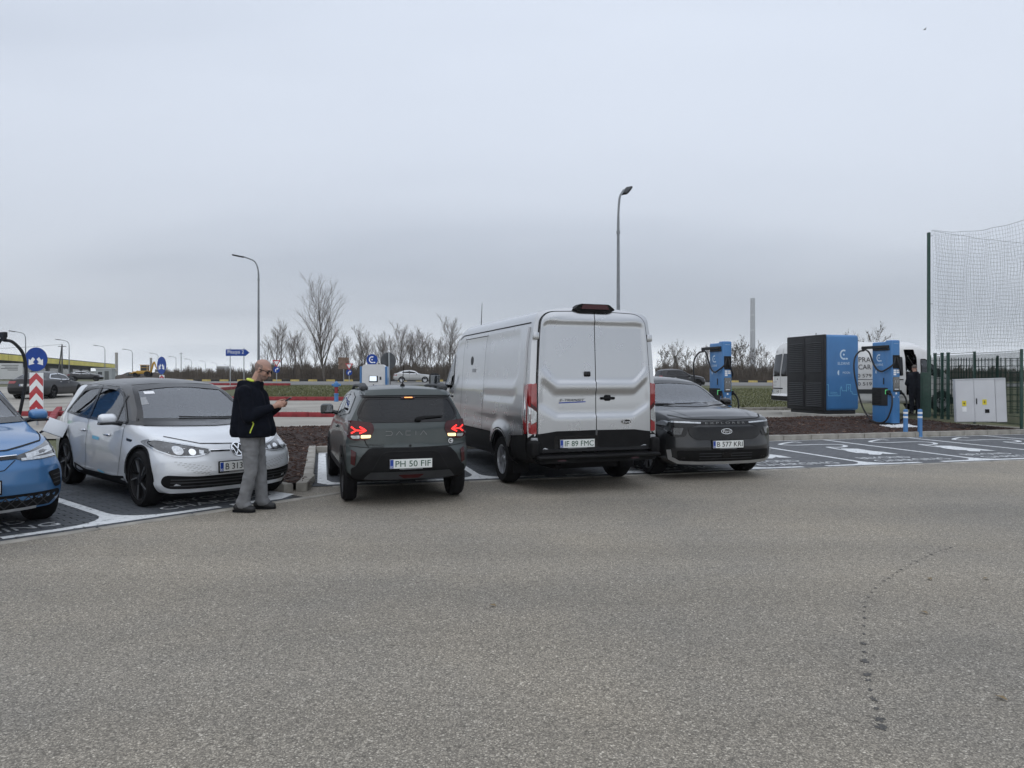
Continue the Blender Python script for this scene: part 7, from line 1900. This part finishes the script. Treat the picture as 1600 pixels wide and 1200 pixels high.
# ================================================================== trees, far buildings
def bare_tree(seed, H, spread=.32, limbs=14, up=.75, leaf=0., lvl3=9, t0=.10, fork=.2, ang=(16, 40)):
    """winter tree: trunk and limbs in one mesh, twigs in another"""
    r = random.Random(seed); tr, tw, lf = MB(), MB(), MB()
    def branch(p, d, L, rad, lv):
        n = 4 if lv < 2 else 3; pts = [p]; q = p.copy(); dd = d.copy()
        for k in range(n):
            dd = (dd + Vector((r.uniform(-.16, .16), r.uniform(-.16, .16), r.uniform(-.02, .14)*(up if lv else .3)))).normalized()
            q = q + dd*L/n; pts.append(q.copy())
        rs = [rad*(1 - .8*k/n) for k in range(n + 1)]
        (tr if lv < 2 else tw).tube(pts, rs, 6 if lv == 0 else (4 if lv == 1 else 3), caps=False)
        return pts
    trunk = branch(Vector((0, 0, -.2)), Vector((0, 0, 1)), H*.80, H*.0095 + .03, 0)
    def on(pts, t):
        x = t*(len(pts) - 1); i = min(int(x), len(pts) - 2); return pts[i].lerp(pts[i+1], x - i)
    def side(d, a, ang):
        o = d.orthogonal().normalized(); o.rotate(Matrix.Rotation(a, 3, d)); return (d*math.cos(ang) + o*math.sin(ang)).normalized()
    a = r.uniform(0, 6)
    for k in range(limbs):
        t = fork + (1 - fork)*(k + r.random()*.6)/limbs; a += 2.4
        L1 = H*(spread + .20*(1 - t))*r.uniform(.75, 1.25); d1 = side(Vector((0, 0, 1)), a, R(r.uniform(*ang))); l1 = branch(on(trunk, t), d1, L1, .0062*H*(1.15 - t) + .010, 1)
        for m in range(7):
            t2 = .2 + .8*(m + r.random()*.7)/7; L2 = L1*.5*(1.15 - t2*.5)*r.uniform(.7, 1.2); d2 = side((l1[-1] - l1[0]).normalized(), r.uniform(0, 6.3), R(r.uniform(20, 50))); d2.z += .3; d2.normalize()
            l2 = branch(on(l1, t2), d2, L2, .015, 2)
            for s in range(lvl3):
                t3 = .15 + .85*(s + r.random())/lvl3; d3 = side((l2[-1] - l2[0]).normalized(), r.uniform(0, 6.3), R(r.uniform(18, 55))); d3.z += .25; d3.normalize(); p3 = on(l2, min(t3, .99)); L3 = L2*.45*r.uniform(.6, 1.3)
                e = p3 + d3*L3; mid = p3.lerp(e, .5) + Vector((r.uniform(-.04, .04), r.uniform(-.04, .04), r.uniform(0, .06)))
                tw.tube([p3, mid, e], [.0085, .0065, .003], 3, caps=False)
                if leaf and r.random() < leaf:
                    for _ in range(3):
                        c = p3.lerp(e, r.random()); z = r.uniform(.05, .10); u = Vector((r.uniform(-1, 1), r.uniform(-1, 1), r.uniform(-1, 1))).normalized(); v = u.orthogonal()
                        lf.add([c - u*z, c + v*z*.6, c + u*z, c - v*z*.6], [(0, 1, 2, 3)])
    return tr.mesh('trunk'), tw.mesh('crown'), (lf.mesh('leaves') if leaf else None)
KIND = {}
def put_tree(kind, p, s, rz, label, group, name='bare_tree'):
    t = thing(name, label, 'tree', p, rz, group); t.scale = (s, s, s)
    tr, tw, lf = KIND[kind]
    link('trunk', tr, t, None); link('crown', tw, t, None)
    if lf: link('leaves', lf, t, None)
    return t
for k, a in enumerate([dict(seed=21, H=12.2, limbs=26, spread=.26, lvl3=9, fork=.12, up=1.3, ang=(14, 34)), dict(seed=2, H=8.5, limbs=13, spread=.22), dict(seed=3, H=8.5, limbs=12, spread=.18, fork=.25), dict(seed=4, H=8., limbs=13, spread=.26, fork=.3), dict(seed=5, H=8.5, limbs=11, spread=.16, fork=.35),
                       dict(seed=6, H=6., limbs=12, spread=.30, leaf=.35, fork=.2, lvl3=7), dict(seed=7, H=6., limbs=11, spread=.26, leaf=.18, fork=.2, lvl3=7)]):
    KIND[k] = bare_tree(**a)
    for me, mt in zip(KIND[k], ('bark', 'twig', 'dead_leaf')):
        if me: me.materials.clear(); me.materials.append(M(mt)); me.polygons.foreach_set('use_smooth', [True]*len(me.polygons))
put_tree(0, gp(507, 90.), 1.0, .4, 'tallest bare tree with a broad fan of branches, left of the small hatchback', None)
rr = random.Random(11)
tl = []
for px in (417, 431, 440, 452, 466, 478, 489, 524, 534, 545, 556, 563, 572, 581, 590, 598, 609, 617, 626, 634, 643, 652, 661, 668, 676, 685, 694, 703, 711, 720):
    top = {431: 503, 440: 497, 466: 512, 572: 502, 590: 512, 626: 503, 643: 510, 668: 515, 703: 492}.get(px, rr.uniform(512, 536)); tl.append((px, top, rr.choice((1, 2, 3, 4))))
n_l = len(tl)
ordn = ['first', 'second', 'third', 'fourth', 'fifth', 'sixth', 'seventh', 'eighth', 'ninth', 'tenth', 'eleventh', 'twelfth', 'thirteenth', 'fourteenth', 'fifteenth', 'sixteenth', 'seventeenth', 'eighteenth', 'nineteenth', 'twentieth', 'twenty-first', 'twenty-second', 'twenty-third', 'twenty-fourth', 'twenty-fifth', 'twenty-sixth', 'twenty-seventh', 'twenty-eighth', 'twenty-ninth', 'thirtieth', 'thirty-first']
for i, (px, top, kd) in enumerate(tl):
    Y = rr.uniform(96, 112); p = gp(px, Y); s = (hz_z(top, Y) - p.z)/{1: 8.6, 2: 8.4, 3: 8.1, 4: 8.2}[kd]
    put_tree(kd, p, s, rr.uniform(0, 6), ordn[i] + ' bare slender tree from the left in the wood left of the van', 'bare trees of the left wood', 'slender_tree')
tl = [(1036, 545, 5), (1050, 535, 6), (1062, 540, 6), (1074, 548, 5), (1088, 546, 6), (1100, 542, 6), (1148, 540, 5), (1160, 533, 5), (1172, 550, 6), (1184, 540, 5), (1196, 546, 5), (1208, 552, 6), (1351, 511, 6), (1344, 520, 6)]
for i, (px, top, kd) in enumerate(tl):
    Y = rr.uniform(94, 104) if px < 1300 else 88.; p = gp(px, Y); s = (hz_z(top, Y) - p.z)/6.1
    put_tree(kd, p, s, rr.uniform(0, 6), (ordn[i] + ' low bushy tree from the left in the thicket right of the van') if px < 1300 else ('bare tree top rising behind the white minibus, ' + ('right' if px > 1346 else 'left') + ' one of the pair'), 'low trees of the right thicket', 'bushy_tree')
# scrub along the far road: uncountable stems
def scrub(name, x0, x1, Y0, Y1, hmin, hmax, n, label, seed):
    r = random.Random(seed); q = MB()
    for k in range(n):
        px = r.uniform(x0, x1); Y = r.uniform(Y0, Y1); p = gp(px, Y); h = r.uniform(hmin, hmax)*(.90 + .08*math.sin(px*.11) + .08*math.sin(px*.37)); w = r.uniform(.02, .055)
        lx, ly = r.uniform(-.35, .35)*h*.4, r.uniform(-.3, .3)*h*.3
        a, b, c = Vector((p.x - w, p.y, p.z - .1)), Vector((p.x + w, p.y, p.z - .1)), Vector((p.x + lx, p.y + ly, p.z + h)); m_ = Vector((p.x + lx*.35, p.y + ly*.4 + w, p.z + h*.5))
        q.add([a, b, c, Vector((p.x, p.y + w*1.6, p.z - .1)), m_ + Vector((w*.7, 0, 0)), m_ - Vector((w*.7, 0, 0))], [(0, 1, 4, 5), (5, 4, 2), (1, 3, 4), (3, 0, 5), (3, 5, 2), (3, 2, 4)])
        for _ in range(4):
            t = r.uniform(.3, .9); s = Vector((p.x + lx*t, p.y + ly*t, p.z + h*t)); e = s + Vector((r.uniform(-.5, .5), r.uniform(-.4, .4), r.uniform(.2, .7)))*h*.22
            q.add([s + Vector((.018, 0, 0)), s - Vector((.018, 0, 0)), s + Vector((0, .02, 0)), e], [(0, 1, 3), (1, 2, 3), (2, 0, 3)])
    tag(q.build(name, 'scrub'), label, 'scrub', kind='stuff')
scrub('dark_scrub', 395, 735, 94, 112, 1.3, 3.1, 8000, 'dense dark brown scrub at the foot of the left wood', 1)
scrub('low_scrub', 255, 400, 100, 125, .9, 2.4, 2600, 'low brown scrub beyond the far road left of the wood', 2)
scrub('dark_scrub', 1025, 1240, 93, 106, 1.2, 2.9, 4600, 'dense dark scrub along the far road right of the van', 3)
scrub('dark_scrub', 1440, 1700, 105, 120, 1.6, 2.6, 4200, 'dark scrub band far behind the green fence', 4)
scrub('reed_tuft_field', 1040, 1240, 92.5, 93.5, .3, .8, 600, 'dry weeds behind the yellow and black kerb', 5)

# grass blades on the near verge
q = MB(); rr = random.Random(8)
pm('grass_blade', (.112, .118, .050), .9, var=.4, scale=1.5)
for k in range(16000):
    if k % 2: px, Y = rr.uniform(1050, 1240), rr.uniform(29.2, 60)
    else: px, Y = rr.uniform(395, 560), 36.8 + 26*rr.random()**1.6
    p = gp(px, Y); h = rr.uniform(.04, .13); w = .012 + .0002*Y; a = rr.uniform(0, 6.3); l_ = Vector((math.cos(a), math.sin(a), 0))*h*.6
    q.add([p + Vector((-w, 0, 0)), p + Vector((w, 0, 0)), p + l_ + Vector((0, 0, h))], [(0, 1, 2)])
for k in range(2600):
    p = Vector((rr.uniform(-16, -1.6), rr.uniform(24.65, 26.5), 0)); p.z = gz(p.x, p.y); h = rr.uniform(.05, .14); q.add([p + Vector((-.015, 0, 0)), p + Vector((.015, 0, 0)), p + Vector((rr.uniform(-.05, .05), 0, h))], [(0, 1, 2)])
tag(q.build('grass', 'grass_blade'), 'short worn winter grass on the verges', 'grass', kind='stuff')

# yellow-fascia building on the left
pm('fascia_yellow', (.74, .64, .13), .6, var=.14, scale=.3); pm('wall_grey', (.085, .088, .090), .8, var=.2, scale=.4); pm('fascia_rail', (.10, .11, .11), .6, var=.1); pm('render_pale', (.55, .56, .56), .8, var=.1, scale=.3); pm('dark_glass', (.04, .045, .05), .2, .2, var=.3, scale=.5)
Lp, Rp = at(-70, 142.), at(167, 286.)
d = (Rp - Lp); L_ = d.length; t = thing('yellow_fascia_building', 'long low building with a yellow fascia band on the far left', 'building', (Lp.x, Lp.y, 1.0), math.atan2(d.y, d.x))
z0, z1 = hz_z(564.7, 167)-1.0, hz_z(554, 167)-1.0
MB().box((L_*.42, 3.4, z0/2), (L_*.80, 6, z0)).build('wall', 'wall_grey', t)
MB().box((L_/2, 1.8, z0 + .1), (L_, 9, .2)).build('canopy', 'fascia_rail', t)
n_ = 14
for k in range(n_): MB().box(((k + .5)*L_/n_, -2.8, (z0 + z1)/2), (L_/n_ - .35, .2, z1 - z0 - .25)).build('fascia_panel', 'fascia_yellow', t)
MB().box((L_/2, -2.65, z1), (L_, .35, .22)).build('roof_rail', 'fascia_rail', t); MB().box((L_/2, -2.6, (z0+z1)/2), (L_, .12, z1 - z0)).build('fascia_back', 'fascia_rail', t)
for k in range(9): MB().box((L_*.04 + k*L_*.09, .36, z0*.45), (L_*.06, .1, z0*.6)).build('window', 'dark_glass', t)
p = at(10, 120.); t = thing('white_poster_board', 'white poster board with grey lines at the far left edge', 'board', (p.x, p.y, 1.05), R(10))
b = MB().box((0, 0, 1.6), (5.0, .15, 2.7)).build('panel', 'render_pale', t)
for k, (x, z, w) in enumerate(((.6, 2.6, 2.6), (.8, 2.3, 2.0), (.5, 2.05, 2.6), (1.0, 1.8, 1.6))): MB().box((x, -.085, z), (w, .02, .10)).build('print_line', 'wall_grey', b)
for x in (-2.2, 2.2): MB().box((x, .1, .2), (.15, .15, 2.)).build('leg', 'fascia_rail', t)
p = at(165, 130.); t = thing('grey_hut', 'small pale grey hut with a flat roof left of the excavator', 'hut', (p.x, p.y, 1.05), R(12))
MB().box((0, 0, 1.05), (2.6, 2, 2.1)).build('wall', 'galv', t); MB().box((0, 0, 2.18), (2.9, 2.3, .16)).build('roof', 'render_pale', t); MB().box((.5, -1.01, .9), (.7, .04, 1.6)).build('door', 'fascia_rail', t); MB().box((-.6, -1.01, 1.2), (.7, .04, .7)).build('window', 'dark_glass', t)
p = at(152, 175.); t = thing('white_store', 'white low store building beyond the grey hut', 'building', (p.x, p.y, 1.05), R(8))
MB().box((0, 0, .95), (7, 5, 1.9)).build('wall', 'render_pale', t); MB().box((0, 0, 2.0), (7.4, 5.4, .2)).build('roof', 'galv', t); MB().box((1.5, -2.52, .8), (1.0, .05, 1.6)).build('door', 'dark_glass', t)
# earth heap with a backhoe loader
pm('earth', (.050, .038, .030), .95, var=.35, scale=.8, bump=.05, bscale=2., detail=8); pm('digger_yellow', (.48, .27, .03), .5, var=.15)
hp = at(236, 158.); vs, fs = [], []; nx, ny = 60, 10; rr = random.Random(4)
for j in range(ny + 1):
    for i in range(nx + 1):
        x, y = -9.5 + 24*i/nx, -4 + 8*j/ny; h = 1.75*max(0, 1 - (abs(y)/4)**2)*min(1, (x + 9.5)/4)*min(1, (14.5 - x)/5)*(.8 + .12*math.sin(x*.9) + .10*math.sin(x*2.3 + y)) + rr.uniform(-.06, .06)
        vs.append((hp.x + x, hp.y + y, 1.05 + max(0, h)))
for j in range(ny):
    for i in range(nx): fs.append((j*(nx+1)+i, j*(nx+1)+i+1, (j+1)*(nx+1)+i+1, (j+1)*(nx+1)+i))
me = bpy.data.meshes.new('earth_heap'); me.from_pydata(vs, [], fs); me.update(); structure(link('earth_heap', me, None, 'earth', True, None))
p = at(224, 152.); t = thing('backhoe_loader', 'yellow backhoe loader working on the dark earth heap', 'excavator', (p.x, p.y, 1.75), R(8))
b = MB(); b.rbox((0, 0, .95), (2.6, 1.3, .7), .1); b.rbox((-1.5, 0, .8), (1.1, 1.0, .7), .15); b.build('chassis', 'digger_yellow', t, True)
b = MB(); b.box((.3, 0, 1.95), (1.4, 1.2, .10)); [b.box((.3 + sx*.65, sy*.55, 1.7), (.10, .10, 1.5)) for sx in (-1, 1) for sy in (-1, 1)]; b.rbox((.3, 0, 2.5), (1.7, 1.4, .14), .04); b.build('cab', 'digger_yellow', t); MB().box((.3, 0, 1.85), (1.2, 1.05, 1.1)).build('cab_glass', 'dark_glass', t)
b = MB(); b.tube([(1.5, 0, 1.0), (1.9, 0, 2.6), (2.2, 0, 3.2)], [.22, .22, .18], 6); b.tube([(2.2, 0, 3.2), (2.7, 0, 1.7)], [.16, .12], 6); b.build('boom', 'digger_yellow', t); MB().rbox((2.7, 0, 1.3), (.6, .6, .6), .1).build('bucket', 'fascia_rail', t)
b = MB(); b.tube([(-1.4, .5, 1.0), (-2.6, .5, .7)], .10, 6); b.tube([(-1.4, -.5, 1.0), (-2.6, -.5, .7)], .10, 6); b.build('loader_arm', 'digger_yellow', t); MB().rbox((-2.9, 0, .5), (.5, 2.0, .7), .1).build('front_bucket', 'fascia_rail', t)
for x, r_ in ((1.0, .62), (-1.4, .45)):
    for sg in (-1, 1): MB().cyl((x, sg*.55, r_ - .05), (x, sg*.95, r_ - .05), r_, n=18).build('wheel', 'rubber', t, True)
# low overpass ramp
p = at(283, 235.); t = thing('low_bridge', 'low dark bridge deck beyond the earth heap', 'bridge', (p.x, p.y, 1.1), R(-22))
MB().box((0, 0, 1.75), (15, 5, .55)).build('deck', 'wall_grey', t); MB().box((0, -2.55, 2.15), (15, .15, .35)).build('parapet', 'fascia_rail', t)
for x in (-6, 0, 6): MB().box((x, 0, .7), (.8, 4, 1.6)).build('pier', 'wall_grey', t)
# concrete columns and power poles
for px, top, Y, w, nm in ((182, 552, 300., 1.1, 'thick pale concrete column left of the excavator'), (236, 560, 330., .95, 'thin pale concrete column right of the excavator'), (295, 578.5, 420., .8, 'short pale concrete column left of the cooling tower'), (314, 577, 420., .9, 'short pale concrete column nearest the cooling tower')):
    p = gp(px, Y); t = thing('concrete_column', nm, 'column', p, 0, 'far concrete columns'); h = hz_z(top, Y) - p.z
    MB().cyl((0, 0, 0), (0, 0, h), w*.55, w*.5, 12).build('shaft', 'haze_concrete' if False else 'concrete', t, True); MB().cyl((0, 0, h), (0, 0, h + .25), w*.58, n=12).build('cap', 'concrete', t)
for px, top, Y, nm, wire in ((97, 538, 140., 'wooden A-frame power pole in front of the yellow building', True), (283, 551, 280., 'slim power pole above the low bridge', False)):
    p = gp(px, Y); t = thing('power_pole', nm, 'power pole', p, 0, 'power poles'); h = hz_z(top, Y) - p.z
    b = MB(); b.cyl((0, 0, 0), (0, 0, h), .16, .11, 8)
    if wire: b.cyl((-.9, 0, 0), (0, 0, h), .14, .10, 8)
    b.build('pole', 'wall_grey', t, True); MB().box((0, 0, h - .4), (1.6, .12, .12)).build('crossarm', 'wall_grey', t)
    if wire:
        e = Vector((-16, -25, h - 1.4)); MB().tube([Vector((0, 0, h)).lerp(e, k/10) - Vector((0, 0, 1.2*4*(k/10)*(1 - k/10)*.6)) for k in range(11)], .025, 4).build('wire', 'cable', t)
# cooling tower and chimneys, a long way off
pm('far_concrete', (.34, .35, .36), .95, var=.08, scale=.02)
p = gp(348, 1150.); t = thing('cooling_tower', 'pale cooling tower on the far horizon beside the town sign', 'tower', p)
MB().lathe([(10.2, 0), (9.2, 6), (8.9, 11), (9.2, 17), (9.3, 18.5), (8.8, 18.5), (8.6, 12)], 28).build('shell', 'far_concrete', t, True, 40.); MB().lathe([(9.45, 17.6), (9.45, 18.8), (9.0, 18.8)], 28).build('rim', 'render_pale', t, True, 40.)
def chimney(px, top, Y, w0, w1, label, bands=()):
    p = gp(px, Y); h = hz_z(top, Y) - p.z; t = thing('chimney', label, 'chimney', p, 0, 'far chimneys'); r0, r1 = w0/2, w1/2
    MB().lathe([(r0, 0), (r0 + (r1-r0)*.4, h*.4), (r1, h), (r1*.75, h)], 24).build('shaft', 'far_concrete', t, True, 40.)
    for by in bands:
        z = hz_z(by, Y) - p.z; rb = r0 + (r1 - r0)*z/h + .35; MB().lathe([(rb, z - .8), (rb, z + .8)], 24).build('band', 'render_pale', t, True, 40.)
chimney(1176, 466, 1500., 11.5, 9.2, 'very tall grey chimney fading upwards on the horizon right of the van', (492.5, 516))
chimney(1104.5, 541, 1300., 5.2, 4.6, 'short grey chimney on the horizon left of the tall one'); chimney(1055, 556, 1300., 5.2, 4.8, 'lowest grey chimney on the horizon above the grey SUV')
# a bird
c = Vector(((1445 - 800)/F*70, 70, hz_z(46, 70)))
b = MB(); b.tube([c + Vector((-.14, 0, -.02)), c + Vector((0, 0, 0)), c + Vector((.15, 0, .03))], [.015, .045, .012], 6)
b.add([c + Vector((-.05, 0, .02)), c + Vector((.06, 0, .02)), c + Vector((.05, -.22, .10)), c + Vector((-.02, -.30, .06))], [(0, 1, 2, 3)]); b.add([c + Vector((-.05, 0, .02)), c + Vector((.06, 0, .02)), c + Vector((.05, .22, .12)), c + Vector((-.02, .30, .08))], [(3, 2, 1, 0)])
tag(b.build('bird', 'cable', None, True), 'tiny dark bird high in the sky at the upper right', 'bird')

# the air: thin haze round everything below the cloud
hzm = bpy.data.materials.new('haze_air'); MATS['haze_air'] = hzm; hzm.use_nodes = True; hzm.node_tree.nodes.clear()
ho_ = hzm.node_tree.nodes.new('ShaderNodeOutputMaterial'); hv = hzm.node_tree.nodes.new('ShaderNodeVolumePrincipled'); hv.inputs['Color'].default_value = (.93, .95, .97, 1); hv.inputs['Density'].default_value = .00026; hv.inputs['Anisotropy'].default_value = .1
hzm.node_tree.links.new(hv.outputs[0], ho_.inputs['Volume'])
hb = MB().box((0, 800, 100), (4600, 2200, 204)).build('haze', hzm); tag(hb, 'thin grey winter haze over the land', 'haze', kind='stuff')
